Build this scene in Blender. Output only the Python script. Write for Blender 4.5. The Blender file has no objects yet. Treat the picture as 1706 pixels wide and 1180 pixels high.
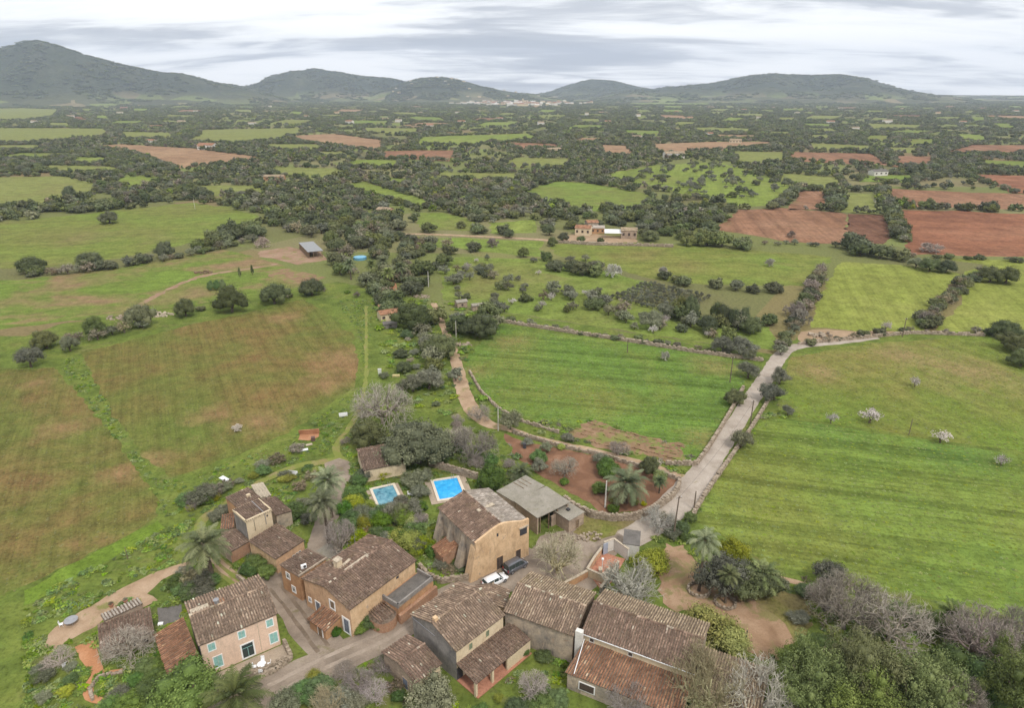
import bpy, math, random
import numpy as np
from mathutils import Vector, noise as mnoise
random.seed(7); rng = np.random.default_rng(7)
R = math.radians
scene = bpy.context.scene
col = scene.collection

# ------------------------------------------------------------------ camera, world, sun, exposure
CAM_H, FPX, PITCH = 75.0, 1110.0, R(21.6)
cd = bpy.data.cameras.new('camera'); cam = bpy.data.objects.new('camera', cd); col.objects.link(cam)
cam.location = (0, 0, CAM_H); cam.rotation_euler = (R(90) - PITCH, 0, 0)
cd.sensor_fit = 'HORIZONTAL'; cd.sensor_width = 36.0; cd.lens = 36.0 * FPX / 1706.0
cd.clip_start = 0.5; cd.clip_end = 40000
scene.camera = cam
SUN_EL, SUN_AZ = 52.0, 150.0      # azimuth clockwise from +Y
world = bpy.data.worlds.new('World'); scene.world = world; world.use_nodes = True
nt = world.node_tree; nt.nodes.clear()
def wn(t, **k):
    n = nt.nodes.new(t)
    for a, b in k.items(): setattr(n, a, b)
    return n
wout = wn('ShaderNodeOutputWorld'); wbg = wn('ShaderNodeBackground'); wbg.inputs['Strength'].default_value = 0.1
sky = wn('ShaderNodeTexSky', sky_type='NISHITA'); sky.sun_disc = False
sky.sun_elevation = R(SUN_EL); sky.sun_rotation = R(SUN_AZ); sky.air_density = 1.0; sky.dust_density = 1.5
tc = wn('ShaderNodeTexCoord'); sep = wn('ShaderNodeSeparateXYZ')
nt.links.new(tc.outputs['Generated'], sep.inputs[0])
def wmath(op, a, b=None, c=None):
    n = wn('ShaderNodeMath', operation=op)
    for i, v in enumerate((a, b, c)):
        if v is None: continue
        if isinstance(v, (int, float)): n.inputs[i].default_value = v
        else: nt.links.new(v, n.inputs[i])
    return n.outputs[0]
zz = wmath('ADD', wmath('MAXIMUM', sep.outputs[2], 0.0), 0.13)      # cloud deck seen in perspective
cx = wmath('DIVIDE', sep.outputs[0], zz); cy = wmath('DIVIDE', sep.outputs[1], zz)
cmb = wn('ShaderNodeCombineXYZ'); nt.links.new(cx, cmb.inputs[0]); nt.links.new(cy, cmb.inputs[1])
SKYX, SKYY = 20.6, 9.2
def wnoise(scale, det, rough, off, sx=1.0, sy=1.0, rot=0.0, dist=0.0):
    m = wn('ShaderNodeMapping'); m.inputs['Scale'].default_value = (sx, sy, 1); m.inputs['Location'].default_value = off
    m.inputs['Rotation'].default_value = (0, 0, rot)
    nt.links.new(cmb.outputs[0], m.inputs[0])
    n = wn('ShaderNodeTexNoise'); n.inputs['Scale'].default_value = scale; n.inputs['Detail'].default_value = det
    n.inputs['Roughness'].default_value = rough; n.inputs['Distortion'].default_value = dist
    nt.links.new(m.outputs[0], n.inputs['Vector']); return n.outputs['Fac']
def wramp(f, stops):
    r = wn('ShaderNodeValToRGB'); e = r.color_ramp.elements
    while len(e) < len(stops): e.new(0.5)
    for i, (p, c) in enumerate(stops): e[i].position = p; e[i].color = (*c, 1)
    nt.links.new(f, r.inputs[0]); return r.outputs[0]
def wmix(f, a, b):
    n = wn('ShaderNodeMix', data_type='RGBA')
    if isinstance(f, (int, float)): n.inputs[0].default_value = f
    else: nt.links.new(f, n.inputs[0])
    for i, v in ((6, a), (7, b)):
        if isinstance(v, tuple): n.inputs[i].default_value = (*v, 1)
        else: nt.links.new(v, n.inputs[i])
    return n.outputs[2]
broad = wnoise(0.95, 5, 0.52, (SKYX, SKYY, 0), 0.50, 1.1, R(-8), 0.5)
fine = wnoise(2.4, 8, 0.60, (7.3, 2.2, 1), 0.45, 1.3, R(-4), 0.9)
mixf = wmath('ADD', wmath('MULTIPLY', broad, 0.74), wmath('MULTIPLY', fine, 0.26))
cloud = wramp(mixf, [(0.42, (8.7, 8.6, 8.5)), (0.485, (7.7, 7.7, 7.7)), (0.52, (6.0, 6.05, 6.2)), (0.55, (4.3, 4.4, 4.7)), (0.62, (3.0, 3.15, 3.55))])
skyc = wmix(0.94, sky.outputs[0], cloud)
nt.links.new(skyc, wbg.inputs['Color']); nt.links.new(wbg.outputs[0], wout.inputs['Surface'])
sl = bpy.data.lights.new('sun', 'SUN'); sun = bpy.data.objects.new('sun', sl); col.objects.link(sun)
sl.energy = 1.5; sl.angle = R(10); sl.color = (1.0, 0.95, 0.88)
sdir = Vector((math.sin(R(SUN_AZ)) * math.cos(R(SUN_EL)), math.cos(R(SUN_AZ)) * math.cos(R(SUN_EL)), math.sin(R(SUN_EL))))
sun.rotation_euler = sdir.to_track_quat('Z', 'Y').to_euler(); sun.location = (0, -50, 200)
scene.render.engine = 'CYCLES'
scene.view_settings.view_transform = 'Standard'; scene.view_settings.look = 'None'
scene.view_settings.exposure = 0.72; scene.view_settings.gamma = 1.0; scene.view_settings.use_curve_mapping = False
cy_ = scene.cycles
cy_.max_bounces = 4; cy_.diffuse_bounces = 2; cy_.glossy_bounces = 2; cy_.transmission_bounces = 3; cy_.volume_bounces = 2
cy_.transparent_max_bounces = 4; cy_.caustics_reflective = False; cy_.caustics_refractive = False

# ------------------------------------------------------------------ helpers
SP, CP = math.sin(PITCH), math.cos(PITCH)
def at(px, py, z=0.0):
    """world x, y of the point at height z seen at a place in the photograph"""
    a, b = (px - 853) / FPX, (590 - py) / FPX
    dx, dy, dz = a, CP + b * SP, -SP + b * CP
    t = (z - CAM_H) / dz
    return np.array([dx * t, dy * t])
def A3(px, py, z=0.0):
    p = at(px, py, z); return Vector((p[0], p[1], z))
def pix(x, y, z=0.0):
    d = y * CP - (z - CAM_H) * SP; u = y * SP + (z - CAM_H) * CP
    return 853 + FPX * x / d, 590 - FPX * u / d
def tag(o, label=None, cat=None, group=None, kind=None):
    for k, v in (('label', label), ('category', cat), ('group', group), ('kind', kind)):
        if v: o[k] = v
    return o
def empty(name, loc=(0, 0, 0), rz=0.0):
    o = bpy.data.objects.new(name, None); o.location = loc; o.rotation_euler[2] = rz; o.empty_display_size = 0.3
    col.objects.link(o); return o
class MB:
    def __init__(s): s.v = []; s.f = []; s.m = []; s.t = []; s.tone = 0.5
    def quad(s, a, b, c, d, m=0):
        n = len(s.v); s.v += [tuple(a), tuple(b), tuple(c), tuple(d)]; s.f.append((n, n+1, n+2, n+3)); s.m.append(m); s.t.append(s.tone)
    def poly(s, pts, m=0):
        n = len(s.v); s.v += [tuple(p) for p in pts]; s.f.append(tuple(range(n, n+len(pts)))); s.m.append(m); s.t.append(s.tone)
    def hexa(s, p, m=0):   # p: 8 pts, bottom 4 ccw then top 4
        n = len(s.v); s.v += [tuple(q) for q in p]
        for f in ((3,2,1,0),(4,5,6,7),(0,1,5,4),(1,2,6,5),(2,3,7,6),(3,0,4,7)):
            s.f.append(tuple(n+i for i in f)); s.m.append(m); s.t.append(s.tone)
    def box(s, c, size, rz=0.0, m=0, rx=0.0, ry=0.0, jit=0.0):
        hx, hy, hz = size[0]/2, size[1]/2, size[2]/2; ca, sa = math.cos(rz), math.sin(rz)
        pts = []
        for z in (-hz, hz):
            for x, y in ((-hx,-hy),(hx,-hy),(hx,hy),(-hx,hy)):
                X, Y, Z = x, y, z
                if rx: Y, Z = Y*math.cos(rx)-Z*math.sin(rx), Y*math.sin(rx)+Z*math.cos(rx)
                if ry: X, Z = X*math.cos(ry)+Z*math.sin(ry), -X*math.sin(ry)+Z*math.cos(ry)
                if jit: X += random.uniform(-jit, jit); Y += random.uniform(-jit, jit); Z += random.uniform(-jit, jit)
                pts.append((c[0]+X*ca-Y*sa, c[1]+X*sa+Y*ca, c[2]+Z))
        s.hexa(pts, m)
    def tube(s, path, radii, n=6, m=0, cap=True):
        rings = []
        path = [Vector(p) for p in path]
        for i, p in enumerate(path):
            d = (path[min(i+1, len(path)-1)] - path[max(i-1, 0)])
            d = d.normalized() if d.length > 1e-9 else Vector((0,0,1))
            ref = Vector((1,0,0)) if abs(d.z) > 0.9 else Vector((0,0,1))
            a = d.cross(ref).normalized(); b = d.cross(a)
            b0 = len(s.v); r = radii[i] if hasattr(radii, '__len__') else radii
            for k in range(n):
                t = 2*math.pi*k/n; q = p + a*(r*math.cos(t)) + b*(r*math.sin(t)); s.v.append(tuple(q))
            rings.append(b0)
        for i in range(len(rings)-1):
            for k in range(n):
                k2 = (k+1) % n
                s.f.append((rings[i]+k, rings[i]+k2, rings[i+1]+k2, rings[i+1]+k)); s.m.append(m); s.t.append(s.tone)
        if cap and n > 2:
            s.f.append(tuple(rings[0]+k for k in range(n))[::-1]); s.m.append(m); s.t.append(s.tone)
            s.f.append(tuple(rings[-1]+k for k in range(n))); s.m.append(m); s.t.append(s.tone)
    def mesh(s, name, mats, smooth=False):
        me = bpy.data.meshes.new(name); me.from_pydata(s.v, [], s.f)
        if not isinstance(mats, (list, tuple)): mats = [mats]
        for m in mats: me.materials.append(m)
        if len(mats) > 1: me.polygons.foreach_set('material_index', s.m)
        at_ = me.attributes.new('tone', 'FLOAT', 'FACE'); at_.data.foreach_set('value', s.t)
        if smooth: me.polygons.foreach_set('use_smooth', [True]*len(s.f))
        me.update(); return me
    def build(s, name, mats, parent=None, smooth=False, kind=None):
        return link(name, s.mesh(name, mats, smooth), parent, kind)
def link(name, me, parent=None, kind=None):
    o = bpy.data.objects.new(name, me); col.objects.link(o)
    if parent is not None: o.parent = parent
    if kind: o['kind'] = kind
    return o
def np_mesh(name, v, f, mats, tone=None, mi=None, smooth=False):
    """fast mesh from arrays; all faces the same size"""
    v = np.asarray(v, np.float32); f = np.asarray(f, np.int32); k = f.shape[1]
    me = bpy.data.meshes.new(name); me.vertices.add(len(v)); me.vertices.foreach_set('co', v.ravel())
    me.loops.add(f.size); me.loops.foreach_set('vertex_index', f.ravel())
    me.polygons.add(len(f)); me.polygons.foreach_set('loop_start', np.arange(0, f.size, k, dtype=np.int32))
    if not isinstance(mats, (list, tuple)): mats = [mats]
    for m in mats: me.materials.append(m)
    if mi is not None: me.polygons.foreach_set('material_index', np.asarray(mi, np.int32))
    if smooth: me.polygons.foreach_set('use_smooth', np.ones(len(f), bool))
    me.update(calc_edges=True)
    if tone is not None:
        a = me.attributes.new('tone', 'FLOAT', 'FACE'); a.data.foreach_set('value', np.asarray(tone, np.float32))
    return me

# ------------------------------------------------------------------ materials
class NM:
    def __init__(s, name, rough=0.9, spec=0.2):
        s.m = bpy.data.materials.new(name); s.m.use_nodes = True; s.t = s.m.node_tree
        s.b = s.t.nodes['Principled BSDF']; s.b.inputs['Roughness'].default_value = rough
        s.b.inputs['Specular IOR Level'].default_value = spec
        s._obj = None
    def n(s, t, **k):
        n = s.t.nodes.new(t)
        for a, b in k.items(): setattr(n, a, b)
        return n
    def put(s, sock, v):
        if isinstance(v, (int, float)): sock.default_value = v
        elif isinstance(v, tuple): sock.default_value = (*v, 1) if len(sock.default_value) == 4 and len(v) == 3 else v
        else: s.t.links.new(v, sock)
    def coord(s, scale=(1,1,1), rot=0.0, world=True, loc=(0,0,0)):
        if world:
            g = s.n('ShaderNodeNewGeometry').outputs['Position']
        else: g = s.n('ShaderNodeTexCoord').outputs['Object']
        m1 = s.n('ShaderNodeMapping'); m1.inputs['Rotation'].default_value = (0, 0, -rot); m1.inputs['Location'].default_value = loc; s.t.links.new(g, m1.inputs[0])
        m = s.n('ShaderNodeMapping'); m.inputs['Scale'].default_value = scale; s.t.links.new(m1.outputs[0], m.inputs[0])
        return m.outputs[0]
    def noise(s, vec, scale, det=4, rough=0.6, dist=0.0):
        n = s.n('ShaderNodeTexNoise'); n.inputs['Scale'].default_value = scale; n.inputs['Detail'].default_value = det
        n.inputs['Roughness'].default_value = rough; n.inputs['Distortion'].default_value = dist
        s.t.links.new(vec, n.inputs['Vector']); return n.outputs['Fac']
    def ramp(s, f, stops):
        r = s.n('ShaderNodeValToRGB'); e = r.color_ramp.elements
        while len(e) < len(stops): e.new(0.5)
        for i, (p, c) in enumerate(stops):
            e[i].position = p; e[i].color = (c, c, c, 1) if isinstance(c, (int, float)) else (*c, 1)
        s.put(r.inputs[0], f); return r.outputs[0]
    def mix(s, f, a, b, blend='MIX'):
        n = s.n('ShaderNodeMix', data_type='RGBA', blend_type=blend); s.put(n.inputs[0], f)
        for i, v in ((6, a), (7, b)): s.put(n.inputs[i], v)
        return n.outputs[2]
    def math(s, op, a, b=0.0):
        n = s.n('ShaderNodeMath', operation=op); s.put(n.inputs[0], a); s.put(n.inputs[1], b); return n.outputs[0]
    def attr(s, name):
        n = s.n('ShaderNodeAttribute', attribute_name=name); return n.outputs['Fac']
    def rnd(s): return s.n('ShaderNodeObjectInfo').outputs['Random']
    def col(s, c): s.put(s.b.inputs['Base Color'], c)
    def bump(s, h, strength=0.5, dist=0.1):
        b = s.n('ShaderNodeBump'); b.inputs['Strength'].default_value = strength; b.inputs['Distance'].default_value = dist
        s.t.links.new(h, b.inputs['Height']); s.t.links.new(b.outputs[0], s.b.inputs['Normal'])
def flat(name, c, rough=0.7, spec=0.3, metal=0.0, var=0.12, scale=3.0):
    m = NM(name, rough, spec); m.b.inputs['Metallic'].default_value = metal
    n = m.noise(m.coord(), scale, 5)
    d = tuple(x*(1-var*2) for x in c); l = tuple(min(1, x*(1+var)) for x in c)
    m.col(m.ramp(n, [(0.3, d), (0.5, c), (0.7, l)])); return m.m
def plaster(name, c, stain, amount=0.5, patch=(0.36, 0.28, 0.2), streak=1.0):
    """old render: broad blotches, vertical rain streaks, small flaked patches"""
    m = NM(name, 0.95, 0.1)
    big = m.noise(m.coord(), 0.55, 8, 0.70)
    st = m.noise(m.coord((1.3, 1.3, 0.30)), 1.0, 6, 0.7, 0.6)
    msk = m.noise(m.coord(loc=(4, 8, 2)), 0.30, 4, 0.6)
    fine = m.noise(m.coord(), 5.0, 4, 0.7)
    a = m.mix(m.ramp(big, [(0.40, 0.0), (0.66, amount)]), c, stain)
    a = m.mix(m.math('MULTIPLY', m.ramp(st, [(0.48, 0.0), (0.70, 0.8*streak)]), m.ramp(msk, [(0.42, 0.0), (0.6, 1.0)])), a, tuple(x*0.6 for x in stain))
    fl = m.noise(m.coord(loc=(5, 3, 1)), 0.8, 7, 0.7)
    a = m.mix(m.ramp(fl, [(0.60, 0.0), (0.66, amount)]), a, patch)
    dk = m.noise(m.coord((1, 1, .6), loc=(2, 5, 8)), 1.3, 8, 0.72); a = m.mix(m.ramp(dk, [(0.52, 0.0), (0.68, 0.45*min(1, amount+.1))]), a, tuple(x*0.5 for x in stain))
    a = m.mix(0.30, a, m.ramp(fine, [(0.3, 0.25), (0.7, 1.0)]), 'MULTIPLY')
    m.col(a); m.bump(fine, 0.35, 0.05); return m.m
def rubble(name, c1, c2, joint, scale=2.6):
    m = NM(name, 0.95, 0.1)
    v = m.n('ShaderNodeTexVoronoi'); v.inputs['Scale'].default_value = scale; m.t.links.new(m.coord((1, 1, 1.5)), v.inputs['Vector'])
    e = m.n('ShaderNodeTexVoronoi', feature='DISTANCE_TO_EDGE'); e.inputs['Scale'].default_value = scale; m.t.links.new(m.coord((1, 1, 1.5)), e.inputs['Vector'])
    sp = m.n('ShaderNodeSeparateColor'); m.t.links.new(v.outputs['Color'], sp.inputs[0])
    a = m.mix(sp.outputs[0], c1, c2); a = m.mix(m.ramp(e.outputs['Distance'], [(0.02, 1.0), (0.09, 0.0)]), a, joint)
    big = m.noise(m.coord(), 0.4, 5, 0.65); a = m.mix(m.ramp(big, [(0.42, 0.0), (0.65, 0.6)]), a, tuple(x*0.6 for x in c2))
    m.col(a); m.bump(e.outputs['Distance'], 0.6, 0.1); return m.m
def tiles_mat(name, stops, moss=(0.20, 0.17, 0.07), mossamt=0.3, lichen=0.5):
    m = NM(name, 0.95, 0.1)
    a = m.ramp(m.attr('tone'), stops)
    n = m.noise(m.coord(), 0.7, 6, 0.65); a = m.mix(m.ramp(n, [(0.40, 0.0), (0.62, 0.85)]), a, tuple(x*0.55 for x in stops[1][1]))
    n2 = m.noise(m.coord(loc=(9, 2, 0)), 0.45, 5, 0.6); a = m.mix(m.ramp(n2, [(0.54, 0.0), (0.72, mossamt)]), a, moss)
    n3 = m.noise(m.coord(loc=(1, 7, 0)), 3.5, 6, 0.7); a = m.mix(m.ramp(n3, [(0.58, 0.0), (0.70, lichen)]), a, (0.42, 0.37, 0.30))
    n4 = m.noise(m.coord(loc=(3, 3, 0)), 6.0, 3, 0.6); a = m.mix(0.5, a, m.ramp(n4, [(0.3, 0.35), (0.65, 1.0)]), 'MULTIPLY')
    m.col(a); return m.m
TILE_GREY = tiles_mat('tiles_weathered', [(0.0, (0.158, 0.116, 0.089)), (0.30, (0.316, 0.224, 0.163)), (0.65, (0.475, 0.348, 0.251)), (0.9, (0.570, 0.448, 0.333)), (1.0, (0.752, 0.773, 0.606))])
TILE_BROWN = tiles_mat('tiles_brown', [(0.0, (0.122, 0.082, 0.064)), (0.35, (0.259, 0.172, 0.129)), (0.75, (0.382, 0.262, 0.193)), (0.92, (0.458, 0.329, 0.257)), (1.0, (0.752, 0.687, 0.543))], lichen=0.6)
TILE_RED = tiles_mat('tiles_red', [(0.0, (0.184, 0.097, 0.066)), (0.3, (0.340, 0.174, 0.106)), (0.65, (0.468, 0.249, 0.146)), (0.9, (0.567, 0.361, 0.212)), (1.0, (0.752, 0.610, 0.438))], mossamt=0.1, lichen=0.35)
TILE_OCHRE = tiles_mat('tiles_ochre', [(0.0, (0.192, 0.145, 0.097)), (0.3, (0.353, 0.267, 0.180)), (0.65, (0.486, 0.382, 0.262)), (0.9, (0.588, 0.476, 0.330)), (1.0, (0.752, 0.676, 0.509))], mossamt=0.55)
TILE_PALE = tiles_mat('tiles_pale', [(0.0, (0.325, 0.275, 0.225)), (0.5, (0.500, 0.438, 0.375)), (1.0, (0.700, 0.625, 0.550))], mossamt=0.3)
ROOFBED = flat('roof_bed', (0.16, 0.12, 0.09), 0.95, 0.1, var=0.3)
MORTAR = flat('mortar', (0.45, 0.38, 0.29), 0.95, 0.1, var=0.2)
P_PINK = plaster('plaster_pink', (0.80, 0.59, 0.45), (0.70, 0.50, 0.37), 0.5, (0.68, 0.47, 0.34), 0.45)
P_ORANGE = plaster('plaster_orange', (0.66, 0.44, 0.275), (0.50, 0.31, 0.19), 0.9, (0.40, 0.29, 0.21))
P_OCHRE = plaster('plaster_ochre', (0.72, 0.51, 0.315), (0.56, 0.37, 0.21), 0.95, (0.45, 0.34, 0.25))
P_APRICOT = plaster('plaster_apricot', (0.55, 0.33, 0.18), (0.38, 0.21, 0.12), 0.9, (0.33, 0.21, 0.14))
P_CREAM = plaster('plaster_cream', (0.72, 0.60, 0.42), (0.58, 0.44, 0.28), 0.5, (0.50, 0.38, 0.26), 0.6)
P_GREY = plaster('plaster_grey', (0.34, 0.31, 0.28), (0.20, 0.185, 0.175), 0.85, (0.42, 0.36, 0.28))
P_STAIN = plaster('plaster_stained', (0.52, 0.42, 0.31), (0.22, 0.20, 0.18), 0.9, (0.40, 0.29, 0.2), 1.3)
P_WHITE = plaster('plaster_white', (0.76, 0.73, 0.68), (0.60, 0.54, 0.46), 0.4, (0.55, 0.47, 0.38), 0.6)
BRICKISH = rubble('rubble_red', (0.44, 0.24, 0.14), (0.36, 0.20, 0.13), (0.46, 0.33, 0.23), 3.2)
STONE = rubble('rubble_stone', (0.46, 0.35, 0.26), (0.33, 0.25, 0.19), (0.40, 0.32, 0.24), 2.4)
CONCRETE = plaster('concrete', (0.34, 0.31, 0.26), (0.25, 0.23, 0.18), 0.8, (0.27, 0.25, 0.17), 0.5)
CONC_DARK = plaster('concrete_dark', (0.19, 0.175, 0.16), (0.13, 0.12, 0.11), 0.8, (0.22, 0.2, 0.17), 0.4)
PAVE = plaster('paving', (0.46, 0.37, 0.28), (0.36, 0.29, 0.22), 0.7, (0.4, 0.33, 0.24), 0.3)
TERRACOTTA = flat('terracotta_floor', (0.42, 0.20, 0.13), 0.9, 0.1, var=0.15)
WHITE = flat('white_paint', (0.78, 0.77, 0.75), 0.6, 0.3, var=0.06)
SHUT_GREEN = flat('shutter_green', (0.26, 0.47, 0.43), 0.7, 0.2, var=0.12)
SHUT_DARK = flat('shutter_dark', (0.075, 0.055, 0.045), 0.8, 0.2, var=0.2)
SHUT_OLIVE = flat('shutter_olive', (0.16, 0.20, 0.13), 0.8, 0.2, var=0.2)
SHUT_BLUE = flat('shutter_blue_grey', (0.16, 0.18, 0.22), 0.7, 0.2, var=0.15)
WOOD = flat('old_wood', (0.20, 0.14, 0.09), 0.9, 0.1, var=0.3)
METAL = flat('grey_metal', (0.36, 0.36, 0.37), 0.5, 0.4, 0.6, var=0.1)
DARKM = flat('dark_metal', (0.05, 0.05, 0.055), 0.6, 0.3, var=0.2)
PLASTICW = flat('white_plastic', (0.80, 0.80, 0.80), 0.45, 0.4, var=0.04)
def glass_mat():
    m = NM('window_glass', 0.12, 0.5); m.col((0.035, 0.05, 0.05)); return m.m
GLASS = glass_mat()

def field(name, stops, row=None, rowscale=1.6, rowamt=0.35, patch=None, patch_amt=0.8, scale=0.02, patch_at=(0.56, 0.66), fine=1.6, off=(0, 0, 0), spots=(), spotc=(0.35, 0.205, 0.11)):
    """crop or soil: broad tonal drift, drilled rows along angle row (degrees), bare patches, fine clumps"""
    m = NM(name, 1.0, 0.05)
    big = m.noise(m.coord(loc=off), scale, 7, 0.62, 0.3)
    a = m.ramp(big, stops)
    if row is not None:
        n = m.noise(m.coord((0.035, 1.0, 1.0), R(row), loc=off), rowscale, 4, 0.65)
        a = m.mix(rowamt, a, m.ramp(n, [(0.30, 0.30), (0.50, 0.95), (0.70, 1.0)]), 'MULTIPLY')
        n = m.noise(m.coord((0.02, 1.0, 1.0), R(row), loc=(31, 7, 0)), rowscale*0.22, 3, 0.6)
        a = m.mix(rowamt*1.1, a, m.ramp(n, [(0.36, 0.45), (0.56, 1.0)]), 'MULTIPLY')
    if patch:
        n = m.noise(m.coord((0.6, 1, 1), R(row or 0), loc=(off[0]+50, off[1]-20, 3)), scale*1.7, 7, 0.66, 0.4)
        a = m.mix(m.ramp(n, [(patch_at[0], 0.0), (patch_at[1], patch_amt)]), a, patch)
    for (sx, sy, sr) in spots:      # bare places of their own shape
        w_ = at(sx, sy); vm = m.n('ShaderNodeVectorMath', operation='DISTANCE'); m.t.links.new(m.coord((1, 1, 0)), vm.inputs[0]); vm.inputs[1].default_value = (w_[0], w_[1], 0)
        dn = m.math('ADD', m.math('DIVIDE', vm.outputs['Value'], sr), m.math('MULTIPLY', m.noise(m.coord((0.6, 1, 1), R(row or 0)), 0.16, 7, 0.68), 2.4))
        a = m.mix(m.ramp(m.math('MULTIPLY', dn, 0.4), [(0.46, 0.75), (0.92, 0.0)]), a, spotc)
    f = m.noise(m.coord(), fine, 6, 0.72); a = m.mix(0.65, a, m.ramp(f, [(0.34, 0.30), (0.52, 0.90), (0.7, 1.0)]), 'MULTIPLY')
    f2 = m.noise(m.coord(loc=(2, 9, 0)), fine*0.18, 6, 0.7); a = m.mix(0.6, a, m.ramp(f2, [(0.36, 0.45), (0.6, 1.0)]), 'MULTIPLY')
    m.col(a); m.bump(f, 0.5, 0.25); return m.m
def dirt(name, c1, c2, c3, scale=0.5, grass=0.0, gcol=(0.19, 0.195, 0.06)):
    m = NM(name, 1.0, 0.05)
    n = m.noise(m.coord(), scale, 8, 0.65, 0.4); a = m.ramp(n, [(0.32, c1), (0.5, c2), (0.68, c3)])
    if grass > 0:
        gn = m.noise(m.coord(loc=(7, 7, 0)), 0.22, 8, 0.7, 0.3); a = m.mix(m.ramp(gn, [(0.62-grass*.25, 0.0), (0.70-grass*.25, 0.85)]), a, gcol)
    f = m.noise(m.coord(), 4.0, 6, 0.75); a = m.mix(0.35, a, m.ramp(f, [(0.3, 0.4), (0.6, 1.0)]), 'MULTIPLY')
    m.col(a); m.bump(f, 0.4, 0.08); return m.m
LEAFMATS = {}
def leaf(name, dark, mid, light, trans=0.0, rough=0.75):
    m = NM(name, rough, 0.25)
    a = m.ramp(m.attr('tone'), [(0.0, dark), (0.5, mid), (1.0, light)])
    h = m.n('ShaderNodeHueSaturation'); r = m.rnd()
    m.put(h.inputs['Value'], m.math('ADD', m.math('MULTIPLY', r, 0.75), 0.68))
    r2 = m.math('FRACT', m.math('MULTIPLY', r, 17.3)); m.put(h.inputs['Saturation'], m.math('ADD', m.math('MULTIPLY', r2, 0.5), 0.75))
    r3 = m.math('FRACT', m.math('MULTIPLY', r, 91.7)); m.put(h.inputs['Hue'], m.math('ADD', m.math('MULTIPLY', r3, 0.05), 0.470))
    m.t.links.new(a, h.inputs['Color']); m.col(h.outputs[0]); return m.m
L_OAK = leaf('leaves_evergreen', (0.054, 0.066, 0.028), (0.098, 0.114, 0.048), (0.158, 0.174, 0.076))
L_OLIVE = leaf('leaves_olive', (0.100, 0.106, 0.068), (0.158, 0.164, 0.106), (0.225, 0.23, 0.152))
L_GREEN = leaf('leaves_fresh', (0.050, 0.090, 0.022), (0.088, 0.145, 0.034), (0.14, 0.205, 0.05))
L_LIME = leaf('leaves_yellow_green', (0.138, 0.172, 0.029), (0.230, 0.259, 0.046), (0.345, 0.356, 0.069))
L_PINE = leaf('leaves_pine', (0.075, 0.098, 0.026), (0.13, 0.158, 0.042), (0.195, 0.222, 0.066))
L_CYP = leaf('leaves_cypress', (0.028, 0.042, 0.024), (0.045, 0.062, 0.034), (0.07, 0.088, 0.046))
L_PALM = leaf('fronds_palm', (0.075, 0.095, 0.050), (0.135, 0.16, 0.085), (0.24, 0.26, 0.15))
L_PALMG = leaf('fronds_palm_green', (0.055, 0.075, 0.028), (0.105, 0.135, 0.05), (0.19, 0.215, 0.09))
L_WEED = leaf('weeds', (0.075, 0.125, 0.022), (0.13, 0.195, 0.035), (0.20, 0.26, 0.06))
L_DRY = leaf('dry_scrub', (0.12, 0.105, 0.07), (0.19, 0.165, 0.11), (0.26, 0.23, 0.16))
L_BLOSSOM = leaf('blossom', (0.30, 0.265, 0.245), (0.40, 0.36, 0.335), (0.50, 0.45, 0.425))
BARK = flat('bark', (0.13, 0.10, 0.075), 0.95, 0.1, var=0.25)
TWIG = leaf('twigs_brown', (0.20, 0.17, 0.135), (0.30, 0.26, 0.21), (0.42, 0.37, 0.30))
TWIG_PALE = leaf('twigs_pale', (0.324, 0.306, 0.264), (0.456, 0.432, 0.372), (0.600, 0.576, 0.504))
TWIG_YEL = leaf('twigs_lichen', (0.311, 0.284, 0.162), (0.432, 0.398, 0.230), (0.567, 0.527, 0.324))
TWIG_PURPLE = leaf('twigs_purple', (0.21, 0.175, 0.155), (0.31, 0.265, 0.235), (0.43, 0.375, 0.335))

# ------------------------------------------------------------------ plant meshes (unit radius 1, unit height 1)
def unit_dirs(n, g):
    d = g.normal(size=(n, 3)); return d / np.linalg.norm(d, axis=1, keepdims=True)
OCT_F = np.array([(0,2,4),(2,1,4),(1,3,4),(3,0,4),(2,0,5),(1,2,5),(3,1,5),(0,3,5)])
OCT_V = np.array([(1,0,0),(-1,0,0),(0,1,0),(0,-1,0),(0,0,1),(0,0,-1)], float)
def leaf_quads(p, nrm, size, g, aspect=1.0):
    n = len(p); r = g.normal(size=(n, 3)); a = np.cross(nrm, r); a /= np.linalg.norm(a, axis=1, keepdims=True) + 1e-9
    b = np.cross(nrm, a); s = size * g.uniform(0.6, 1.35, (n, 1)); a = a*s; b = b*s*aspect
    v = np.stack([p-a, p-b*0.75, p+a, p+b*0.75], 1).reshape(-1, 3)
    return v, np.arange(4*n).reshape(n, 4)
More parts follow.
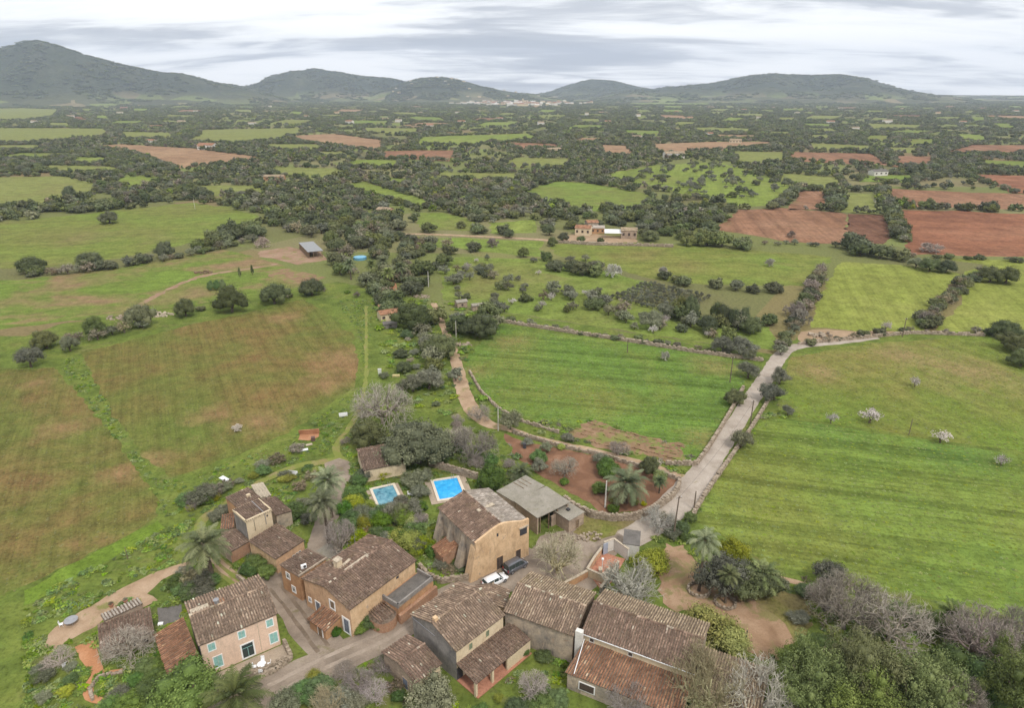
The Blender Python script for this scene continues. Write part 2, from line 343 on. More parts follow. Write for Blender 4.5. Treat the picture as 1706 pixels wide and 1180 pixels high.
def crown(name, mats, seed, nc, nl, ls, zlo=0.15, flat_top=0.0, cr=(0.26, 0.42), tonespread=0.5, hollow=0.45, core=0.72, spiky=0.0, aspect=1.0, hz=1.6):
    """a crown of leaf clumps; hz is the height in radii the unit stands for"""
    g = np.random.default_rng(seed)
    d = unit_dirs(nc, g); d[:, 2] = np.abs(d[:, 2])*1.05 - 0.30*g.random(nc)
    rad = g.uniform(hollow, 0.80, nc)[:, None]
    # uneven outline: a few lobes stick out, a few are held back
    lob = 1 + 0.22*np.sin(3*np.arctan2(d[:, 1], d[:, 0]) + seed)[:, None]*0.6 + g.uniform(-0.16, 0.14, (nc, 1))
    c = d*rad*lob
    zc = zlo + (1-zlo)*(0.27 + 0.68*c[:, 2]); zc = np.where(zc > 0.93-flat_top, 0.93-flat_top - g.uniform(0, 0.08, nc), zc)
    cen = np.stack([c[:, 0], c[:, 1], zc*hz], 1)
    crad = g.uniform(cr[0], cr[1], nc); ctone = g.uniform(0.5-tonespread, 0.5+tonespread, nc)
    idx = np.repeat(np.arange(nc), nl); n = len(idx)
    ld = unit_dirs(n, g); ld[:, 2] = ld[:, 2]*0.8 + 0.18
    rr = crad[idx][:, None]*g.uniform(0.72, 1.12, (n, 1))
    p = cen[idx] + ld*rr
    p[:, 2] = np.maximum(p[:, 2], 0.02)
    nrm = ld + g.normal(size=(n, 3))*0.45; nrm /= np.linalg.norm(nrm, axis=1, keepdims=True)
    v, f = leaf_quads(p, nrm, ls, g, aspect)
    tone = np.clip(ctone[idx]*0.6 + 0.4*g.random(n), 0, 1)
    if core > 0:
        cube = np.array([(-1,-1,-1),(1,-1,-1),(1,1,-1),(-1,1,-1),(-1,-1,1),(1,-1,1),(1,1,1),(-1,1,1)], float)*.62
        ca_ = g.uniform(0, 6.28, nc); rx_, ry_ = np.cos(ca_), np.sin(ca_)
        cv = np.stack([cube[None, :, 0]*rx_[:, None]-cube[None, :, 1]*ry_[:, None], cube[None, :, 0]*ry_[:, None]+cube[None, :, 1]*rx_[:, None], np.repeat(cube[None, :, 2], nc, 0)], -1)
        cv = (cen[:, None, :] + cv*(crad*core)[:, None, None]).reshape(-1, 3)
    v[:, 2] /= hz
    me_v = [v]; 
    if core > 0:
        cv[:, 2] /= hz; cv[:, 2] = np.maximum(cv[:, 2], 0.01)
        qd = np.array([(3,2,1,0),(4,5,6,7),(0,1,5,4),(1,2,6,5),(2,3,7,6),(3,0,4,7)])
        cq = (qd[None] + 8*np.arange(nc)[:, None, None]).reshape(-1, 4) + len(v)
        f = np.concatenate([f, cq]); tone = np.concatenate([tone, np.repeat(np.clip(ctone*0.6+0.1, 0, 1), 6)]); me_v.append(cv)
    return np.concatenate(me_v), f, tone
def crown_mesh(name, mat, *a, **k):
    v, f, t = crown(name, mat, *a, **k); return np_mesh(name, v, f, mat, t)
def trunk_mb(mb, seed, h=0.5, r=0.09, limbs=5, spread=0.55, m=0, hz=1.6, n=6):
    g = random.Random(seed); fork = h*g.uniform(0.3, 0.45)
    lean = (g.uniform(-.06, .06), g.uniform(-.06, .06))
    top = (lean[0], lean[1], fork)
    mb.tube([(0, 0, -0.03), (lean[0]*.4, lean[1]*.4, fork*.5), top], [r*1.35, r, r*.85], n, m)
    for i in range(limbs):
        a = 2*math.pi*(i + g.random()*.6)/limbs; s = spread*g.uniform(.6, 1.1)
        mid = (top[0]+math.cos(a)*s*.45, top[1]+math.sin(a)*s*.45, fork+(h-fork)*.55)
        end = (top[0]+math.cos(a)*s, top[1]+math.sin(a)*s, h*g.uniform(1.1, 1.5))
        mb.tube([top, mid, end], [r*.6, r*.42, r*.15], max(4, n-1), m)
def tree_mesh(name, mat, seed, nc, nl, ls, trunk=True, **k):
    """crown and trunk in one mesh, for trees too small in the picture to show parts"""
    v, f, t = crown(name, mat, seed, nc, nl, ls, **k)
    mi = np.zeros(len(f), int)
    if trunk:
        mb = MB(); trunk_mb(mb, seed, 0.45, 0.07, 3, 0.4, n=4)
        tv = np.array(mb.v); tf = np.array([q for q in mb.f if len(q) == 4]) + len(v)
        v = np.concatenate([v, tv]); f = np.concatenate([f, tf]); t = np.concatenate([t, np.full(len(tf), .5)]); mi = np.concatenate([mi, np.ones(len(tf), int)])
    return np_mesh(name, v, f, [mat, BARK], t, mi)
def bare_tree(name, mat, seed, levels=5, kids=(6, 5, 5, 5, 3), spread=0.85, thick=1.0, trunk_h=0.16, hz=1.15, stems=1, tipw=1.0):
    """a leafless tree: limbs, branches and a dome of twigs; returns (trunk mesh, twig mesh)"""
    g = np.random.default_rng(seed); tb = MB(); tv = []; tt = []
    starts = []
    for s_ in range(stems):
        off = np.array([g.uniform(-.08, .08), g.uniform(-.08, .08), 0])*(stems > 1)
        top = off + np.array([g.uniform(-.04, .04), g.uniform(-.04, .04), trunk_h*hz])
        tb.tube([off-np.array([0, 0, .03]), (off+top)/2, top], [0.075*thick, 0.06*thick, 0.05*thick], 7)
        starts.append((top, np.array([0, 0, 1.0]), 1.0))
    seglen = [0.40, 0.30, 0.23, 0.17, 0.13, 0.09]; w = [0.036, 0.021, 0.013, 0.0075, 0.0046, 0.004]
    cur = starts
    for lv in range(levels):
        nxt = []
        for (p, d, s_) in cur:
            k = kids[lv]
            for i in range(k):
                j = g.normal(size=3)*(0.75 if lv == 0 else 0.62); 
                nd = d*0.75 + j*spread; nd[2] += 0.18 if lv < 3 else 0.05
                if lv == 0:
                    a = 2*math.pi*(i+g.random()*.7)/k; nd = np.array([math.cos(a)*spread*1.1, math.sin(a)*spread*1.1, g.uniform(.35, 1.1)])
                nd /= np.linalg.norm(nd) + 1e-9
                L = seglen[lv]*g.uniform(.65, 1.2); q = p + nd*L
                # keep inside the dome
                e = math.sqrt((q[0]**2 + q[1]**2)) ; lim = math.sqrt(e**2 + ((q[2]-0.32*hz)/(0.66*hz))**2)
                if lim > 1.0: q[:2] *= 1/lim; q[2] = 0.32*hz + (q[2]-0.32*hz)/lim; q += g.normal(size=3)*.045
                if q[2] < 0.06: q[2] = 0.06 + g.random()*.05
                if lv < 2:
                    mid = (p+q)/2 + g.normal(size=3)*0.02
                    tb.tube([p, mid, q], [w[lv]*thick*1.3, w[lv]*thick, w[lv]*thick*.75], 5)
                else:
                    # a thin three-sided twig
                    dd = q-p; r_ = g.normal(size=3); a_ = np.cross(dd, r_); a_ /= np.linalg.norm(a_)+1e-9; b_ = np.cross(dd, a_); b_ /= np.linalg.norm(b_)+1e-9
                    ww = w[lv]*thick*tipw
                    tv.append([p+a_*ww, p-a_*ww, q-a_*ww*.5, q+a_*ww*.5]); tt.append(g.random())
                    if lv < 4: tv.append([p+b_*ww, p-b_*ww, q-b_*ww*.5, q+b_*ww*.5]); tt.append(g.random())
                nxt.append((q, nd, s_))
        cur = nxt
    for i in range(len(tb.v)): x, y, z = tb.v[i]; tb.v[i] = (x, y, z/hz)
    v = np.array(tv).reshape(-1, 3); v[:, 2] /= hz
    f = np.arange(len(v)).reshape(-1, 4)
    tm = tb.mesh(name+'_trunk', mat, True); wm = np_mesh(name+'_twigs', v, f, mat, tt)
    return tm, wm
def joined(name, a, b):
    """one mesh out of two meshes with the same material"""
    va = np.empty(len(a.vertices)*3, np.float32); a.vertices.foreach_get('co', va); vb = np.empty(len(b.vertices)*3, np.float32); b.vertices.foreach_get('co', vb)
    fa = [tuple(p.vertices) for p in a.polygons if len(p.vertices) == 4]; fb = np.empty(len(b.loops), np.int32); b.loops.foreach_get('vertex_index', fb)
    f = np.concatenate([np.array(fa), fb.reshape(-1, 4)+len(va)//3])
    return np_mesh(name, np.concatenate([va, vb]).reshape(-1, 3), f, a.materials[0], rng.random(len(f)))
def palm_crown(name, mat, seed, nf=46, droop=1.0, length=1.0, leaflets=16, w=0.035):
    """arched fronds with leaflets, in real proportion: frond length 1"""
    g = np.random.default_rng(seed); V_, T_ = [], []
    for i in range(nf):
        a = 2.399963*i + g.uniform(-.2, .2); el = R(85 - 115*(i/nf)**0.9 + g.uniform(-8, 8)); L = length*g.uniform(.85, 1.1)*(0.75+0.25*min(1, i/nf*3))
        p = np.zeros(3); ang = el; pts = [p.copy()]
        for k in range(8):
            p = p + np.array([math.cos(a)*math.cos(ang), math.sin(a)*math.cos(ang), math.sin(ang)])*L/8; pts.append(p.copy()); ang -= R(9)*droop*(0.5+k/5)
        tone = g.random(); side = np.array([-math.sin(a), math.cos(a), 0])
        P = np.array(pts)
        for k in range(8):   # rib
            V_.append([P[k]-side*.009, P[k]+side*.009, P[k+1]+side*.007, P[k+1]-side*.007]); T_.append(tone)
        for k in range(leaflets):
            t = 0.14 + 0.86*(k+.5)/leaflets; q = P[min(7, int(t*8))]*(1-(t*8 % 1)) + P[min(8, int(t*8)+1)]*(t*8 % 1)
            tan = P[min(8, int(t*8)+1)]-P[min(7, int(t*8))]; tan = tan/(np.linalg.norm(tan)+1e-9)
            ll = length*0.21*math.sin(math.pi*(0.18+0.78*t))**0.8
            for sgn in (-1, 1):
                e = q + side*sgn*ll*.78 + tan*ll*.55 + np.array([0, 0, -ll*g.uniform(.05, .5)])
                V_.append([q-tan*w*.5, q+tan*w*.5, e+tan*w*.22, e-tan*w*.22]); T_.append(np.clip(tone*.7+.3*g.random(), 0, 1))
    v = np.array(V_).reshape(-1, 3); return np_mesh(name, v, np.arange(len(v)).reshape(-1, 4), mat, T_)

# near crowns (fine), middle crowns, far crowns
NEAR = {
 'oak': [crown_mesh('crown', L_OAK, s, 52, 190, 0.028) for s in (1, 2, 3)],
 'olive': [crown_mesh('crown', L_OLIVE, s, 46, 170, 0.028, hollow=0.4, core=0.5, cr=(0.2, 0.36)) for s in (11, 12)],
 'green': [crown_mesh('crown', L_GREEN, s, 48, 170, 0.033, zlo=0.05) for s in (21, 22)],
 'lime': [crown_mesh('crown', L_LIME, s, 44, 150, 0.034, zlo=0.02, core=0.5) for s in (31, 32)],
 'pine': [crown_mesh('crown', L_PINE, s, 95, 260, 0.019, zlo=0.22, flat_top=0.05, core=0.38, cr=(0.11, 0.24), aspect=0.5, hollow=0.35) for s in (41, 42, 43)],
 'dry': [crown_mesh('crown', L_DRY, s, 34, 70, 0.04, zlo=0.02, core=0.45, aspect=0.5) for s in (51,)],
}
MID = {
 'oak': [tree_mesh('tree', L_OAK, s, 26, 40, 0.075, zlo=0.05) for s in (61, 62, 63, 64)],
 'olive': [tree_mesh('tree', L_OLIVE, s, 24, 36, 0.07, zlo=0.15, hollow=0.4, core=0.5, cr=(0.2, 0.36)) for s in (71, 72, 73)],
 'green': [tree_mesh('tree', L_GREEN, s, 18, 24, 0.11, zlo=0.05) for s in (81, 82)],
 'dry': [tree_mesh('tree', L_DRY, s, 16, 22, 0.09, zlo=0.02, core=0.45, aspect=0.5) for s in (91, 92)],
 'pine': [tree_mesh('tree', L_PINE, s, 20, 26, 0.09, zlo=0.2, core=0.6, aspect=0.6) for s in (95, 96)],
 'blossom': [tree_mesh('tree', L_BLOSSOM, s, 24, 26, 0.055, zlo=0.15, core=0.0, cr=(0.18, 0.34), hollow=0.25) for s in (97, 98)],
}
FAR = {
 'oak': [tree_mesh('tree', L_OAK, s, 8, 9, 0.24, False, zlo=0.0, cr=(0.34, 0.5)) for s in (101, 102, 103)],
 'olive': [tree_mesh('tree', L_OLIVE, s, 8, 8, 0.22, False, zlo=0.0, cr=(0.3, 0.46)) for s in (111, 112)],
 'dry': [tree_mesh('tree', L_DRY, s, 7, 8, 0.22, False, zlo=0.0, cr=(0.3, 0.46)) for s in (121,)],
 'pine': [tree_mesh('tree', L_PINE, s, 8, 9, 0.22, False, zlo=0.0, cr=(0.3, 0.46)) for s in (131,)],
}
def grove_mesh(name, mat, seed, n=7):
    g = np.random.default_rng(seed); V_, F_, T_ = [], [], []; o = 0
    for i in range(n):
        v, f, t = crown('g', mat, seed*10+i, 6, 6, 0.30, zlo=0.0, cr=(0.36, 0.52)); s = g.uniform(.30, .48); h = g.uniform(.55, 1.0)
        a, r = g.uniform(0, 6.28), math.sqrt(g.random())*.8
        v = v*np.array([s, s, h]) + np.array([math.cos(a)*r, math.sin(a)*r, 0]); V_.append(v); F_.append(f+o); T_.append(np.clip(t*.7+g.random()*.3, 0, 1)); o += len(v)
    return np_mesh(name, np.concatenate(V_), np.concatenate(F_), mat, np.concatenate(T_))
GROVE = [grove_mesh('grove', L_OAK, s) for s in (141, 142, 143)] + [grove_mesh('grove', L_OLIVE, 144), grove_mesh('grove', L_PINE, 145)]
TRUNKS = []
for s in range(3):
    mb = MB(); trunk_mb(mb, 200+s, 0.5, 0.075, 5, 0.5); TRUNKS.append(mb.mesh('trunk', BARK, True))
BARE = {
 'brown': [bare_tree('bare', TWIG, s, 5, (7, 5, 5, 4, 3), 0.85, 0.85, tipw=.8) for s in (301, 302)],
 'pale': [bare_tree('bare', TWIG_PALE, s, 5, (6, 4, 4, 3, 2), 0.85, 1.2, 0.10, stems=2, tipw=.8) for s in (311,)],
 'yellow': [bare_tree('bare', TWIG_YEL, s, 5, (6, 4, 4, 3, 3), 0.62, 1.0, 0.08, stems=2, tipw=.75) for s in (321, 322)],
 'purple': [bare_tree('bare', TWIG_PURPLE, s, 5, (6, 5, 4, 3, 3), 0.75, 0.9, 0.06, stems=2, tipw=.8) for s in (331,)],
}
BAREM = {k: joined('bare_'+k, *bare_tree('bm', m, 341+i, 4, (6, 5, 5, 5), 0.85, 1.6, tipw=1.5)) for i, (k, m) in enumerate((('brown', TWIG), ('pale', TWIG_PALE), ('purple', TWIG_PURPLE)))}
PALM = {'grey': [palm_crown('fronds', L_PALM, 401, 42, 1.0, leaflets=22, w=.030), palm_crown('fronds', L_PALM, 402, 38, 1.3, leaflets=22, w=.030)],
        'green': [palm_crown('fronds', L_PALMG, 403, 40, 0.8, leaflets=22, w=.030)]}
CNT = [0]
def tree(name, kind, x, y, h, r, label, cat='tree', group=None, z=0.0, trunk=True):
    """a near tree: an Empty at the base with trunk and crown"""
    CNT[0] += 1; k = CNT[0]
    e = empty(name, (x, y, z), random.uniform(0, 6.28)); e.scale = (r, r*random.uniform(.9, 1.1), h); tag(e, label, cat, group)
    if kind in BARE:
        tm, wm = BARE[kind][k % len(BARE[kind])]; link('trunk', tm, e); link('crown', wm, e)
    else:
        ms = NEAR[kind]; link('crown', ms[k % len(ms)], e)
        if trunk:
            t = link('trunk', TRUNKS[k % 3], e)
    return e
def small_tree(name, kind, x, y, h, r, label, cat='tree', group=None, z=0.0):
    CNT[0] += 1
    ms = BAREM[kind[5:]] if kind.startswith('bare_') else MID[kind][CNT[0] % len(MID[kind])]
    o = link(name, ms); o.location = (x, y, z); o.rotation_euler[2] = random.uniform(0, 6.28); o.scale = (r, r*random.uniform(.85, 1.15), h)
    return tag(o, label, cat, group)
def palm(x, y, h, fl, label, kind='grey', lean=(0, 0), tr=0.28, group=None, var=0):
    e = empty('palm_tree', (x, y, 0), random.uniform(0, 6.28)); tag(e, label, 'palm', group)
    mb = MB(); n = 12; pts, rad = [], []
    for i in range(n+1):
        t = i/n; pts.append((lean[0]*t*t, lean[1]*t*t, -0.1 + (h+0.1)*t)); rad.append(tr*(1.35-0.5*t if t < .12 else 1.0-.12*t)*(1+.07*(-1)**i))
    mb.tube(pts, rad, 8); mb.build('trunk', BARK, e)
    boss = MB(); boss.tube([(lean[0], lean[1], h-.6), (lean[0], lean[1], h-.15), (lean[0], lean[1], h+.3)], [tr*.9, tr*1.7, tr*.5], 8); boss.build('leaf_base', L_DRY, e)
    ms = PALM[kind]; c = link('crown', ms[var % len(ms)], e); c.location = (lean[0], lean[1], h+.1); c.scale = (fl*1.12, fl*1.12, fl*1.12)
    return e

# ------------------------------------------------------------------ ground, fields, roads
def inpoly(px, py, poly):
    px, py = np.asarray(px, float), np.asarray(py, float); c = np.zeros(px.shape, bool); n = len(poly)
    for i in range(n):
        x0, y0 = poly[i]; x1, y1 = poly[(i+1) % n]
        if y0 == y1: continue
        m = ((y0 > py) != (y1 > py)) & (px < (x1-x0)*(py-y0)/(y1-y0) + x0); c ^= m
    return c
OPEN = []      # pixel outlines of open ground, kept free of scattered trees
def outline(pts, jit, step):
    w = [at(*p) for p in pts]; out = []; n = len(w)
    for i in range(n):
        a, b = w[i], w[(i+1) % n]; L = np.hypot(*(b-a)); k = max(1, int(L/step)); nrm = np.array([-(b-a)[1], (b-a)[0]])/(L+1e-9)
        for j in range(k):
            p = a + (b-a)*j/k; s = mnoise.noise(Vector((p[0]/step*.35, p[1]/step*.35, 3.3)))*jit*1.5 + mnoise.noise(Vector((p[0]/step, p[1]/step, 7.3)))*jit*.8 + random.uniform(-jit, jit)*.4
            out.append(p + nrm*s)
    return out
def sheet(name, pts, mat, z=0.012, jit=None, step=None, open_=True, label=None):
    d = np.mean([at(*p)[1] for p in pts]); step = step or max(1.2, d/90); jit = step*.45 if jit is None else jit
    o = outline(pts, jit, step); mb = MB(); mb.poly([(p[0], p[1], z) for p in o])
    ob = mb.build(name, mat, kind='structure')
    if open_: OPEN.append(pts)
    if label: ob['label'] = label
    return ob
def ribbon(name, pts, width, mat, z=0.03, jit=0.25, step=1.5, open_=True):
    w = [at(*p) for p in pts]; P = []
    for i in range(len(w)-1):   # Catmull-Rom through the points
        p0, p1, p2, p3 = w[max(0, i-1)], w[i], w[i+1], w[min(len(w)-1, i+2)]
        k = max(2, int(np.hypot(*(p2-p1))/step))
        for j in range(k):
            t = j/k; P.append((0.5*(2*p1 + (p2-p0)*t + (2*p0-5*p1+4*p2-p3)*t*t + (3*p1-p0-3*p2+p3)*t**3), i+t))
    P.append((w[-1], len(w)-1.0)); mb = MB(); L, Rr = [], []
    for i, (p, u) in enumerate(P):
        a, b = P[max(0, i-1)][0], P[min(len(P)-1, i+1)][0]; d = b-a; d = d/(np.hypot(*d)+1e-9); nn = np.array([-d[1], d[0]])
        wd = width if not isinstance(width, (list, tuple)) else np.interp(u, range(len(width)), width)
        L.append(p + nn*(wd/2 + jit*mnoise.noise(Vector((p[0]*.4, p[1]*.4, 1))) + random.uniform(-jit, jit)*.3)); Rr.append(p - nn*(wd/2 + jit*mnoise.noise(Vector((p[0]*.4, p[1]*.4, 9))) + random.uniform(-jit, jit)*.3))
    for i in range(len(P)-1): mb.quad((*Rr[i], z), (*Rr[i+1], z), (*L[i+1], z), (*L[i], z))
    return mb.build(name, mat, kind='structure')

# the plain itself: scrubby ground near, a mosaic of small fields far away
gm = NM('ground', 1.0, 0.05)
n1 = gm.noise(gm.coord(), 0.012, 8, 0.65); base = gm.ramp(n1, [(0.34, (0.17, 0.14, 0.075)), (0.48, (0.16, 0.165, 0.060)), (0.60, (0.175, 0.20, 0.06)), (0.7, (0.20, 0.225, 0.07))])
vv = gm.n('ShaderNodeTexVoronoi'); vv.inputs['Scale'].default_value = 0.0085; gm.t.links.new(gm.coord((1, 1, 0), R(20)), vv.inputs['Vector'])
spc = gm.n('ShaderNodeSeparateColor'); gm.t.links.new(vv.outputs['Color'], spc.inputs[0])
mos = gm.ramp(spc.outputs[0], [(0.0, (0.16, 0.135, 0.08)), (0.3, (0.17, 0.185, 0.065)), (0.55, (0.20, 0.24, 0.075)), (0.75, (0.25, 0.215, 0.12)), (0.9, (0.25, 0.15, 0.095)), (1.0, (0.22, 0.27, 0.085))])
base = gm.mix(0.6, base, mos)
n2 = gm.noise(gm.coord(), 0.9, 7, 0.72); base = gm.mix(0.6, base, gm.ramp(n2, [(0.33, 0.35), (0.55, 0.95), (0.7, 1.0)]), 'MULTIPLY')
gm.col(base); gm.bump(n2, 0.5, 0.3)
mb = MB(); mb.quad((-26000, -400, 0), (26000, -400, 0), (26000, 9700, 0), (-26000, 9700, 0)); mb.build('ground', gm.m, kind='structure')
# foreground meadow of winter weeds
MEADOW = field('meadow', [(0.30, (0.105, 0.14, 0.034)), (0.46, (0.15, 0.20, 0.042)), (0.60, (0.185, 0.225, 0.05)), (0.75, (0.23, 0.23, 0.075))], None, scale=0.10, patch=(0.24, 0.20, 0.10), patch_amt=0.55, patch_at=(0.56, 0.70), fine=1.3)
sheet('meadow', [(-700, 1900), (-500, 560), (41, 560), (100, 540), (560, 470), (700, 500), (760, 530), (830, 520), (1290, 590), (1330, 560), (2300, 540), (2500, 1900)], MEADOW, 0.004, open_=False)
# --- left fields
C = field
F_LOWLEFT = C('crop_thin', [(0.34, (0.25, 0.165, 0.068)), (0.45, (0.208, 0.182, 0.058)), (0.55, (0.178, 0.197, 0.05)), (0.72, (0.155, 0.212, 0.043))], -62, 2.2, 0.30, (0.36, 0.19, 0.105), 0.5, 0.035, (0.60, 0.74), spots=[(105, 712, 7), (60, 640, 5), (200, 790, 5)])
F_BIGLEFT = C('crop_sparse', [(0.34, (0.27, 0.165, 0.072)), (0.45, (0.215, 0.18, 0.058)), (0.55, (0.18, 0.195, 0.05)), (0.72, (0.15, 0.208, 0.043))], -62, 2.2, 0.32, (0.38, 0.20, 0.11), 0.45, 0.025, (0.58, 0.74), off=(13, 4, 0), spots=[(580, 600, 14), (545, 640, 8), (430, 705, 8), (250, 770, 6), (350, 690, 6), (470, 530, 8)])
sheet('crop_field', [(-120, 600), (41, 616), (92, 612), (150, 682), (205, 748), (262, 832), (266, 862), (150, 925), (41, 978), (-120, 1050)], F_LOWLEFT)
sheet('crop_field', [(133, 588), (300, 546), (420, 520), (505, 498), (545, 522), (588, 560), (600, 608), (590, 645), (480, 722), (350, 776), (285, 795), (238, 762), (182, 680)], F_BIGLEFT)
SOIL_RED = dirt('bare_soil', (0.30, 0.14, 0.075), (0.40, 0.20, 0.11), (0.46, 0.26, 0.15), 0.35)
GREEN_B = C('grass_bright', [(0.30, (0.15, 0.22, 0.035)), (0.5, (0.18, 0.27, 0.040)), (0.7, (0.225, 0.29, 0.05))], -40, 2, 0.15, scale=0.12)
sheet('grass_verge', [(41, 985), (150, 926), (262, 868), (275, 880), (200, 925), (120, 965), (41, 1010)], GREEN_B, 0.020)
F_PADDOCK = C('paddock', [(0.30, (0.315, 0.213, 0.120)), (0.42, (0.252, 0.230, 0.085)), (0.52, (0.179, 0.241, 0.050)), (0.70, (0.210, 0.302, 0.055))], 15, 1.2, 0.15, (0.34, 0.20, 0.13), 0.7, 0.03, (0.55, 0.66), off=(3, 3, 0))
sheet('paddock', [(-100, 470), (41, 466), (200, 447), (300, 428), (372, 416), (440, 432), (465, 440), (530, 470), (480, 482), (390, 496), (300, 512), (120, 535), (41, 545), (-100, 560)], F_PADDOCK)
SOIL_PINK = dirt('paddock_soil', (0.25, 0.155, 0.10), (0.31, 0.205, 0.14), (0.37, 0.255, 0.18), 0.1, 0.40, (0.21, 0.20, 0.07))
ribbon('dirt_track', [(205, 528), (262, 492), (330, 462), (400, 450), (462, 440)], [2, 2.6, 3.4, 3, 3], SOIL_PINK, 0.03, 1.4, 2)
F_OLIVE = C('crop_olive', [(0.30, (0.227, 0.218, 0.070)), (0.48, (0.216, 0.247, 0.060)), (0.62, (0.205, 0.270, 0.055)), (0.75, (0.248, 0.276, 0.075))], 12, 0.9, 0.22, (0.26, 0.20, 0.10), 0.4, 0.015, fine=0.9)
sheet('crop_field', [(-120, 378), (41, 367), (200, 350), (320, 338), (380, 346), (440, 362), (430, 378), (350, 398), (200, 430), (60, 447), (-120, 450)], F_OLIVE)
F_LIGHT = C('crop_light', [(0.30, (0.25, 0.24, 0.085)), (0.5, (0.25, 0.275, 0.08)), (0.7, (0.28, 0.29, 0.10))], 10, 0.8, 0.18, scale=0.015, fine=0.7)
sheet('crop_field', [(-150, 298), (41, 294), (110, 293), (165, 308), (160, 326), (80, 345), (-150, 352)], F_LIGHT)
sheet('crop_field', [(-200, 214), (41, 213), (185, 214), (175, 228), (41, 239), (-200, 240)], F_LIGHT, 0.05)
sheet('crop_field', [(41, 180), (100, 182), (90, 194), (41, 200), (-100, 200), (-100, 182)], F_LIGHT, 0.05)
TAN = C('stubble_tan', [(0.30, (0.33, 0.20, 0.115)), (0.5, (0.40, 0.255, 0.15)), (0.7, (0.43, 0.29, 0.17))], 8, 0.5, 0.2, scale=0.012, fine=0.4)
sheet('ploughed_field', [(120, 246), (200, 240), (320, 247), (436, 262), (430, 268), (290, 281), (262, 268), (210, 250)], TAN, 0.05)
sheet('crop_field', [(335, 216), (500, 213), (510, 222), (470, 232), (390, 240), (300, 236), (330, 226)], F_LIGHT, 0.05)
sheet('stubble_field', [(478, 226), (560, 223), (640, 234), (638, 252), (560, 244), (500, 237)], TAN, 0.05)
sheet('crop_field', [(420, 240), (530, 240), (545, 250), (470, 252)], F_LIGHT, 0.05)
sheet('crop_field', [(455, 278), (560, 280), (600, 292), (520, 300), (430, 288)], F_LIGHT, 0.05)
BROWN = C('ploughed_brown', [(0.30, (0.27, 0.145, 0.085)), (0.5, (0.345, 0.185, 0.11)), (0.7, (0.40, 0.235, 0.145))], 80, 0.55, 0.4, (0.28, 0.25, 0.10), 0.5, 0.02, (0.62, 0.74), fine=0.5)
REDB = C('ploughed_red', [(0.30, (0.25, 0.115, 0.07)), (0.5, (0.335, 0.15, 0.085)), (0.7, (0.39, 0.20, 0.12))], -8, 0.5, 0.35, scale=0.015, fine=0.5)
DARKB = C('ploughed_dark', [(0.30, (0.17, 0.085, 0.055)), (0.5, (0.215, 0.11, 0.07)), (0.7, (0.26, 0.14, 0.09))], 85, 0.6, 0.4, scale=0.02, fine=0.5)
sheet('ploughed_field', [(632, 252), (700, 250), (758, 250), (762, 270), (690, 265), (640, 262)], BROWN, 0.05)
# --- middle distance, centre
LIME = C('crop_lime', [(0.30, (0.22, 0.255, 0.06)), (0.5, (0.24, 0.305, 0.065)), (0.7, (0.29, 0.32, 0.085))], 75, 0.5, 0.25, (0.30, 0.27, 0.12), 0.3, 0.012, fine=0.6)
GRASSF = C('pasture', [(0.30, (0.231, 0.228, 0.075)), (0.45, (0.215, 0.257, 0.062)), (0.62, (0.210, 0.291, 0.058)), (0.75, (0.263, 0.302, 0.085))], 20, 0.6, 0.15, (0.30, 0.23, 0.12), 0.5, 0.02, (0.58, 0.72), fine=0.8)
sheet('pasture', [(565, 308), (610, 302), (720, 336), (735, 345), (690, 347), (610, 326)], LIME, 0.05)
sheet('pasture', [(640, 296), (690, 298), (680, 312), (645, 308)], LIME, 0.05)
sheet('pasture', [(860, 324), (925, 301), (985, 305), (1085, 325), (1080, 345), (990, 352), (960, 350)], GRASSF, 0.05)
sheet('pasture', [(690, 354), (740, 354), (800, 372), (790, 386), (700, 382)], GRASSF, 0.03)
sheet('pasture', [(812, 372), (890, 366), (895, 388), (820, 390)], LIME, 0.03)
sheet('pasture', [(665, 394), (800, 398), (905, 402), (900, 428), (860, 425), (740, 412), (690, 412)], GRASSF, 0.03)
OLIVE_F = C('crop_olive_far', [(0.30, (0.254, 0.230, 0.075)), (0.46, (0.227, 0.247, 0.062)), (0.62, (0.205, 0.270, 0.055)), (0.75, (0.227, 0.287, 0.060))], 3, 0.7, 0.22, (0.29, 0.22, 0.11), 0.5, 0.02, fine=0.8, off=(8, 2, 0))
sheet('crop_field', [(912, 402), (1060, 404), (1240, 416), (1390, 428), (1365, 452), (1345, 476), (1220, 476), (1100, 468), (1040, 452), (925, 425)], OLIVE_F)
sheet('orchard_meadow', [(730, 450), (760, 428), (900, 432), (1000, 450), (1090, 472), (1040, 500), (1120, 520), (1280, 545), (1290, 585), (1200, 575), (1000, 545), (830, 518), (740, 500)], GRASSF, 0.012, open_=False)
sheet('orchard_meadow', [(1000, 292), (1090, 275), (1200, 270), (1300, 300), (1330, 315), (1310, 340), (1240, 345), (1150, 325)], LIME, 0.04, open_=False)
sheet('crop_field', [(1295, 288), (1400, 296), (1405, 312), (1350, 318), (1300, 305)], F_LIGHT, 0.05)
sheet('crop_field', [(1215, 252), (1310, 253), (1310, 272), (1230, 275)], F_LIGHT, 0.05)
sheet('stubble_field', [(1085, 240), (1180, 236), (1285, 236), (1285, 244), (1180, 252), (1090, 256)], TAN, 0.05)
sheet('ploughed_field', [(815, 236), (930, 240), (935, 250), (860, 246)], BROWN, 0.05)
sheet('ploughed_field', [(1315, 253), (1455, 256), (1480, 276), (1310, 268)], BROWN, 0.05)
sheet('crop_field', [(1340, 238), (1460, 243), (1450, 252), (1350, 250)], F_LIGHT, 0.05)
sheet('crop_field', [(700, 228), (880, 222), (905, 232), (800, 240), (690, 242)], LIME, 0.05)
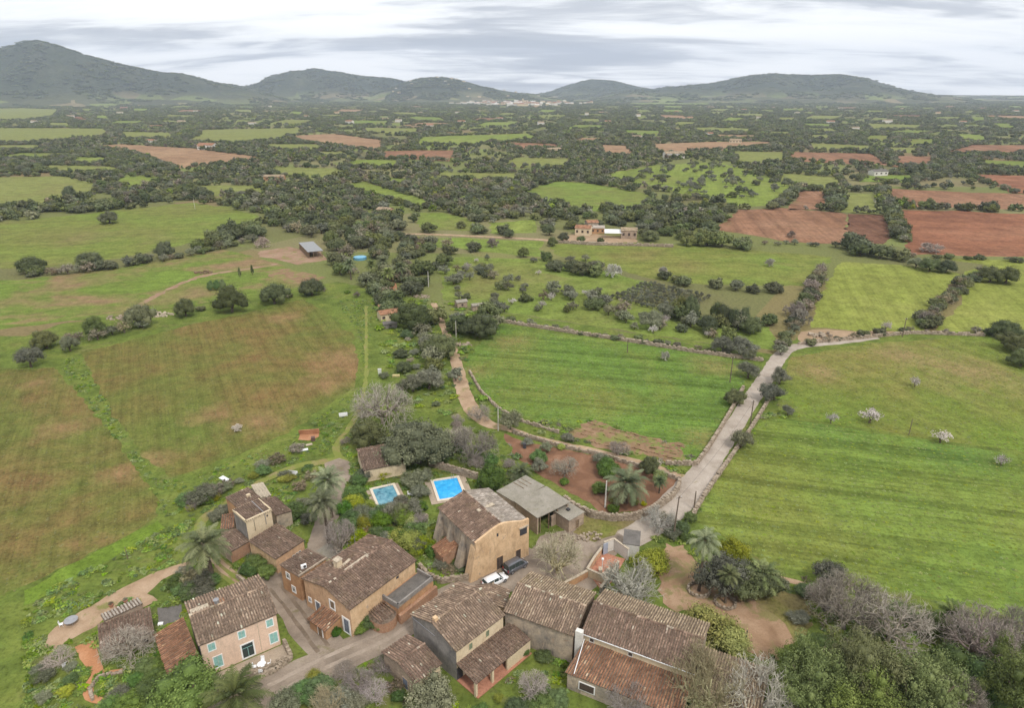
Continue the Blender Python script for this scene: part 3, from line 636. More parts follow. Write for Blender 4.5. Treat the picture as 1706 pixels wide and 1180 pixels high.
sheet('crop_field', [(600, 212), (700, 214), (700, 222), (610, 222)], F_LIGHT, 0.05)
sheet('crop_field', [(1150, 212), (1260, 214), (1250, 221), (1160, 220)], F_LIGHT, 0.05)
sheet('crop_field', [(1440, 206), (1540, 208), (1530, 216), (1450, 215)], F_LIGHT, 0.05)
sheet('crop_field', [(1040, 168), (1190, 170), (1180, 175), (1050, 174)], LIME, 0.05)
# --- right: red and brown plough, lime crops
sheet('ploughed_field', [(1330, 318), (1378, 318), (1380, 348), (1312, 350)], BROWN, 0.03)
sheet('crop_field', [(1408, 321), (1455, 323), (1466, 356), (1404, 353)], F_LIGHT, 0.03)
sheet('ploughed_field', [(1193, 383), (1228, 350), (1300, 346), (1410, 356), (1412, 408), (1320, 404), (1230, 388)], BROWN, 0.03)
sheet('ploughed_field', [(1412, 356), (1478, 358), (1486, 398), (1470, 406), (1414, 407)], DARKB, 0.03)
sheet('ploughed_field', [(1497, 350), (1600, 352), (1850, 362), (1850, 432), (1706, 428), (1520, 424), (1505, 395)], REDB, 0.03)
sheet('ploughed_field', [(1478, 314), (1560, 318), (1850, 330), (1850, 354), (1600, 346), (1500, 344)], BROWN, 0.03)
sheet('ploughed_field', [(1600, 290), (1850, 296), (1850, 328), (1690, 322)], REDB, 0.03)
LIMEROW = C('crop_lime_rows', [(0.30, (0.255, 0.275, 0.065)), (0.5, (0.285, 0.325, 0.07)), (0.7, (0.33, 0.345, 0.09))], 72, 0.9, 0.3, scale=0.02, fine=0.9)
sheet('crop_field', [(1398, 436), (1500, 442), (1598, 455), (1570, 500), (1540, 552), (1440, 552), (1348, 546), (1360, 500)], LIMEROW)
sheet('crop_field', [(1608, 452), (1645, 440), (1850, 445), (1850, 560), (1700, 556), (1560, 550), (1600, 500)], LIMEROW)
sheet('crop_field', [(1580, 432), (1850, 436), (1850, 446), (1640, 442)], LIMEROW, 0.03)
STRAW = dirt('straw_ground', (0.27, 0.20, 0.12), (0.36, 0.255, 0.165), (0.42, 0.30, 0.20), 0.15)
sheet('bare_ground', [(1325, 560), (1352, 548), (1440, 552), (1500, 552), (1440, 566), (1340, 572)], STRAW, 0.016)
F_R2 = C('crop_right_upper', [(0.30, (0.275, 0.235, 0.078)), (0.44, (0.219, 0.248, 0.057)), (0.56, (0.188, 0.259, 0.047)), (0.72, (0.178, 0.284, 0.043))], 112, 1.2, 0.22, (0.33, 0.23, 0.12), 0.45, 0.018, (0.58, 0.74), off=(40, 10, 0), spots=[(1600, 615, 16), (1360, 620, 8), (1500, 590, 12)], spotc=(0.34, 0.24, 0.12))
F_R1 = C('crop_right_lower', [(0.28, (0.253, 0.252, 0.065)), (0.44, (0.234, 0.275, 0.061)), (0.58, (0.206, 0.292, 0.058)), (0.74, (0.156, 0.285, 0.067))], -14, 0.8, 0.60, (0.27, 0.23, 0.07), 0.4, 0.016, (0.58, 0.74), off=(5, 60, 0))
sheet('crop_field', [(1318, 594), (1450, 572), (1650, 560), (1700, 600), (1850, 640), (1850, 790), (1706, 755), (1450, 716), (1300, 692), (1292, 640)], F_R2)
sheet('crop_field', [(1262, 704), (1300, 696), (1450, 720), (1706, 760), (1900, 800), (1900, 1100), (1706, 1036), (1540, 995), (1400, 965), (1290, 948), (1225, 905), (1158, 868), (1185, 800), (1235, 745)], F_R1)
F_MAIN = C('crop_green', [(0.28, (0.283, 0.254, 0.077)), (0.40, (0.229, 0.277, 0.064)), (0.53, (0.168, 0.267, 0.053)), (0.74, (0.201, 0.313, 0.060))], -12, 1.0, 0.55, (0.26, 0.205, 0.075), 0.5, 0.02, (0.60, 0.76), off=(23, 31, 0), spots=[(1195, 610, 10), (850, 570, 9), (1175, 730, 7), (790, 620, 6)], spotc=(0.29, 0.23, 0.09))
sheet('crop_field', [(768, 618), (800, 570), (835, 540), (1000, 562), (1150, 586), (1250, 604), (1238, 640), (1205, 700), (1160, 772), (1120, 776), (1080, 745), (980, 705), (930, 716), (860, 692), (800, 655)], F_MAIN)
PLOT = dirt('vegetable_plot_soil', (0.17, 0.12, 0.07), (0.25, 0.16, 0.095), (0.31, 0.205, 0.13), 0.35, 0.5, (0.19, 0.215, 0.06))
sheet('vegetable_plot', [(945, 722), (985, 703), (1050, 720), (1140, 742), (1130, 768), (1060, 760), (1000, 742)], PLOT, 0.018, 1.6, 1.4)
REDSOIL = dirt('red_garden_soil', (0.15, 0.085, 0.055), (0.215, 0.115, 0.07), (0.29, 0.165, 0.105), 0.25)
sheet('garden_soil', [(838, 724), (880, 738), (960, 752), (1060, 775), (1130, 800), (1128, 828), (1075, 852), (1010, 858), (960, 828), (900, 792), (862, 762)], REDSOIL, 0.016)
# --- roads and tracks
ROADM = dirt('road_surface', (0.29, 0.24, 0.195), (0.39, 0.335, 0.28), (0.46, 0.40, 0.34), 0.25, 0.06, (0.26, 0.22, 0.14))
LANE = dirt('village_lane', (0.20, 0.16, 0.125), (0.285, 0.23, 0.18), (0.36, 0.30, 0.24), 0.2, 0.14, (0.19, 0.165, 0.085))
SAND = dirt('sandy_path', (0.29, 0.20, 0.125), (0.39, 0.275, 0.18), (0.47, 0.345, 0.24), 0.3, 0.25)
EARTHY = dirt('earth_yard', (0.24, 0.15, 0.09), (0.33, 0.215, 0.135), (0.42, 0.29, 0.19), 0.22, 0.42, (0.21, 0.19, 0.075))
TRACKG = dirt('grassy_track', (0.26, 0.20, 0.10), (0.24, 0.22, 0.08), (0.33, 0.25, 0.15), 0.35, 0.75, (0.19, 0.225, 0.05))
EARTH = dirt('red_path', (0.40, 0.19, 0.095), (0.48, 0.235, 0.12), (0.54, 0.29, 0.16), 0.4)
DRYG = field('dry_grass', [(0.30, (0.27, 0.21, 0.12)), (0.48, (0.25, 0.21, 0.085)), (0.64, (0.20, 0.205, 0.055)), (0.8, (0.18, 0.22, 0.05))], None, scale=0.14, fine=1.6)
ribbon('road', [(1048, 900), (1085, 876), (1120, 846), (1160, 800), (1192, 756), (1222, 712), (1250, 668), (1276, 630), (1300, 594), (1325, 578), (1400, 570), (1460, 562)], [5.5, 5.5, 6.6, 5.6, 4.7, 4.4, 4.4, 4.4, 4.4, 4, 3.6, 3.4], ROADM, 0.040, 0.35)
ribbon('village_road', [(330, 1225), (430, 1165), (540, 1108), (640, 1062), (700, 1022), (760, 990), (835, 965), (900, 925)], [6, 6, 6, 5.5, 5.5, 5, 5.5, 5.5], LANE, 0.040, 0.3)
sheet('village_yard', [(836, 985), (872, 930), (900, 895), (960, 880), (1000, 868), (1030, 872), (1075, 880), (1020, 930), (985, 985), (920, 1000)], LANE, 0.032, 0.4)
sheet('dry_grass', [(955, 888), (965, 852), (1000, 856), (1060, 860), (1075, 872), (1030, 885), (990, 905)], DRYG, 0.036, 0.4)
ribbon('village_lane', [(565, 1100), (520, 1052), (490, 1010), (465, 978), (432, 952), (398, 948)], [4.5, 5.5, 5, 4.5, 3.5, 3], LANE, 0.036, 0.3)
ribbon('dirt_track', [(420, 985), (385, 960), (350, 925), (332, 890), (342, 862), (385, 832), (440, 800), (500, 776), (560, 768)], [2.8, 2.6, 2.2, 1.9, 1.8, 1.8, 1.8, 2.0, 2.6], TRACKG, 0.034, 0.35)
sheet('farm_track', [(506, 935), (518, 890), (540, 830), (548, 790), (540, 772), (565, 764), (585, 772), (582, 795), (570, 840), (556, 885), (548, 935), (520, 945)], LANE, 0.037, 0.4)
ribbon('dirt_track', [(572, 772), (560, 745), (590, 700), (608, 640), (610, 580), (610, 510)], [2.2, 1.6, 1.3, 1.1, 1.0, 1.0], TRACKG, 0.022, 0.5)
sheet('sandy_terrace', [(325, 932), (322, 942), (270, 968), (245, 990), (262, 1000), (240, 1012), (212, 998), (180, 1025), (158, 1045), (120, 1064), (88, 1084), (72, 1080), (80, 1058), (105, 1036), (150, 1010), (205, 978), (265, 952)], SAND, 0.03, 0.3)
ribbon('red_path', [(140, 1072), (148, 1092), (158, 1110), (162, 1124), (148, 1142), (150, 1162), (168, 1168)], [2.4, 2.2, 1.8, 1.5, 1.2, 1.1, 1.0], EARTH, 0.03, 0.2, 0.8)
ribbon('red_path', [(158, 1120), (180, 1122), (204, 1118)], [1.0, 0.9, 0.7], EARTH, 0.034, 0.15, 0.8)
RUT = dirt('wheel_rut', (0.15, 0.115, 0.085), (0.20, 0.155, 0.115), (0.26, 0.205, 0.155), 0.5)
def ruts(pts, offs, mat, z, w=.5):
    W_ = [at(*p) for p in pts]
    for o_ in offs:
        out = []
        for i, p in enumerate(W_):
            d = W_[min(i+1, len(W_)-1)]-W_[max(i-1, 0)]; d = d/np.hypot(*d); out.append(p+np.array([-d[1], d[0]])*o_)
        ribbon('wheel_rut', [pix(*p) for p in out], w, mat, z, .16, .8)
ruts([(545, 1080), (510, 1035), (485, 1002), (462, 975)], (-.3, 1.3), RUT, .046, .55)
ruts([(400, 968), (378, 952), (352, 925), (335, 892)], (-.55, .55), SAND, .040, .45)
ruts([(450, 1152), (540, 1106), (640, 1060), (700, 1020), (760, 988)], (-.9, .9), dirt('lane_worn', (0.26, 0.21, 0.165), (0.33, 0.27, 0.215), (0.39, 0.325, 0.265), 0.4), .046, .7)
ribbon('dirt_lane', [(722, 505), (742, 552), (758, 595), (768, 640), (786, 682), (812, 706), (850, 716), (900, 732), (1000, 754), (1080, 776), (1148, 802)], [2.2, 2.4, 3.4, 4.0, 4.2, 3.4, 2.2, 1.9, 1.9, 2.2, 3.4], SAND, 0.038, 0.3)
sheet('sandy_yard', [(1108, 905), (1145, 908), (1165, 955), (1215, 985), (1290, 1005), (1325, 1050), (1312, 1088), (1270, 1100), (1245, 1085), (1240, 1050), (1185, 1022), (1130, 1020), (1100, 985)], EARTHY, 0.030, 0.9, 1.0)
sheet('dry_lawn', [(1230, 985), (1290, 985), (1345, 998), (1350, 1040), (1330, 1075), (1310, 1040), (1270, 1010)], DRYG, 0.034, 0.4)
ribbon('garden_path', [(1285, 962), (1330, 972), (1372, 985)], 1.3, SAND, 0.034, 0.2)
ribbon('country_lane', [(632, 392), (700, 390), (800, 394), (880, 398), (960, 404), (1080, 408)], 4.0, SAND, 0.05, 0.6, 5)
ribbon('red_track', [(648, 450), (655, 480), (662, 505)], 3.0, SOIL_RED, 0.03, 0.4)
sheet('farmyard', [(425, 418), (480, 412), (530, 420), (545, 432), (500, 440), (440, 430)], SOIL_PINK, 0.03)
sheet('garden_soil', [(440, 452), (480, 448), (540, 462), (520, 474), (470, 470)], PLOT, 0.03)
sheet('house_terrace', [(935, 394), (965, 388), (1058, 396), (1060, 404), (1000, 405), (940, 402)], STRAW, 0.06)

# the small far fields
gf = np.random.default_rng(5); FARM = [F_LIGHT, F_LIGHT, LIME, TAN, GRASSF, OLIVE_F, BROWN, F_LIGHT, GRASSF]
for _ in range(2200):
    y = 178 + 150*gf.random()**1.5; x = gf.uniform(-60, 1760); w_ = gf.uniform(.4, 1.0)*(14+(y-165)*.62); h_ = gf.uniform(.35, .8)*(1.6+(y-165)*.13); sk = gf.uniform(-.5, .5)*w_
    P4 = [(x-w_-sk, y+h_*gf.uniform(.6, 1)), (x+w_*gf.uniform(.7, 1)-sk, y+h_), (x+w_+sk, y-h_*gf.uniform(.6, 1)), (x-w_*gf.uniform(.7, 1)+sk, y-h_)]
    big_ = [(x-w_*1.15-abs(sk), y+h_*1.15), (x+w_*1.15+abs(sk), y+h_*1.15), (x+w_*1.15+abs(sk), y-h_*1.15), (x-w_*1.15-abs(sk), y-h_*1.15), (x, y+h_*1.3), (x, y-h_*1.3), (x, y), (x-w_, y), (x+w_, y)]
    BX, BY = np.array([p[0] for p in big_]), np.array([p[1] for p in big_])
    if any(inpoly(BX, BY, o_).any() or inpoly(np.array([p[0] for p in o_]), np.array([p[1] for p in o_]), big_[:4]).any() for o_ in OPEN): continue
    if inpoly(BX, BY, [(1000, 292), (1090, 270), (1200, 265), (1300, 295), (1335, 315), (1310, 345), (1240, 345), (1150, 325)]).any(): continue
    sheet('crop_field' , P4, FARM[gf.integers(len(FARM))], 0.05)
    if sum(1 for o_ in OPEN if np.mean([p[1] for p in o_]) < 345) > 175: break

# ------------------------------------------------------------------ hills
hm = NM('hill_cover', 1.0, 0.05)
h1 = hm.noise(hm.coord(), 0.0045, 9, 0.75); c = hm.ramp(h1, [(0.36, (0.050, 0.062, 0.036)), (0.5, (0.068, 0.080, 0.046)), (0.62, (0.098, 0.103, 0.058)), (0.74, (0.20, 0.185, 0.11))])
h2 = hm.noise(hm.coord(), 0.04, 6, 0.75); c = hm.mix(0.6, c, hm.ramp(h2, [(0.35, 0.35), (0.6, 1.0)]), 'MULTIPLY')
# farmed lower slopes: the same mosaic of small fields as the plain
hv = hm.n('ShaderNodeTexVoronoi'); hv.inputs['Scale'].default_value = 0.006; hm.t.links.new(hm.coord((1, 1, 0), R(20)), hv.inputs['Vector'])
hs_ = hm.n('ShaderNodeSeparateColor'); hm.t.links.new(hv.outputs['Color'], hs_.inputs[0])
hmos = hm.ramp(hs_.outputs[0], [(0.0, (0.085, 0.09, 0.05)), (0.45, (0.13, 0.135, 0.07)), (0.6, (0.23, 0.27, 0.09)), (0.75, (0.12, 0.12, 0.07)), (0.9, (0.27, 0.22, 0.13)), (1.0, (0.2, 0.24, 0.085))])
hx_ = hm.n('ShaderNodeSeparateXYZ'); hm.t.links.new(hm.n('ShaderNodeNewGeometry').outputs['Position'], hx_.inputs[0])
hzm = hm.math('ADD', hm.math('MULTIPLY', hx_.outputs[2], 0.008), hm.math('MULTIPLY', h1, 0.7))
c = hm.mix(hm.ramp(hzm, [(0.55, 0.0), (0.95, 1.0)]), hm.mix(0.35, hmos, hm.ramp(h2, [(0.35, 0.35), (0.6, 1.0)]), 'MULTIPLY'), c)
hm.col(c); hm.bump(h2, 0.8, 12.0)
HILLF = []
def hill(name, sky_px, dist, depth, label=None):
    """a ridge whose crest, at the given distance, stands as high as the skyline points show"""
    az = [math.atan((p[0]-853)/FPX/(CP + (590-p[1])/FPX*SP)) for p in sky_px]
    hh = []
    for p in sky_px:
        a, b = (p[0]-853)/FPX, (590-p[1])/FPX; dy, dz = CP + b*SP, -SP + b*CP
        hh.append(CAM_H + dz/math.hypot(a, dy)*dist)
    a0, a1 = az[0], az[-1]; nu, nv = 230, 60; seed = len(HILLF)*13.7
    def crest(a): return np.interp(a, az, hh)
    v = np.zeros((nu, nv, 3))
    for i in range(nu):
        a = a0 + (a1-a0)*i/(nu-1); base = max(0.0, crest(a))
        for j in range(nv):
            t = j/(nv-1)*1.5; r = dist - depth + depth*t
            x, y = r*math.sin(a), r*math.cos(a)
            prof = (t*t*(3-2*t) if t < 1 else 1-(t-1)*1.6)
            n1 = mnoise.fractal(Vector((x/700+seed, y/700, seed)), 0.9, 2.1, 6)
            k = min(1.0, t)*(1-min(1.0, t))*4 if t < 1 else 0.0
            rg = 1-abs(mnoise.noise(Vector((x/420+seed, y/900+seed, 2.2))))*2.0; rg2 = 1-abs(mnoise.noise(Vector((x/170-seed, y/330, 5.1))))*2.0
            z = base*max(0, prof) * (1 + (0.50*n1 + 0.42*(rg-.4) + 0.16*(rg2-.4))*k) + (mnoise.noise(Vector((x/90, y/90, seed)))*5 + mnoise.noise(Vector((x/30, y/30, seed)))*3)*min(1, base*prof/30)
            if t < 1: z = min(z, CAM_H + (base-CAM_H)*(r/dist) + 2)
            v[i, j] = (x, y, max(z, -1.5) if base*prof > 2 else z-1.5)
    idx = np.arange(nu*nv).reshape(nu, nv); f = np.stack([idx[:-1, :-1], idx[1:, :-1], idx[1:, 1:], idx[:-1, 1:]], -1).reshape(-1, 4)
    o = link(name, np_mesh(name, v.reshape(-1, 3), f, hm.m, smooth=True)); o['kind'] = 'structure'
    if label: o['label'] = label
    HILLF.append(v)
hill('hill', [(-420, 190), (-200, 120), (-60, 90), (41, 70), (62, 68), (90, 75), (140, 92), (200, 108), (235, 115), (270, 122), (300, 123), (340, 132), (370, 139), (430, 148), (480, 162)], 5600, 1500, 'high dark wooded mountain rising at the left edge')
hill('hill', [(340, 170), (390, 150), (430, 138), (445, 128), (490, 118), (525, 114), (560, 120), (610, 128), (650, 131), (690, 140), (740, 152), (800, 168)], 6500, 1500, 'peaked wooded hill between the mountain and the town')
hill('hill', [(590, 172), (640, 152), (680, 137), (700, 131), (735, 129), (760, 133), (800, 145), (850, 153), (890, 158), (960, 168)], 5600, 900, 'low wooded hill with houses above the town')
hill('hill', [(830, 170), (890, 158), (920, 152), (950, 140), (985, 133), (1020, 135), (1060, 145), (1100, 152), (1180, 168)], 7600, 1700, 'distant hill with a flat rocky top behind the town')
hill('hill', [(960, 172), (1030, 152), (1090, 147), (1130, 143), (1180, 140), (1210, 134), (1250, 126), (1290, 123), (1340, 126), (1400, 125), (1450, 132), (1500, 147), (1550, 156), (1600, 163), (1660, 172)], 6200, 1700, 'broad flat-topped wooded hill on the right')
hill('hill', [(1350, 175), (1450, 164), (1560, 160), (1640, 162), (1706, 160), (1800, 156), (1950, 150), (2100, 175)], 8200, 1100, 'low far ridge at the right edge')
hill('hill', [(-600, 160), (-300, 157), (280, 156), (430, 150), (700, 154), (900, 157), (1100, 157), (1300, 156), (1560, 158), (1706, 159), (2000, 157), (2400, 160)], 9500, 900, 'faint far ridge closing the plain')

# ------------------------------------------------------------------ trees across the plain
PLACED = []   # (kind, x, y, h, r, label, group)
def zone(poly, per100, kinds, hr, rr, label, group, seed=1, inopen=False, minfrac=0.0):
    """scatter trees over a patch outlined in the photograph, per100 trees to 100 square metres"""
    w = np.array([at(*p) for p in poly]); lo, hi = w.min(0), w.max(0); g = np.random.default_rng(seed)
    n = int(np.prod(hi-lo)*per100/100); P = g.uniform(lo, hi, (n, 2)); U, V_ = pix(P[:, 0], P[:, 1])
    ok = inpoly(U, V_, poly) & ~inpoly(U, V_, [(578, 418), (624, 418), (630, 456), (572, 456)]) & ~inpoly(U, V_, [(490, 396), (545, 400), (560, 430), (500, 432)]) & ~inpoly(U, V_, [(1012, 500), (1075, 468), (1195, 500), (1130, 535)])
    if not inopen:
        for q in OPEN: ok &= ~inpoly(U, V_, q)
    for i in np.where(ok)[0]:
        k = kinds[g.integers(len(kinds))]; s = g.uniform(0, 1)**1.3
        PLACED.append((k, P[i, 0], P[i, 1], (hr[0]+(hr[1]-hr[0])*s)*g.uniform(.85, 1.15), (rr[0]+(rr[1]-rr[0])*s)*1.28, label, group))
def hedge(pts, step, kinds, hr, rr, label, group, wob=1.0, seed=3, skip=0.0):
    g = np.random.default_rng(seed + 500 + int(pts[0][0])); w = [at(*p) for p in pts]
    for a, b in zip(w[:-1], w[1:]):
        L = np.hypot(*(b-a)); n = max(1, int(L/step))
        for i in range(n):
            if g.random() < skip: continue
            p = a + (b-a)*(i+g.random())/n + g.normal(size=2)*wob; s = g.random()**1.2
            PLACED.append((kinds[g.integers(len(kinds))], p[0], p[1], (hr[0]+(hr[1]-hr[0])*s)*1.05, (rr[0]+(rr[1]-rr[0])*s)*1.28, label, group))
OO = ['oak']*4 + ['olive']
# woods and scrub of the middle distance
zone([(445, 372), (520, 348), (600, 332), (640, 345), (668, 382), (700, 412), (706, 470), (690, 500), (655, 505), (620, 478), (560, 462), (548, 440), (540, 425), (500, 395), (470, 385)], 1.5, ['oak']*5+['olive', 'dry'], (4.5, 8), (2.4, 4.6), 'dark evergreen tree in the wood around the round blue pool', 'trees of the wood by the round pool', 11)
zone([(160, 322), (240, 285), (380, 295), (500, 300), (560, 316), (600, 335), (520, 352), (450, 362), (380, 345), (330, 336), (250, 336)], 1.7, ['oak', 'oak', 'olive', 'dry'], (2.5, 5.5), (1.6, 3.4), 'tree or tall bush in the grey scrub above the olive-green field', 'trees of the grey scrubland', 12)
zone([(640, 305), (720, 290), (800, 285), (900, 296), (925, 300), (865, 325), (900, 350), (840, 372), (760, 366), (745, 348), (700, 320)], 1.3, OO+['dry'], (4, 8), (2.4, 4.6), 'dark evergreen tree in the wood below the central pastures', 'trees of the central wood', 13)
zone([(735, 455), (800, 445), (900, 480), (1000, 490), (1040, 505), (1200, 540), (1280, 556), (1285, 585), (1190, 575), (1000, 545), (900, 530), (835, 522), (745, 500)], 1.6, ['olive']*5+['oak', 'oak', 'blossom', 'dry'], (3, 5.4), (1.4, 2.9), 'small olive or almond tree in the rough orchard above the outlined green field', 'trees of the rough orchard', 14)
zone([(735, 450), (770, 430), (880, 434), (960, 452), (900, 475), (800, 462)], 0.55, ['olive', 'olive', 'blossom', 'dry'], (2.4, 4), (1.2, 2.2), 'pale young tree in the orchard meadow below the country lane', 'young trees of the orchard meadow', 15)
zone([(1010, 305), (1100, 276), (1200, 272), (1290, 300), (1315, 312), (1240, 335), (1150, 322), (1080, 320)], 0.45, ['olive']*3+['oak'], (3.5, 6), (2, 3.4), 'rounded tree standing in the bright green far orchard', 'trees of the bright far orchard', 16)
zone([(1085, 330), (1200, 332), (1230, 345), (1200, 378), (1145, 395), (1075, 400), (1070, 372), (1000, 360)], 0.8, OO, (3.5, 7), (2, 4), 'dark evergreen tree behind the farmhouse with the white canopy', 'trees behind the canopy farmhouse', 17)
zone([(560, 475), (600, 490), (600, 530), (560, 510), (540, 500)], 0.5, ['olive', 'dry', 'green'], (1.5, 3), (1, 1.8), 'low bush beside the grassy track', 'bushes beside the grassy track', 18)
zone([(690, 350), (760, 352), (860, 372), (925, 380), (915, 395), (800, 390), (690, 386)], 0.9, OO, (4, 7), (2.4, 4.2), 'evergreen tree in the small fields above the country lane', 'trees above the country lane', 19)
zone([(1070, 345), (1200, 350), (1195, 392), (1150, 405), (1070, 395)], 0.9, OO, (4, 7.5), (2.4, 4.4), 'evergreen tree right of the canopy farmhouse', 'trees right of the canopy farmhouse', 20)
zone([(905, 360), (1000, 352), (1080, 352), (1075, 378), (960, 382), (915, 388)], 1.0, OO, (4, 7.5), (2.4, 4.4), 'evergreen tree close behind the canopy farmhouse', 'trees close behind the canopy farmhouse', 21)
zone([(690, 415), (760, 420), (740, 470), (700, 480)], 0.9, OO, (4, 7), (2.4, 4), 'evergreen tree at the left edge of the orchard meadow', 'trees left of the orchard meadow', 22)
zone([(-40, 250), (130, 252), (260, 268), (300, 286), (200, 296), (60, 288), (-40, 290)], 1.3, OO, (4, 8), (2.6, 4.6), 'tree of the dark wood above the pale green field', 'trees of the dark wood at left', 23)
zone([(1500, 276), (1706, 270), (1760, 290), (1600, 288), (1520, 312), (1490, 300)], 1.1, OO, (4, 8), (2.6, 4.6), 'tree of the dark wood above the red fields', 'trees of the wood above the red fields', 24)
zone([(820, 552), (838, 528), (790, 522), (745, 520), (740, 545)], 1.0, ['oak', 'olive'], (4, 7), (2.2, 3.6), 'tree in the thicket by the pale pole at the lane', 'trees by the lane pole', 25)
# olive grove in straight rows
A_, B_, D_ = at(1022, 498), at(1130, 525), at(1075, 474)
for i in range(14):
    for j in range(8):
        p = A_ + (B_-A_)*i/13 + (D_-A_)*j/7 + rng.normal(size=2)*.3
        PLACED.append(('olive', p[0], p[1], rng.uniform(2.0, 2.6), rng.uniform(1.0, 1.35), 'clipped olive tree in the straight rows of the grove', 'olive trees in rows'))
# hedgerows
hedge([(41, 463), (120, 456), (200, 446), (290, 432), (372, 413), (430, 402)], 3.4, ['oak', 'oak', 'olive', 'dry'], (2, 5.5), (1.6, 3.2), 'evergreen bush in the hedge between the paddock and the olive-green field', 'hedge above the paddock', 1.0)
hedge([(330, 418), (385, 402), (410, 388), (432, 396)], 3.2, ['oak'], (6, 10), (3.5, 5.2), 'large dark tree at the end of the hedge above the paddock', 'large trees above the paddock', 2.0)
hedge([(-60, 358), (60, 352), (145, 352), (200, 342), (250, 336), (320, 332)], 4.0, OO, (4, 8), (2.6, 4.6), 'dark tree in the row above the olive-green field at the left', 'row above the olive-green field', 2.0)
hedge([(1466, 316), (1474, 335), (1484, 358), (1494, 382), (1502, 405)], 4.5, OO, (4.5, 7), (3, 4.6), 'tree in the tall hedge between the brown and red ploughed fields', 'tall hedge between the ploughed fields', 1.0)
hedge([(1386, 322), (1390, 336), (1394, 350)], 5, ['oak'], (5, 8), (3.4, 4.8), 'tree in the short hedge between brown and green strips', 'short hedge between the strips', 1.2)
hedge([(1285, 350), (1310, 332), (1335, 314)], 5, OO, (4, 6.5), (3, 4.4), 'tree in the slanting hedge beside the bright orchard', 'slanting hedge by the orchard', 1.2)
hedge([(1500, 346), (1600, 351), (1700, 354), (1800, 356)], 15, ['oak'], (4, 6), (2.8, 4.2), 'lone dark tree on the line between the two red fields', 'trees between the red fields', 1.0)
hedge([(1152, 408), (1200, 410), (1252, 416)], 4.5, ['oak'], (6, 9), (4, 5.4), 'big dark tree in the dense clump below the brown field', 'dense clump below the brown field', 2.0)
hedge([(1260, 408), (1330, 408), (1412, 414)], 5, ['oak', 'olive', 'dry'], (2, 4), (1.6, 2.6), 'bush in the low hedge below the brown field', 'low hedge below the brown field', 1.0)
hedge([(1405, 412), (1440, 424), (1480, 432), (1510, 434)], 4.5, ['oak'], (6, 10), (4, 6), 'great dark oak in the clump at the end of the tall hedge', 'oaks at the foot of the tall hedge', 2.2)
hedge([(1520, 428), (1600, 432), (1706, 436), (1800, 440)], 6, ['dry', 'oak', 'olive'], (1.5, 3), (1.4, 2.6), 'scrubby bush in the hedge under the red field', 'scrubby hedge under the red field', 1.0)
hedge([(1320, 552), (1330, 530), (1345, 505), (1355, 480), (1372, 452)], 3.2, ['dry', 'dry', 'oak', 'bare_brown'], (3, 6), (2, 3.4), 'brown and green bush in the hedge beside the bright lime field', 'hedge at the left of the lime field', 1.0)
hedge([(1535, 550), (1555, 525), (1580, 502), (1605, 478), (1632, 458)], 3.4, ['oak', 'oak', 'dry'], (3, 5.5), (2, 3.2), 'bush in the hedge that splits the two lime fields', 'hedge between the lime fields', 1.0)
hedge([(1340, 575), (1430, 562), (1500, 552), (1580, 556), (1660, 558)], 5, ['dry', 'oak', 'olive'], (1.2, 2.6), (1, 2), 'low bush along the lane below the lime fields', 'bushes along the upper lane', 0.6)
hedge([(840, 534), (930, 550), (1050, 568), (1180, 586), (1262, 600)], 3.0, ['dry', 'olive', 'oak'], (1, 2.2), (0.9, 1.7), 'low scrubby bush on the stone wall above the green field', 'scrub on the wall above the green field', 0.8)
hedge([(1292, 592), (1305, 570), (1318, 552)], 3.0, ['dry', 'oak', 'olive'], (2, 4), (1.4, 2.4), 'bush in the hedge where the road bends', 'hedge at the bend of the road', 0.8)
hedge([(880, 428), (930, 436), (1000, 432)], 9, OO, (3.5, 5.5), (2.2, 3.4), 'tree on the pasture line left of the olive field', 'trees on the pasture line', 2.0)
hedge([(1100, 468), (1190, 480), (1290, 488)], 5, OO+['dry'], (3, 5.5), (2, 3.4), 'tree in the loose hedge under the olive field', 'loose hedge under the olive field', 2.0)
hedge([(905, 448), (940, 452), (975, 456), (1005, 455)], 4.0, OO, (5, 7.5), (3.2, 4.6), 'dark tree in the clump standing in the pasture below the lane', 'clump in the pasture', 2.5)
hedge([(660, 405), (720, 412), (790, 418), (820, 424)], 7, ['olive', 'oak', 'dry'], (5, 7.5), (3, 4.4), 'spreading tree below the bend of the country lane', 'trees below the country lane', 1.5)
hedge([(41, 588), (120, 572), (170, 562), (240, 545)], 4, ['oak', 'olive', 'dry'], (2.5, 4.5), (1.6, 2.8), 'bush in the row along the top of the left fields', 'bushes along the top of the left fields', 1.5)
hedge([(300, 520), (400, 508), (500, 492), (540, 486)], 4, ['oak', 'dry'], (1, 2.2), (1, 1.8), 'low bush under the row of round trees', 'low bushes under the round trees', 1.0)
hedge([(620, 470), (660, 520), (700, 545)], 4.5, ['oak'], (5, 7.5), (3, 4.4), 'evergreen tree in the belt beside the small red-roofed house', 'belt by the small house', 3.0)
hedge([(700, 560), (720, 590), (735, 620), (728, 645)], 4.0, ['olive', 'oak'], (4, 6.5), (2.4, 3.6), 'grey olive tree beside the sandy lane', 'olives beside the sandy lane', 1.8)
hedge([(760, 545), (800, 560), (825, 552), (790, 535)], 4.0, ['oak', 'olive'], (5, 7), (2.8, 4), 'dark tree at the upper corner of the green field', 'trees at the corner of the green field', 1.8)
hedge([(1130, 528), (1200, 545), (1275, 548)], 3.6, ['oak', 'oak', 'olive'], (4, 6.5), (2.2, 3.4), 'dark tree in the clump beside the olive grove', 'dark clump beside the olive grove', 2.5)
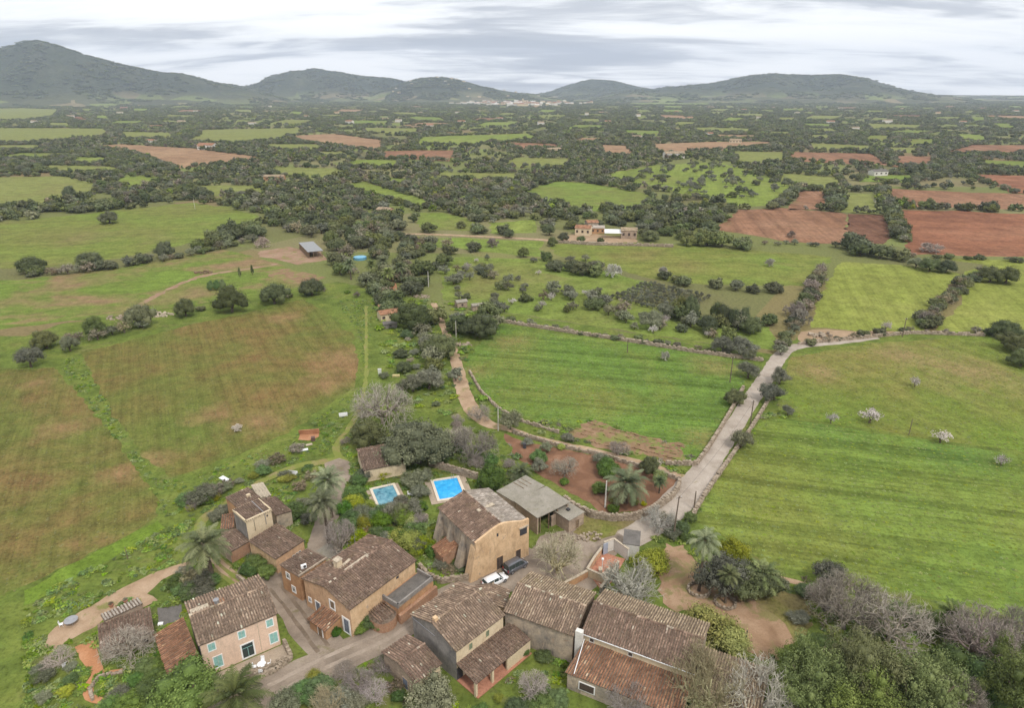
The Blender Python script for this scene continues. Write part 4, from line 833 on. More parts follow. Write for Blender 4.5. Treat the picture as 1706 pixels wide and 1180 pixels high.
# hedges round the far fields
for k, q_ in enumerate(OPEN):
    if np.mean([p[1] for p in q_]) < 330:
        hedge(list(q_)+[q_[0]], 4.6, OO+['dry'], (2.6, 6.5), (1.8, 3.8), 'tree in a hedge round one of the far small fields', 'hedges of the far fields', 1.4, 40+k, .30)
# everything farther off: woods with gaps, thinner towards the open fields
g = np.random.default_rng(99); FARPTS = []
edges = [330, 420, 540, 700, 900, 1150, 1500, 1950, 2500, 3300, 4300, 5200]
cover = [0.58, 0.62, 0.64, 0.66, 0.68, 0.70, 0.72, 0.74, 0.78, 0.80, 0.82]
for r0, r1, cov in zip(edges[:-1], edges[1:], cover):
    half = 0.86; area = half*(r1*r1-r0*r0); big = r0 > 1100
    tr = 8.5 if r0 < 2400 and big else 12 if big else 3.1
    n = int(area*cov*1.5/(math.pi*tr*tr)); rr = np.sqrt(g.uniform(r0*r0, r1*r1, n)); X = rr*g.uniform(-half, half, n); Y = rr
    U, V_ = pix(X, Y); ok = (V_ < 372)
    for q in OPEN: ok &= ~inpoly(U, V_, q)
    ok &= ~inpoly(U, V_, [(1000, 292), (1090, 275), (1200, 270), (1300, 300), (1330, 315), (1310, 340), (1240, 345), (1150, 325)])
    for i in np.where(ok)[0]:
        x, y = X[i], Y[i]
        d = mnoise.noise(Vector((x/(90+r0*.06), y/(110+r0*.12), 4.2))) + mnoise.noise(Vector((x/(34+r0*.02), y/(46+r0*.05), 1.7)))*.7
        if (d < (0.36-cov*.66) and g.random() > 0.16) or g.random() > 0.93: continue
        FARPTS.append((x, y, big, r0))
PLACED.sort(key=lambda t: -(t[3]+t[4])/t[2])
ROCKS = []
SHOW, seen = [], {}
for t in PLACED:
    k = 'dry' if t[0] in ('dry', 'bare_brown') else t[0]
    seen[k] = seen.get(k, 0) + 1
    if t[2] < 620 and seen[k] <= {'oak': 285, 'olive': 290, 'dry': 90, 'blossom': 40, 'green': 60, 'pine': 60}.get(k, 60) and t[2] < 620: SHOW.append(t)
    else: FARPTS.append((t[1], t[2], (t[0], t[3], t[4]), 0))
NAMES = {'oak': ('evergreen_tree', 'tree'), 'olive': ('olive_tree', 'tree'), 'dry': ('scrub_bush', 'bush'), 'bare_brown': ('bare_bush', 'bush'), 'blossom': ('almond_tree', 'tree'), 'green': ('green_bush', 'bush'), 'pine': ('pine_tree', 'tree')}
KWORD = {'oak': 'evergreen', 'olive': 'olive', 'dry': 'scrub', 'bare_brown': 'bare', 'blossom': 'almond', 'green': 'green', 'pine': 'pine'}
for (k, x, y, h, r, lab, grp) in SHOW:
    small_tree(NAMES[k][0], k, x, y, h, r, lab, NAMES[k][1], grp)

def scatter(name, label, cat, meshes, pts, rots, scl, idx):
    """one object of kind stuff: meshes set out over points by geometry nodes"""
    lib = bpy.data.collections.new(name+'_kinds')
    for i, me in enumerate(meshes):
        o = bpy.data.objects.new('%s_kind_%02d' % (name, i), me); lib.objects.link(o)
    pm = bpy.data.meshes.new(name); pm.vertices.add(len(pts)); pm.vertices.foreach_set('co', np.asarray(pts, np.float32).ravel())
    for nm, ty, dat in (('rot', 'FLOAT_VECTOR', rots), ('scl', 'FLOAT_VECTOR', scl)):
        a = pm.attributes.new(nm, ty, 'POINT'); a.data.foreach_set('vector', np.asarray(dat, np.float32).ravel())
    a = pm.attributes.new('idx', 'INT', 'POINT'); a.data.foreach_set('value', np.asarray(idx, np.int32))
    o = link(name, pm); tag(o, label, cat, None, 'stuff')
    ng = bpy.data.node_groups.new(name+'_nodes', 'GeometryNodeTree')
    ng.interface.new_socket('Geometry', in_out='INPUT', socket_type='NodeSocketGeometry'); ng.interface.new_socket('Geometry', in_out='OUTPUT', socket_type='NodeSocketGeometry')
    N = ng.nodes; gi, go = N.new('NodeGroupInput'), N.new('NodeGroupOutput'); ci = N.new('GeometryNodeCollectionInfo'); ci.inputs[0].default_value = lib
    ci.inputs['Separate Children'].default_value = True; ci.inputs['Reset Children'].default_value = True
    ip = N.new('GeometryNodeInstanceOnPoints'); ip.inputs['Pick Instance'].default_value = True
    def na(n, t): q = N.new('GeometryNodeInputNamedAttribute'); q.data_type = t; q.inputs[0].default_value = n; return q.outputs[0]
    L = ng.links; L.new(gi.outputs[0], ip.inputs['Points']); L.new(ci.outputs[0], ip.inputs['Instance'])
    L.new(na('idx', 'INT'), ip.inputs['Instance Index']); L.new(na('rot', 'FLOAT_VECTOR'), ip.inputs['Rotation']); L.new(na('scl', 'FLOAT_VECTOR'), ip.inputs['Scale'])
    L.new(ip.outputs[0], go.inputs[0]); md = o.modifiers.new('scatter', 'NODES'); md.node_group = ng
    return o
far_meshes = FAR['oak'] + FAR['olive'] + FAR['dry'] + FAR['pine'] + GROVE + MID['oak'] + MID['olive'] + MID['dry'] + MID['blossom']
nF = 7; iG = nF; iM = nF + len(GROVE)
pts, rots, scl, idx = [], [], [], []
for (x, y, b, r0) in FARPTS:
    pts.append((x, y, 0)); rots.append((0, 0, g.uniform(0, 6.28)))
    if isinstance(b, tuple):
        k, h, r = b; scl.append((r, r, h)); idx.append({'oak': iM + g.integers(4), 'olive': iM+4+g.integers(3), 'dry': iM+7+g.integers(2), 'bare_brown': iM+8, 'blossom': iM+9+g.integers(2)}.get(k, iM))
    elif b:
        s = g.uniform(5, 11)*(1.35 if r0 > 2400 else 1); scl.append((s*1.2, s, g.uniform(4.5, 7.5))); idx.append(iG + (g.integers(3) if g.random() < .72 else 3 + g.integers(2)))
    else:
        s = g.uniform(1.8, 4.4); scl.append((s, s, s*g.uniform(1.2, 1.75)+.6))
        u = g.random(); idx.append(g.integers(3) if u < .70 else 3+g.integers(2) if u < .86 else 5 if u < .93 else 6)
# woods on the hills
for v in HILLF[:6]:
    nu, nv, _ = v.shape
    n = 4200
    for _ in range(n):
        i, j = g.uniform(0, nu-1.01), g.uniform(2, nv*.68); i0, j0 = int(i), int(j); fi, fj = i-i0, j-j0
        p = (v[i0, j0]*(1-fi)+v[i0+1, j0]*fi)*(1-fj) + (v[i0, j0+1]*(1-fi)+v[i0+1, j0+1]*fi)*fj
        if p[2] < 3 or mnoise.noise(Vector((p[0]/220, p[1]/220, 8))) < (-0.16 if p[2] > 90 else 0.06): continue
        s = g.uniform(9, 18); pts.append((p[0], p[1], p[2]-1)); rots.append((0, 0, g.uniform(0, 6.28))); scl.append((s*1.3, s*1.3, g.uniform(5, 10))); idx.append(iG + g.integers(3))
scatter('far_woodland', 'dark evergreen woodland and hedges spread over the far plain and hills', 'woodland', far_meshes, pts, rots, scl, idx)
print('far instances', len(pts), 'individual', len(SHOW), seen)

# ------------------------------------------------------------------ haze
hz = bpy.data.materials.new('haze'); hz.use_nodes = True; ht = hz.node_tree; ht.nodes.clear()
ho = ht.nodes.new('ShaderNodeOutputMaterial'); pv = ht.nodes.new('ShaderNodeVolumePrincipled')
pv.inputs['Color'].default_value = (0.70, 0.80, 1.0, 1); pv.inputs['Density'].default_value = 8.5e-5; pv.inputs['Anisotropy'].default_value = 0.2
ht.links.new(pv.outputs[0], ho.inputs['Volume'])
mb = MB(); mb.box((0, 5400, 329), (26000, 11200, 662)); hb = mb.build('haze', hz); tag(hb, 'thin pale haze over the whole plain', 'haze', None, 'stuff')

# ------------------------------------------------------------------ building kit
class Bld:
    """local frame of a building: x along the front (towards the camera), y into the depth, origin at the base centre"""
    def __init__(s, name, label, pts=None, z=0.0, cat='house', group=None, frame=None):
        if frame is None:
            w = [at(p[0], p[1], z) for p in pts]
            u = (w[1]-w[0])/np.hypot(*(w[1]-w[0])) + (w[2]-w[3])/np.hypot(*(w[2]-w[3])); a1 = math.atan2(u[1], u[0])
            v = (w[3]-w[0])/np.hypot(*(w[3]-w[0])) + (w[2]-w[1])/np.hypot(*(w[2]-w[1])); a2 = math.atan2(-v[0], v[1])
            s.ang = math.atan2(math.sin(a1)+math.sin(a2), math.cos(a1)+math.cos(a2)); c = sum(w)/4
            ux, uy = np.array([math.cos(s.ang), math.sin(s.ang)]), np.array([-math.sin(s.ang), math.cos(s.ang)])
            s.L = abs(((w[1]-w[0])@ux + (w[2]-w[3])@ux)/2); s.W = abs(((w[3]-w[0])@uy + (w[2]-w[1])@uy)/2); s.c = c
        else: s.c, s.ang, s.L, s.W = np.array(frame[0]), frame[1], frame[2], frame[3]
        s.root = empty(name, (s.c[0], s.c[1], 0), s.ang); tag(s.root, label, cat, group)
    def loc(s, px, py, z=0.0):
        d = at(px, py, z)-s.c; ca, sa = math.cos(s.ang), math.sin(s.ang); return np.array([d[0]*ca+d[1]*sa, -d[0]*sa+d[1]*ca])
    # ---- walls
    def walls(s, ze, zr, mat, ridge='x', over=0.25, rf=0.5, mats=None):
        hx, hy = s.L/2-over, s.W/2-over; s.hx, s.hy, s.ze, s.zr, s.over = hx, hy, ze, zr, over
        z0 = -0.15; mb = MB(); yr = -hy + 2*hy*rf; xr = -hx + 2*hx*rf
        T = 0.06   # stay just under the roof bed
        if ridge == 'x':
            mb.quad((-hx,-hy,z0), (hx,-hy,z0), (hx,-hy,ze-T), (-hx,-hy,ze-T), 0)
            mb.quad((hx,hy,z0), (-hx,hy,z0), (-hx,hy,ze-T), (hx,hy,ze-T), 1)
            mb.poly([(-hx,hy,z0), (-hx,-hy,z0), (-hx,-hy,ze-T), (-hx,yr,zr-T), (-hx,hy,ze-T)], 2)
            mb.poly([(hx,-hy,z0), (hx,hy,z0), (hx,hy,ze-T), (hx,yr,zr-T), (hx,-hy,ze-T)], 3)
        elif ridge == 'y':
            mb.poly([(-hx,-hy,z0), (hx,-hy,z0), (hx,-hy,ze-T), (xr,-hy,zr-T), (-hx,-hy,ze-T)], 0)
            mb.poly([(hx,hy,z0), (-hx,hy,z0), (-hx,hy,ze-T), (xr,hy,zr-T), (hx,hy,ze-T)], 1)
            mb.quad((-hx,hy,z0), (-hx,-hy,z0), (-hx,-hy,ze-T), (-hx,hy,ze-T), 2)
            mb.quad((hx,-hy,z0), (hx,hy,z0), (hx,hy,ze-T), (hx,-hy,ze-T), 3)
        else:  # single pitch: corner heights (front-left, front-right, back-right, back-left)
            fl, fr, br, bl = zr
            mb.quad((-hx,-hy,z0), (hx,-hy,z0), (hx,-hy,fr-T), (-hx,-hy,fl-T), 0); mb.quad((hx,hy,z0), (-hx,hy,z0), (-hx,hy,bl-T), (hx,hy,br-T), 1)
            mb.quad((-hx,hy,z0), (-hx,-hy,z0), (-hx,-hy,fl-T), (-hx,hy,bl-T), 2); mb.quad((hx,-hy,z0), (hx,hy,z0), (hx,hy,br-T), (hx,-hy,fr-T), 3)
        ms = mats or [mat]*4
        # one mesh; materials by side
        me = mb.mesh('wall', ms); o = link('wall', me, s.root); return o
    def bed(s, quads, th=0.10, mat=None, name='roof'):
        """roof bed: one slab per pitch, joined along the ridge"""
        mb = MB()
        for q in quads:
            q = [np.array(p, float) for p in q]; d = np.array([0, 0, th]); mb.hexa([p-d for p in q]+q)
        return mb.build(name, mat or ROOFBED, s.root)
    def gable_roof(s, ze, zr, mat, ridge='x', rf=0.5, mat2=None, spacing=0.36, ridgecap=True):
        X, Y = s.L/2, s.W/2; yr = -Y+2*Y*rf; xr = -X+2*X*rf
        if ridge == 'x':
            q1 = [(-X,-Y,ze), (X,-Y,ze), (X,yr,zr), (-X,yr,zr)]; q2 = [(X,Y,ze), (-X,Y,ze), (-X,yr,zr), (X,yr,zr)]; a, b = (-X,yr,zr), (X,yr,zr)
        else:
            q1 = [(-X,Y,ze), (-X,-Y,ze), (xr,-Y,zr), (xr,Y,zr)]; q2 = [(X,-Y,ze), (X,Y,ze), (xr,Y,zr), (xr,-Y,zr)]; a, b = (xr,-Y,zr), (xr,Y,zr)
        roof = s.bed([q1, q2]); s.roof = roof
        tile_pitch(roof, q1, mat, spacing); tile_pitch(roof, q2, mat2 or mat, spacing)
        if ridgecap: ridge_caps(roof, a, b, mat)
        return roof
    def mono_roof(s, zs, mat, slope='y', spacing=0.36, rowlen=0.48):
        X, Y = s.L/2, s.W/2; fl, fr, br, bl = zs; P = [(-X,-Y,fl), (X,-Y,fr), (X,Y,br), (-X,Y,bl)]
        roof = s.bed([P]); s.roof = roof
        q = {'y': P, '-y': [P[2], P[3], P[0], P[1]], 'x': [P[3], P[0], P[1], P[2]], '-x': [P[1], P[2], P[3], P[0]]}[slope]
        if mat is not None: tile_pitch(roof, q, mat, spacing, rowlen)
        return roof
    def side(s, side):
        hx, hy = s.hx, s.hy
        return {'F': ((0, -hy), (1, 0), (0, -1)), 'B': ((0, hy), (-1, 0), (0, 1)), 'L': ((-hx, 0), (0, -1), (-1, 0)), 'R': ((hx, 0), (0, 1), (1, 0))}[side]
    def opening(s, side, a, z, w, h, kind='shutter', frame=None, leafm=None, fw=0.12, name=None):
        """a along the wall from its middle (left to right seen from outside), z sill height"""
        (ox, oy), (ux, uy), (nx, ny) = s.side(side)
        cx, cy = ox+ux*a, oy+uy*a; rz = math.atan2(uy, ux)
        nm = name or ('door' if z < 0.25 else 'window')
        def P(u, d, zz_): return (cx+ux*u+nx*d, cy+uy*u+ny*d, zz_)
        mb = MB(); o2, i2 = w/2+fw, w/2; V_ = []
        for d in (-0.05, 0.07):
            for (uu, zz_) in ((-o2, z-fw), (o2, z-fw), (o2, z+h+fw), (-o2, z+h+fw), (-i2, z), (i2, z), (i2, z+h), (-i2, z+h)): V_.append(P(uu, d, zz_))
        mb.v = V_; F_ = []
        for k in range(4):
            k2 = (k+1) % 4; F_ += [(8+k, 8+k2, 12+k2, 12+k), (k, k2, 8+k2, 8+k), (4+k2, 4+k, 12+k, 12+k2)]
        mb.f = F_; mb.m = [0]*len(F_); mb.t = [.5]*len(F_)
        win = mb.build(nm, frame or WHITE, s.root)
        if kind == 'shutter':
            for sg in (-1, 1):
                b = MB(); u0, u1 = (-i2, -0.012) if sg < 0 else (0.012, i2)
                b.hexa([P(u0, .012, z), P(u1, .012, z), P(u1, -.02, z), P(u0, -.02, z), P(u0, .012, z+h), P(u1, .012, z+h), P(u1, -.02, z+h), P(u0, -.02, z+h)])
                b.build('shutter', leafm or SHUT_GREEN, win)
        elif kind == 'door':
            b = MB(); b.hexa([P(-i2, .015, z), P(i2, .015, z), P(i2, -.02, z), P(-i2, -.02, z), P(-i2, .015, z+h), P(i2, .015, z+h), P(i2, -.02, z+h), P(-i2, -.02, z+h)]); b.build('door_leaf', leafm or SHUT_DARK, win)
        elif kind == 'glass':
            b = MB(); b.hexa([P(-i2, .01, z), P(i2, .01, z), P(i2, -.02, z), P(-i2, -.02, z), P(-i2, .01, z+h), P(i2, .01, z+h), P(i2, -.02, z+h), P(-i2, -.02, z+h)]); b.build('pane', GLASS, win)
            for (u0, u1, z0, z1) in ((-.03, .03, z, z+h*.72), (-i2, i2, z+h*.72-.03, z+h*.72+.03)):
                b = MB(); b.hexa([P(u0, .04, z0), P(u1, .04, z0), P(u1, .012, z0), P(u0, .012, z0), P(u0, .04, z1), P(u1, .04, z1), P(u1, .012, z1), P(u0, .012, z1)]); b.build('glazing_bar', leafm or SHUT_GREEN, win)
        return win
    def part(s, name, mb, mat, parent=None, kind=None, smooth=False): return mb.build(name, mat, parent or s.root, smooth, kind)
    def chimney(s, x, y, z0, h, w=0.7, d=0.7, mat=None, cap=True):
        mb = MB(); mb.box((x, y, z0+h/2), (w, d, h)); c = s.part('chimney', mb, mat or P_CREAM)
        if cap: m2 = MB(); m2.box((x, y, z0+h+.06), (w+.2, d+.2, .12)); m2.build('chimney_cap', MORTAR, c)
        return c
def tile_pitch(parent, q, mat, spacing=0.36, rowlen=0.48, name='roof_tiles', rise=0.10):
    """courses of half-round cover tiles; q = eave left, eave right, top right, top left"""
    A, B, C_, D = [np.array(p, float) for p in q]
    nc = max(2, int((np.linalg.norm(B-A)+np.linalg.norm(C_-D))/2/spacing)); nr = max(2, int((np.linalg.norm(D-A)+np.linalg.norm(C_-B))/2/rowlen))
    nrm = np.cross(B-A, D-A); nrm /= np.linalg.norm(nrm); nrm *= np.sign(nrm[2]) or 1
    i, j = np.meshgrid(np.arange(nc), np.arange(nr), indexing='ij'); i, j = i.ravel(), j.ravel(); n = len(i)
    colj = rng.normal(size=nc)*.10; sag = rng.normal(size=nc)*.012
    s = ((i+.5)+colj[i]*.6+rng.normal(size=n)*.05)/nc; t0 = (j-.12+rng.normal(size=n)*.05)/nr; t1 = (j+1.08)/nr; t0 = np.clip(t0, -.3/nr, 1); t1 = np.clip(t1, 0, 1.0)
    def Pt(s_, t_): s_, t_ = s_[:, None], t_[:, None]; return (A*(1-s_)+B*s_)*(1-t_) + (D*(1-s_)+C_*s_)*t_
    hw = spacing*.33; V_ = []
    for (t_, ws, up) in ((t0, 1.0, .045), (t1, .84, .012)):
        c = Pt(s, t_); du = Pt(s+1e-3, t_)-Pt(s-1e-3, t_); du /= np.linalg.norm(du, axis=1, keepdims=True)
        w = hw*ws*rng.uniform(.9, 1.1, n)[:, None]; upv = (up+sag[i]+rng.normal(size=n)*.012)[:, None]
        for (k, hgt) in ((-1, .0), (-.55, .8), (.55, .8), (1, .0)): V_.append(c + du*w*k + nrm*(upv + rise*hgt + .005))
    V_ = np.stack(V_, 1)  # n, 8, 3
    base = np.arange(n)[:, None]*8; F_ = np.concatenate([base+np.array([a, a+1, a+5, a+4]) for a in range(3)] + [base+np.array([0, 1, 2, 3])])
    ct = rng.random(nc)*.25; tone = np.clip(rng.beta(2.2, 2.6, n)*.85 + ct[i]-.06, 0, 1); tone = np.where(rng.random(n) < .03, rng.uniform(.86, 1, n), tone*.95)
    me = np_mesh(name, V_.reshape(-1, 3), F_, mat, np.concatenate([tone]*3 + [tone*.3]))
    o = link(name, me, parent, 'stuff'); return o
def ridge_caps(parent, a, b, mat, w=0.17, name='ridge_tiles'):
    a, b = Vector(a), Vector(b); L = (b-a).length; n = max(2, int(L/.45)); d = (b-a)/L; sd = Vector((-d.y, d.x, 0)); mb = MB()
    for i in range(n):
        p = a+d*(L*i/n); q = a+d*(L*(i+1.1)/n); up = Vector((0, 0, .05+random.uniform(-.01, .02))); mb.tone = random.random()
        pr = [(-1, -.02), (-.55, .11), (.55, .11), (1, -.02)]
        for k in range(3):
            mb.quad(p+sd*w*pr[k][0]+up+Vector((0,0,pr[k][1]+.03)), p+sd*w*pr[k+1][0]+up+Vector((0,0,pr[k+1][1]+.03)), q+sd*w*.85*pr[k+1][0]+up+Vector((0,0,pr[k+1][1])), q+sd*w*.85*pr[k][0]+up+Vector((0,0,pr[k][1])))
    return mb.build(name, mat, parent, kind='stuff')
def stone_wall(pts, h, th, label, ss=0.42, mat=None, name='dry_stone_wall', world=False):
    """a rubble core with separate stones laid over both faces and the top"""
    w = [np.array(p, float) for p in pts] if world else [at(*p) for p in pts]; c = w[0]; core, st = MB(), MB()
    for a, b in zip(w[:-1], w[1:]):
        d = b-a; L = np.hypot(*d); d = d/L; nn = np.array([-d[1], d[0]]); rz = math.atan2(d[1], d[0]); m = (a+b)/2-c
        core.box((m[0], m[1], h*.45-.05), (L+th*.5, th*.72, h*.9), rz)
        rows = max(1, round(h/(ss*.72))); k = max(1, int(L/ss))
        for r in range(rows+1):
            for i in range(k):
                if r == rows and random.random() < .25: continue
                p = a + d*(L*(i+.5+.5*(r % 2)*.8+random.uniform(-.2, .2))/k) - c; z = (r+.5)*h/(rows+.6)*random.uniform(.94, 1.06)
                for sg in ((-1, 1) if r < rows else (0,)):
                    q = p + nn*sg*th*.42*random.uniform(.85, 1.1); st.tone = random.random()
                    st.box((q[0], q[1], z), (ss*random.uniform(.7, 1.15), th*(.4 if sg else .95)*random.uniform(.8, 1.2), h/rows*random.uniform(.7, 1.0)), rz+random.uniform(-.2, .2), jit=ss*.10)
    e = empty(name, (c[0], c[1], 0)); tag(e, label, 'stone wall')
    core.build('core', mat or STONEM, e); st.build('stones', mat or STONEM, e, kind='stuff'); return e
sm_ = NM('field_stone', 0.95, 0.1)
sm_.col(sm_.mix(0.5, sm_.ramp(sm_.attr('tone'), [(0.0, (0.22, 0.17, 0.125)), (0.5, (0.34, 0.27, 0.205)), (1.0, (0.46, 0.385, 0.305))]), sm_.ramp(sm_.noise(sm_.coord(), 1.6, 6, .7), [(0.35, (0.16, 0.13, 0.09)), (0.55, (0.34, 0.28, 0.21)), (0.7, (0.44, 0.37, 0.29))])))
STONEM = sm_.m
def clean_hollow(b, zs=None): pass

# ------------------------------------------------------------------ the hamlet
# pink house with green shutters
b = Bld('pink_house', 'pink two-storey house with green shutters and white window surrounds', [(332, 1076), (465, 1024), (431, 960), (304, 1005)], 5.7)
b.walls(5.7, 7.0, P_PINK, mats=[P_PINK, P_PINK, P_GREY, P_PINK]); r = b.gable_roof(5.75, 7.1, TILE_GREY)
for f_ in (-.35, .02, .38): b.opening('F', b.L*f_, 3.95, .85, 1.2)
b.opening('F', -b.L*.31, .75, 1.05, 1.9, name='window'); b.opening('F', b.L*.40, .85, 1.05, 1.75, name='window')
b.opening('F', b.L*.06, .35, 1.5, 2.3, 'glass', name='french_window', fw=.2)
mb = MB(); mb.tube([(-1.6, .35, 6.6), (-1.6, .35, 7.75)], .3, 8); mb.tube([(-1.6, .35, 7.7), (-1.6, .35, 7.85)], .42, 8); b.part('chimney', mb, METAL)
mb = MB(); mb.box((-b.L*.36, .75, 6.98), (2.4, 1.1, .14)); mb.build('mortar_patch', MORTAR, r)
tile_pitch(r, [(-b.L*.20, 1.6, 6.72), (-b.L*.34+3.2, 1.6, 6.72), (-b.L*.34+3.2, .1, 7.12), (-b.L*.20, .1, 7.12)], TILE_RED, name='new_tiles')
mb = MB(); mb.box((b.L/2+.1, .6, 2.6), (.5, .9, .7)); b.part('air_conditioner', mb, PLASTICW)
mb = MB(); mb.box((-1.2+b.L*.34, -b.hy-.012, 3.0), (.07, .05, 5.3)); b.part('drainpipe', mb, MORTAR)
PINK = b
l = Bld('lean_to_shed', 'low brown-tiled lean-to against the left wall of the pink house', [(272, 1127), (332, 1100), (307, 1031), (263, 1053)], 3.0, 'shed')
l.walls(2.6, (2.5, 3.5, 3.5, 2.5), P_STAIN, 'm'); l.mono_roof((2.55, 3.55, 3.55, 2.55), TILE_RED, 'x')
# front terrace of the pink house
fr = lambda B, x, y: (B.c[0]+x*math.cos(B.ang)-y*math.sin(B.ang), B.c[1]+x*math.sin(B.ang)+y*math.cos(B.ang))
q = [fr(b, x, y) for x, y in ((-b.L*.45, -b.W/2-3.2), (b.L*.52, -b.W/2-3.2), (b.L*.52, -b.W/2), (-b.L*.45, -b.W/2))]
mb = MB(); mb.poly([(x, y, .05) for x, y in q]); mb.build('terrace_floor', PAVE, kind='structure')
stone_wall([q[0], q[1], q[2]], .75, .45, 'low rubble wall round the front terrace of the pink house', .38, world=True)
# small broken ruin on the left
j = Bld('ruined_outbuilding', 'small pale-tiled ruined outbuilding beside the sandy terrace', [(174, 1036), (240, 1008), (229, 994), (165, 1021)], 2.9, 'ruin')
j.walls(2.6, (3.0, 3.0, 2.4, 2.4), STONE, 'm', over=.15); j.mono_roof((3.05, 3.05, 2.45, 2.45), TILE_PALE, '-y', .42)
j2 = Bld('ruined_outbuilding', 'ruined stone outbuilding with a broken tiled roof under a bare tree', [(168, 1080), (258, 1052), (250, 1016), (160, 1044)], 2.2, 'ruin')
j2.walls(2.0, (1.9, 1.9, 2.5, 2.5), STONE, 'm', over=.2); j2.mono_roof((1.95, 1.95, 2.55, 2.55), TILE_BROWN, 'y', .4, .55)
for a in (-2.2, .6, 2.2): j2.opening('F', a, .5, .5, .6, 'door', STONE, DARKM, .06, 'opening')
PATIO = [(262, 1014), (302, 1008), (304, 1032), (264, 1050)]
sheet('patio', PATIO, CONC_DARK, .04, .1)

# long orange house in the middle
b = Bld('orange_farmhouse', 'long orange-plastered farmhouse with a wide mottled brown tiled roof and cream chimney', [(582, 1016), (699, 933), (615, 894), (498, 964)], 5.3)
b.walls(5.3, 6.6, P_ORANGE, mats=[P_OCHRE, P_ORANGE, P_ORANGE, P_OCHRE]); r = b.gable_roof(5.35, 6.7, TILE_BROWN, spacing=.34)
mb = MB(); mb.box((-b.L*.02, .35, 6.68), (b.L*.34, .5, .12), .03); mb.box((-b.L*.1, 1.9, 6.32), (2.6, .5, .12), .2); mb.build('mortar_patch', MORTAR, r)
b.chimney(-b.L*.16, b.W*.22, 5.9, 1.5, .95, .95, P_CREAM)
hy = b.hy
b.opening('L', b.hy-1.2, .15, 1.15, 2.5, 'shutter', WHITE, SHUT_BLUE, .3, 'door')
b.opening('L', b.hy-4.1, 3.1, .95, 1.35, 'shutter', WHITE, WOOD, .2)
b.opening('L', -b.hy+2.9, .2, 1.0, 2.1, 'door', WHITE, SHUT_BLUE, .16, 'door'); b.opening('L', -b.hy+1.0, 1.4, .55, .7, 'glass', WHITE, WHITE, .14)
# tiled porch on its left wall
X0 = -b.hx; mb = MB(); y0, y1 = -b.hy+2.6, -b.hy+6.4
mb.hexa([(X0-2.7, y0, -.1), (X0-.02, y0, -.1), (X0-.02, y1, -.1), (X0-2.7, y1, -.1), (X0-2.7, y0, 1.9), (X0-.02, y0, 2.3), (X0-.02, y1, 2.3), (X0-2.7, y1, 1.9)])
pw = b.part('porch', mb, P_APRICOT); q = [(X0-2.95, y1+.2, 1.92), (X0-2.95, y0-.2, 1.92), (X0, y0-.2, 2.45), (X0, y1+.2, 2.45)]
mb = MB(); mb.hexa([(p[0], p[1], p[2]-.08) for p in q]+q); mb.build('porch_roof', ROOFBED, pw); tile_pitch(pw, q, TILE_RED, name='porch_tiles')
mb = MB(); mb.box((X0-2.73, (y0+y1)/2-.6, .95), (.08, 1.2, 1.9)); mb.build('porch_door_frame', WHITE, pw); mb = MB(); mb.box((X0-2.77, (y0+y1)/2-.6, .9), (.08, .8, 1.7)); mb.build('porch_door', WOOD, pw)
# raised terrace room along the road front
Y0 = -b.hy; xa, xb = -b.L*.04, b.L/2+.2; d_ = 3.4
mb = MB(); mb.box(((xa+xb)/2, Y0-d_/2-.01, 1.35), (xb-xa, d_, 2.9)); tb_ = b.part('terrace_room', mb, P_APRICOT)
mb = MB(); mb.box(((xa+xb)/2, Y0-d_/2, 2.83), (xb-xa-.5, d_-.5, .08)); mb.build('terrace_floor', CONC_DARK, tb_)
for (cx_, cy_2, sx, sy) in (((xa+xb)/2, Y0-d_+.12, xb-xa+.04, .26), (xa+.1, Y0-d_/2-.02, .26, d_), (xb-.1, Y0-d_/2-.02, .26, d_)):
    mb = MB(); mb.box((cx_, cy_2, 3.1), (sx, sy, .85)); mb.build('parapet', P_GREY, tb_)
mb = MB(); mb.box(((xa+xb)/2+.1, Y0-d_-.30, .75), (xb-xa+.4, .55, 1.8)); mb.build('battered_wall', BRICKISH, tb_)
# bread oven with its own tiled cap
mb = MB(); n_ = 9; cx_, cy_2 = xa-1.5, Y0-1.9
ring = [(cx_+2.0*math.cos(R(180+t*180/(n_-1)))*.95, cy_2+1.75*math.sin(R(180+t*180/(n_-1)))) for t in range(n_)] + [(cx_+1.9, Y0), (cx_-1.9, Y0)]
N_ = len(ring); base_ = len(mb.v); mb.v += [(x, y, -.1) for x, y in ring] + [(x, y, 1.75) for x, y in ring] + [(cx_, Y0-.2, 2.5)]
for i in range(N_): mb.f.append((i, (i+1) % N_, N_+(i+1) % N_, N_+i)); mb.m.append(0); mb.t.append(.5); mb.f.append((N_+i, N_+(i+1) % N_, 2*N_)); mb.m.append(1); mb.t.append(.5)
ov = b.part('bread_oven', mb, [BRICKISH, ROOFBED]); tile_pitch(ov, [(cx_-1.7, cy_2-.9, 1.86), (cx_+1.7, cy_2-.9, 1.86), (cx_+1.5, Y0-.1, 2.5), (cx_-1.5, Y0-.1, 2.5)], TILE_BROWN, name='oven_tiles')
mb = MB(); mb.box((b.L*.20, Y0-.02, 4.6), (.5, .04, .4)); b.part('vent', mb, DARKM)
OR = b
a = Bld('farmhouse_annex', 'square annex with a near-flat tiled roof at the left end of the orange farmhouse', [(498, 962), (545, 930), (512, 913), (464, 940)], 4.9)
a.walls(4.7, (4.75, 4.75, 4.55, 4.75), P_APRICOT, 'm', .12); a.mono_roof((4.85, 4.85, 4.65, 4.85), TILE_BROWN, 'y', .34)
a.opening('L', -.6, 3.0, .8, 1.0, 'glass', WHITE, WHITE, .14); a.opening('L', .5, .9, .75, 1.0, 'glass', WHITE, WHITE, .16)
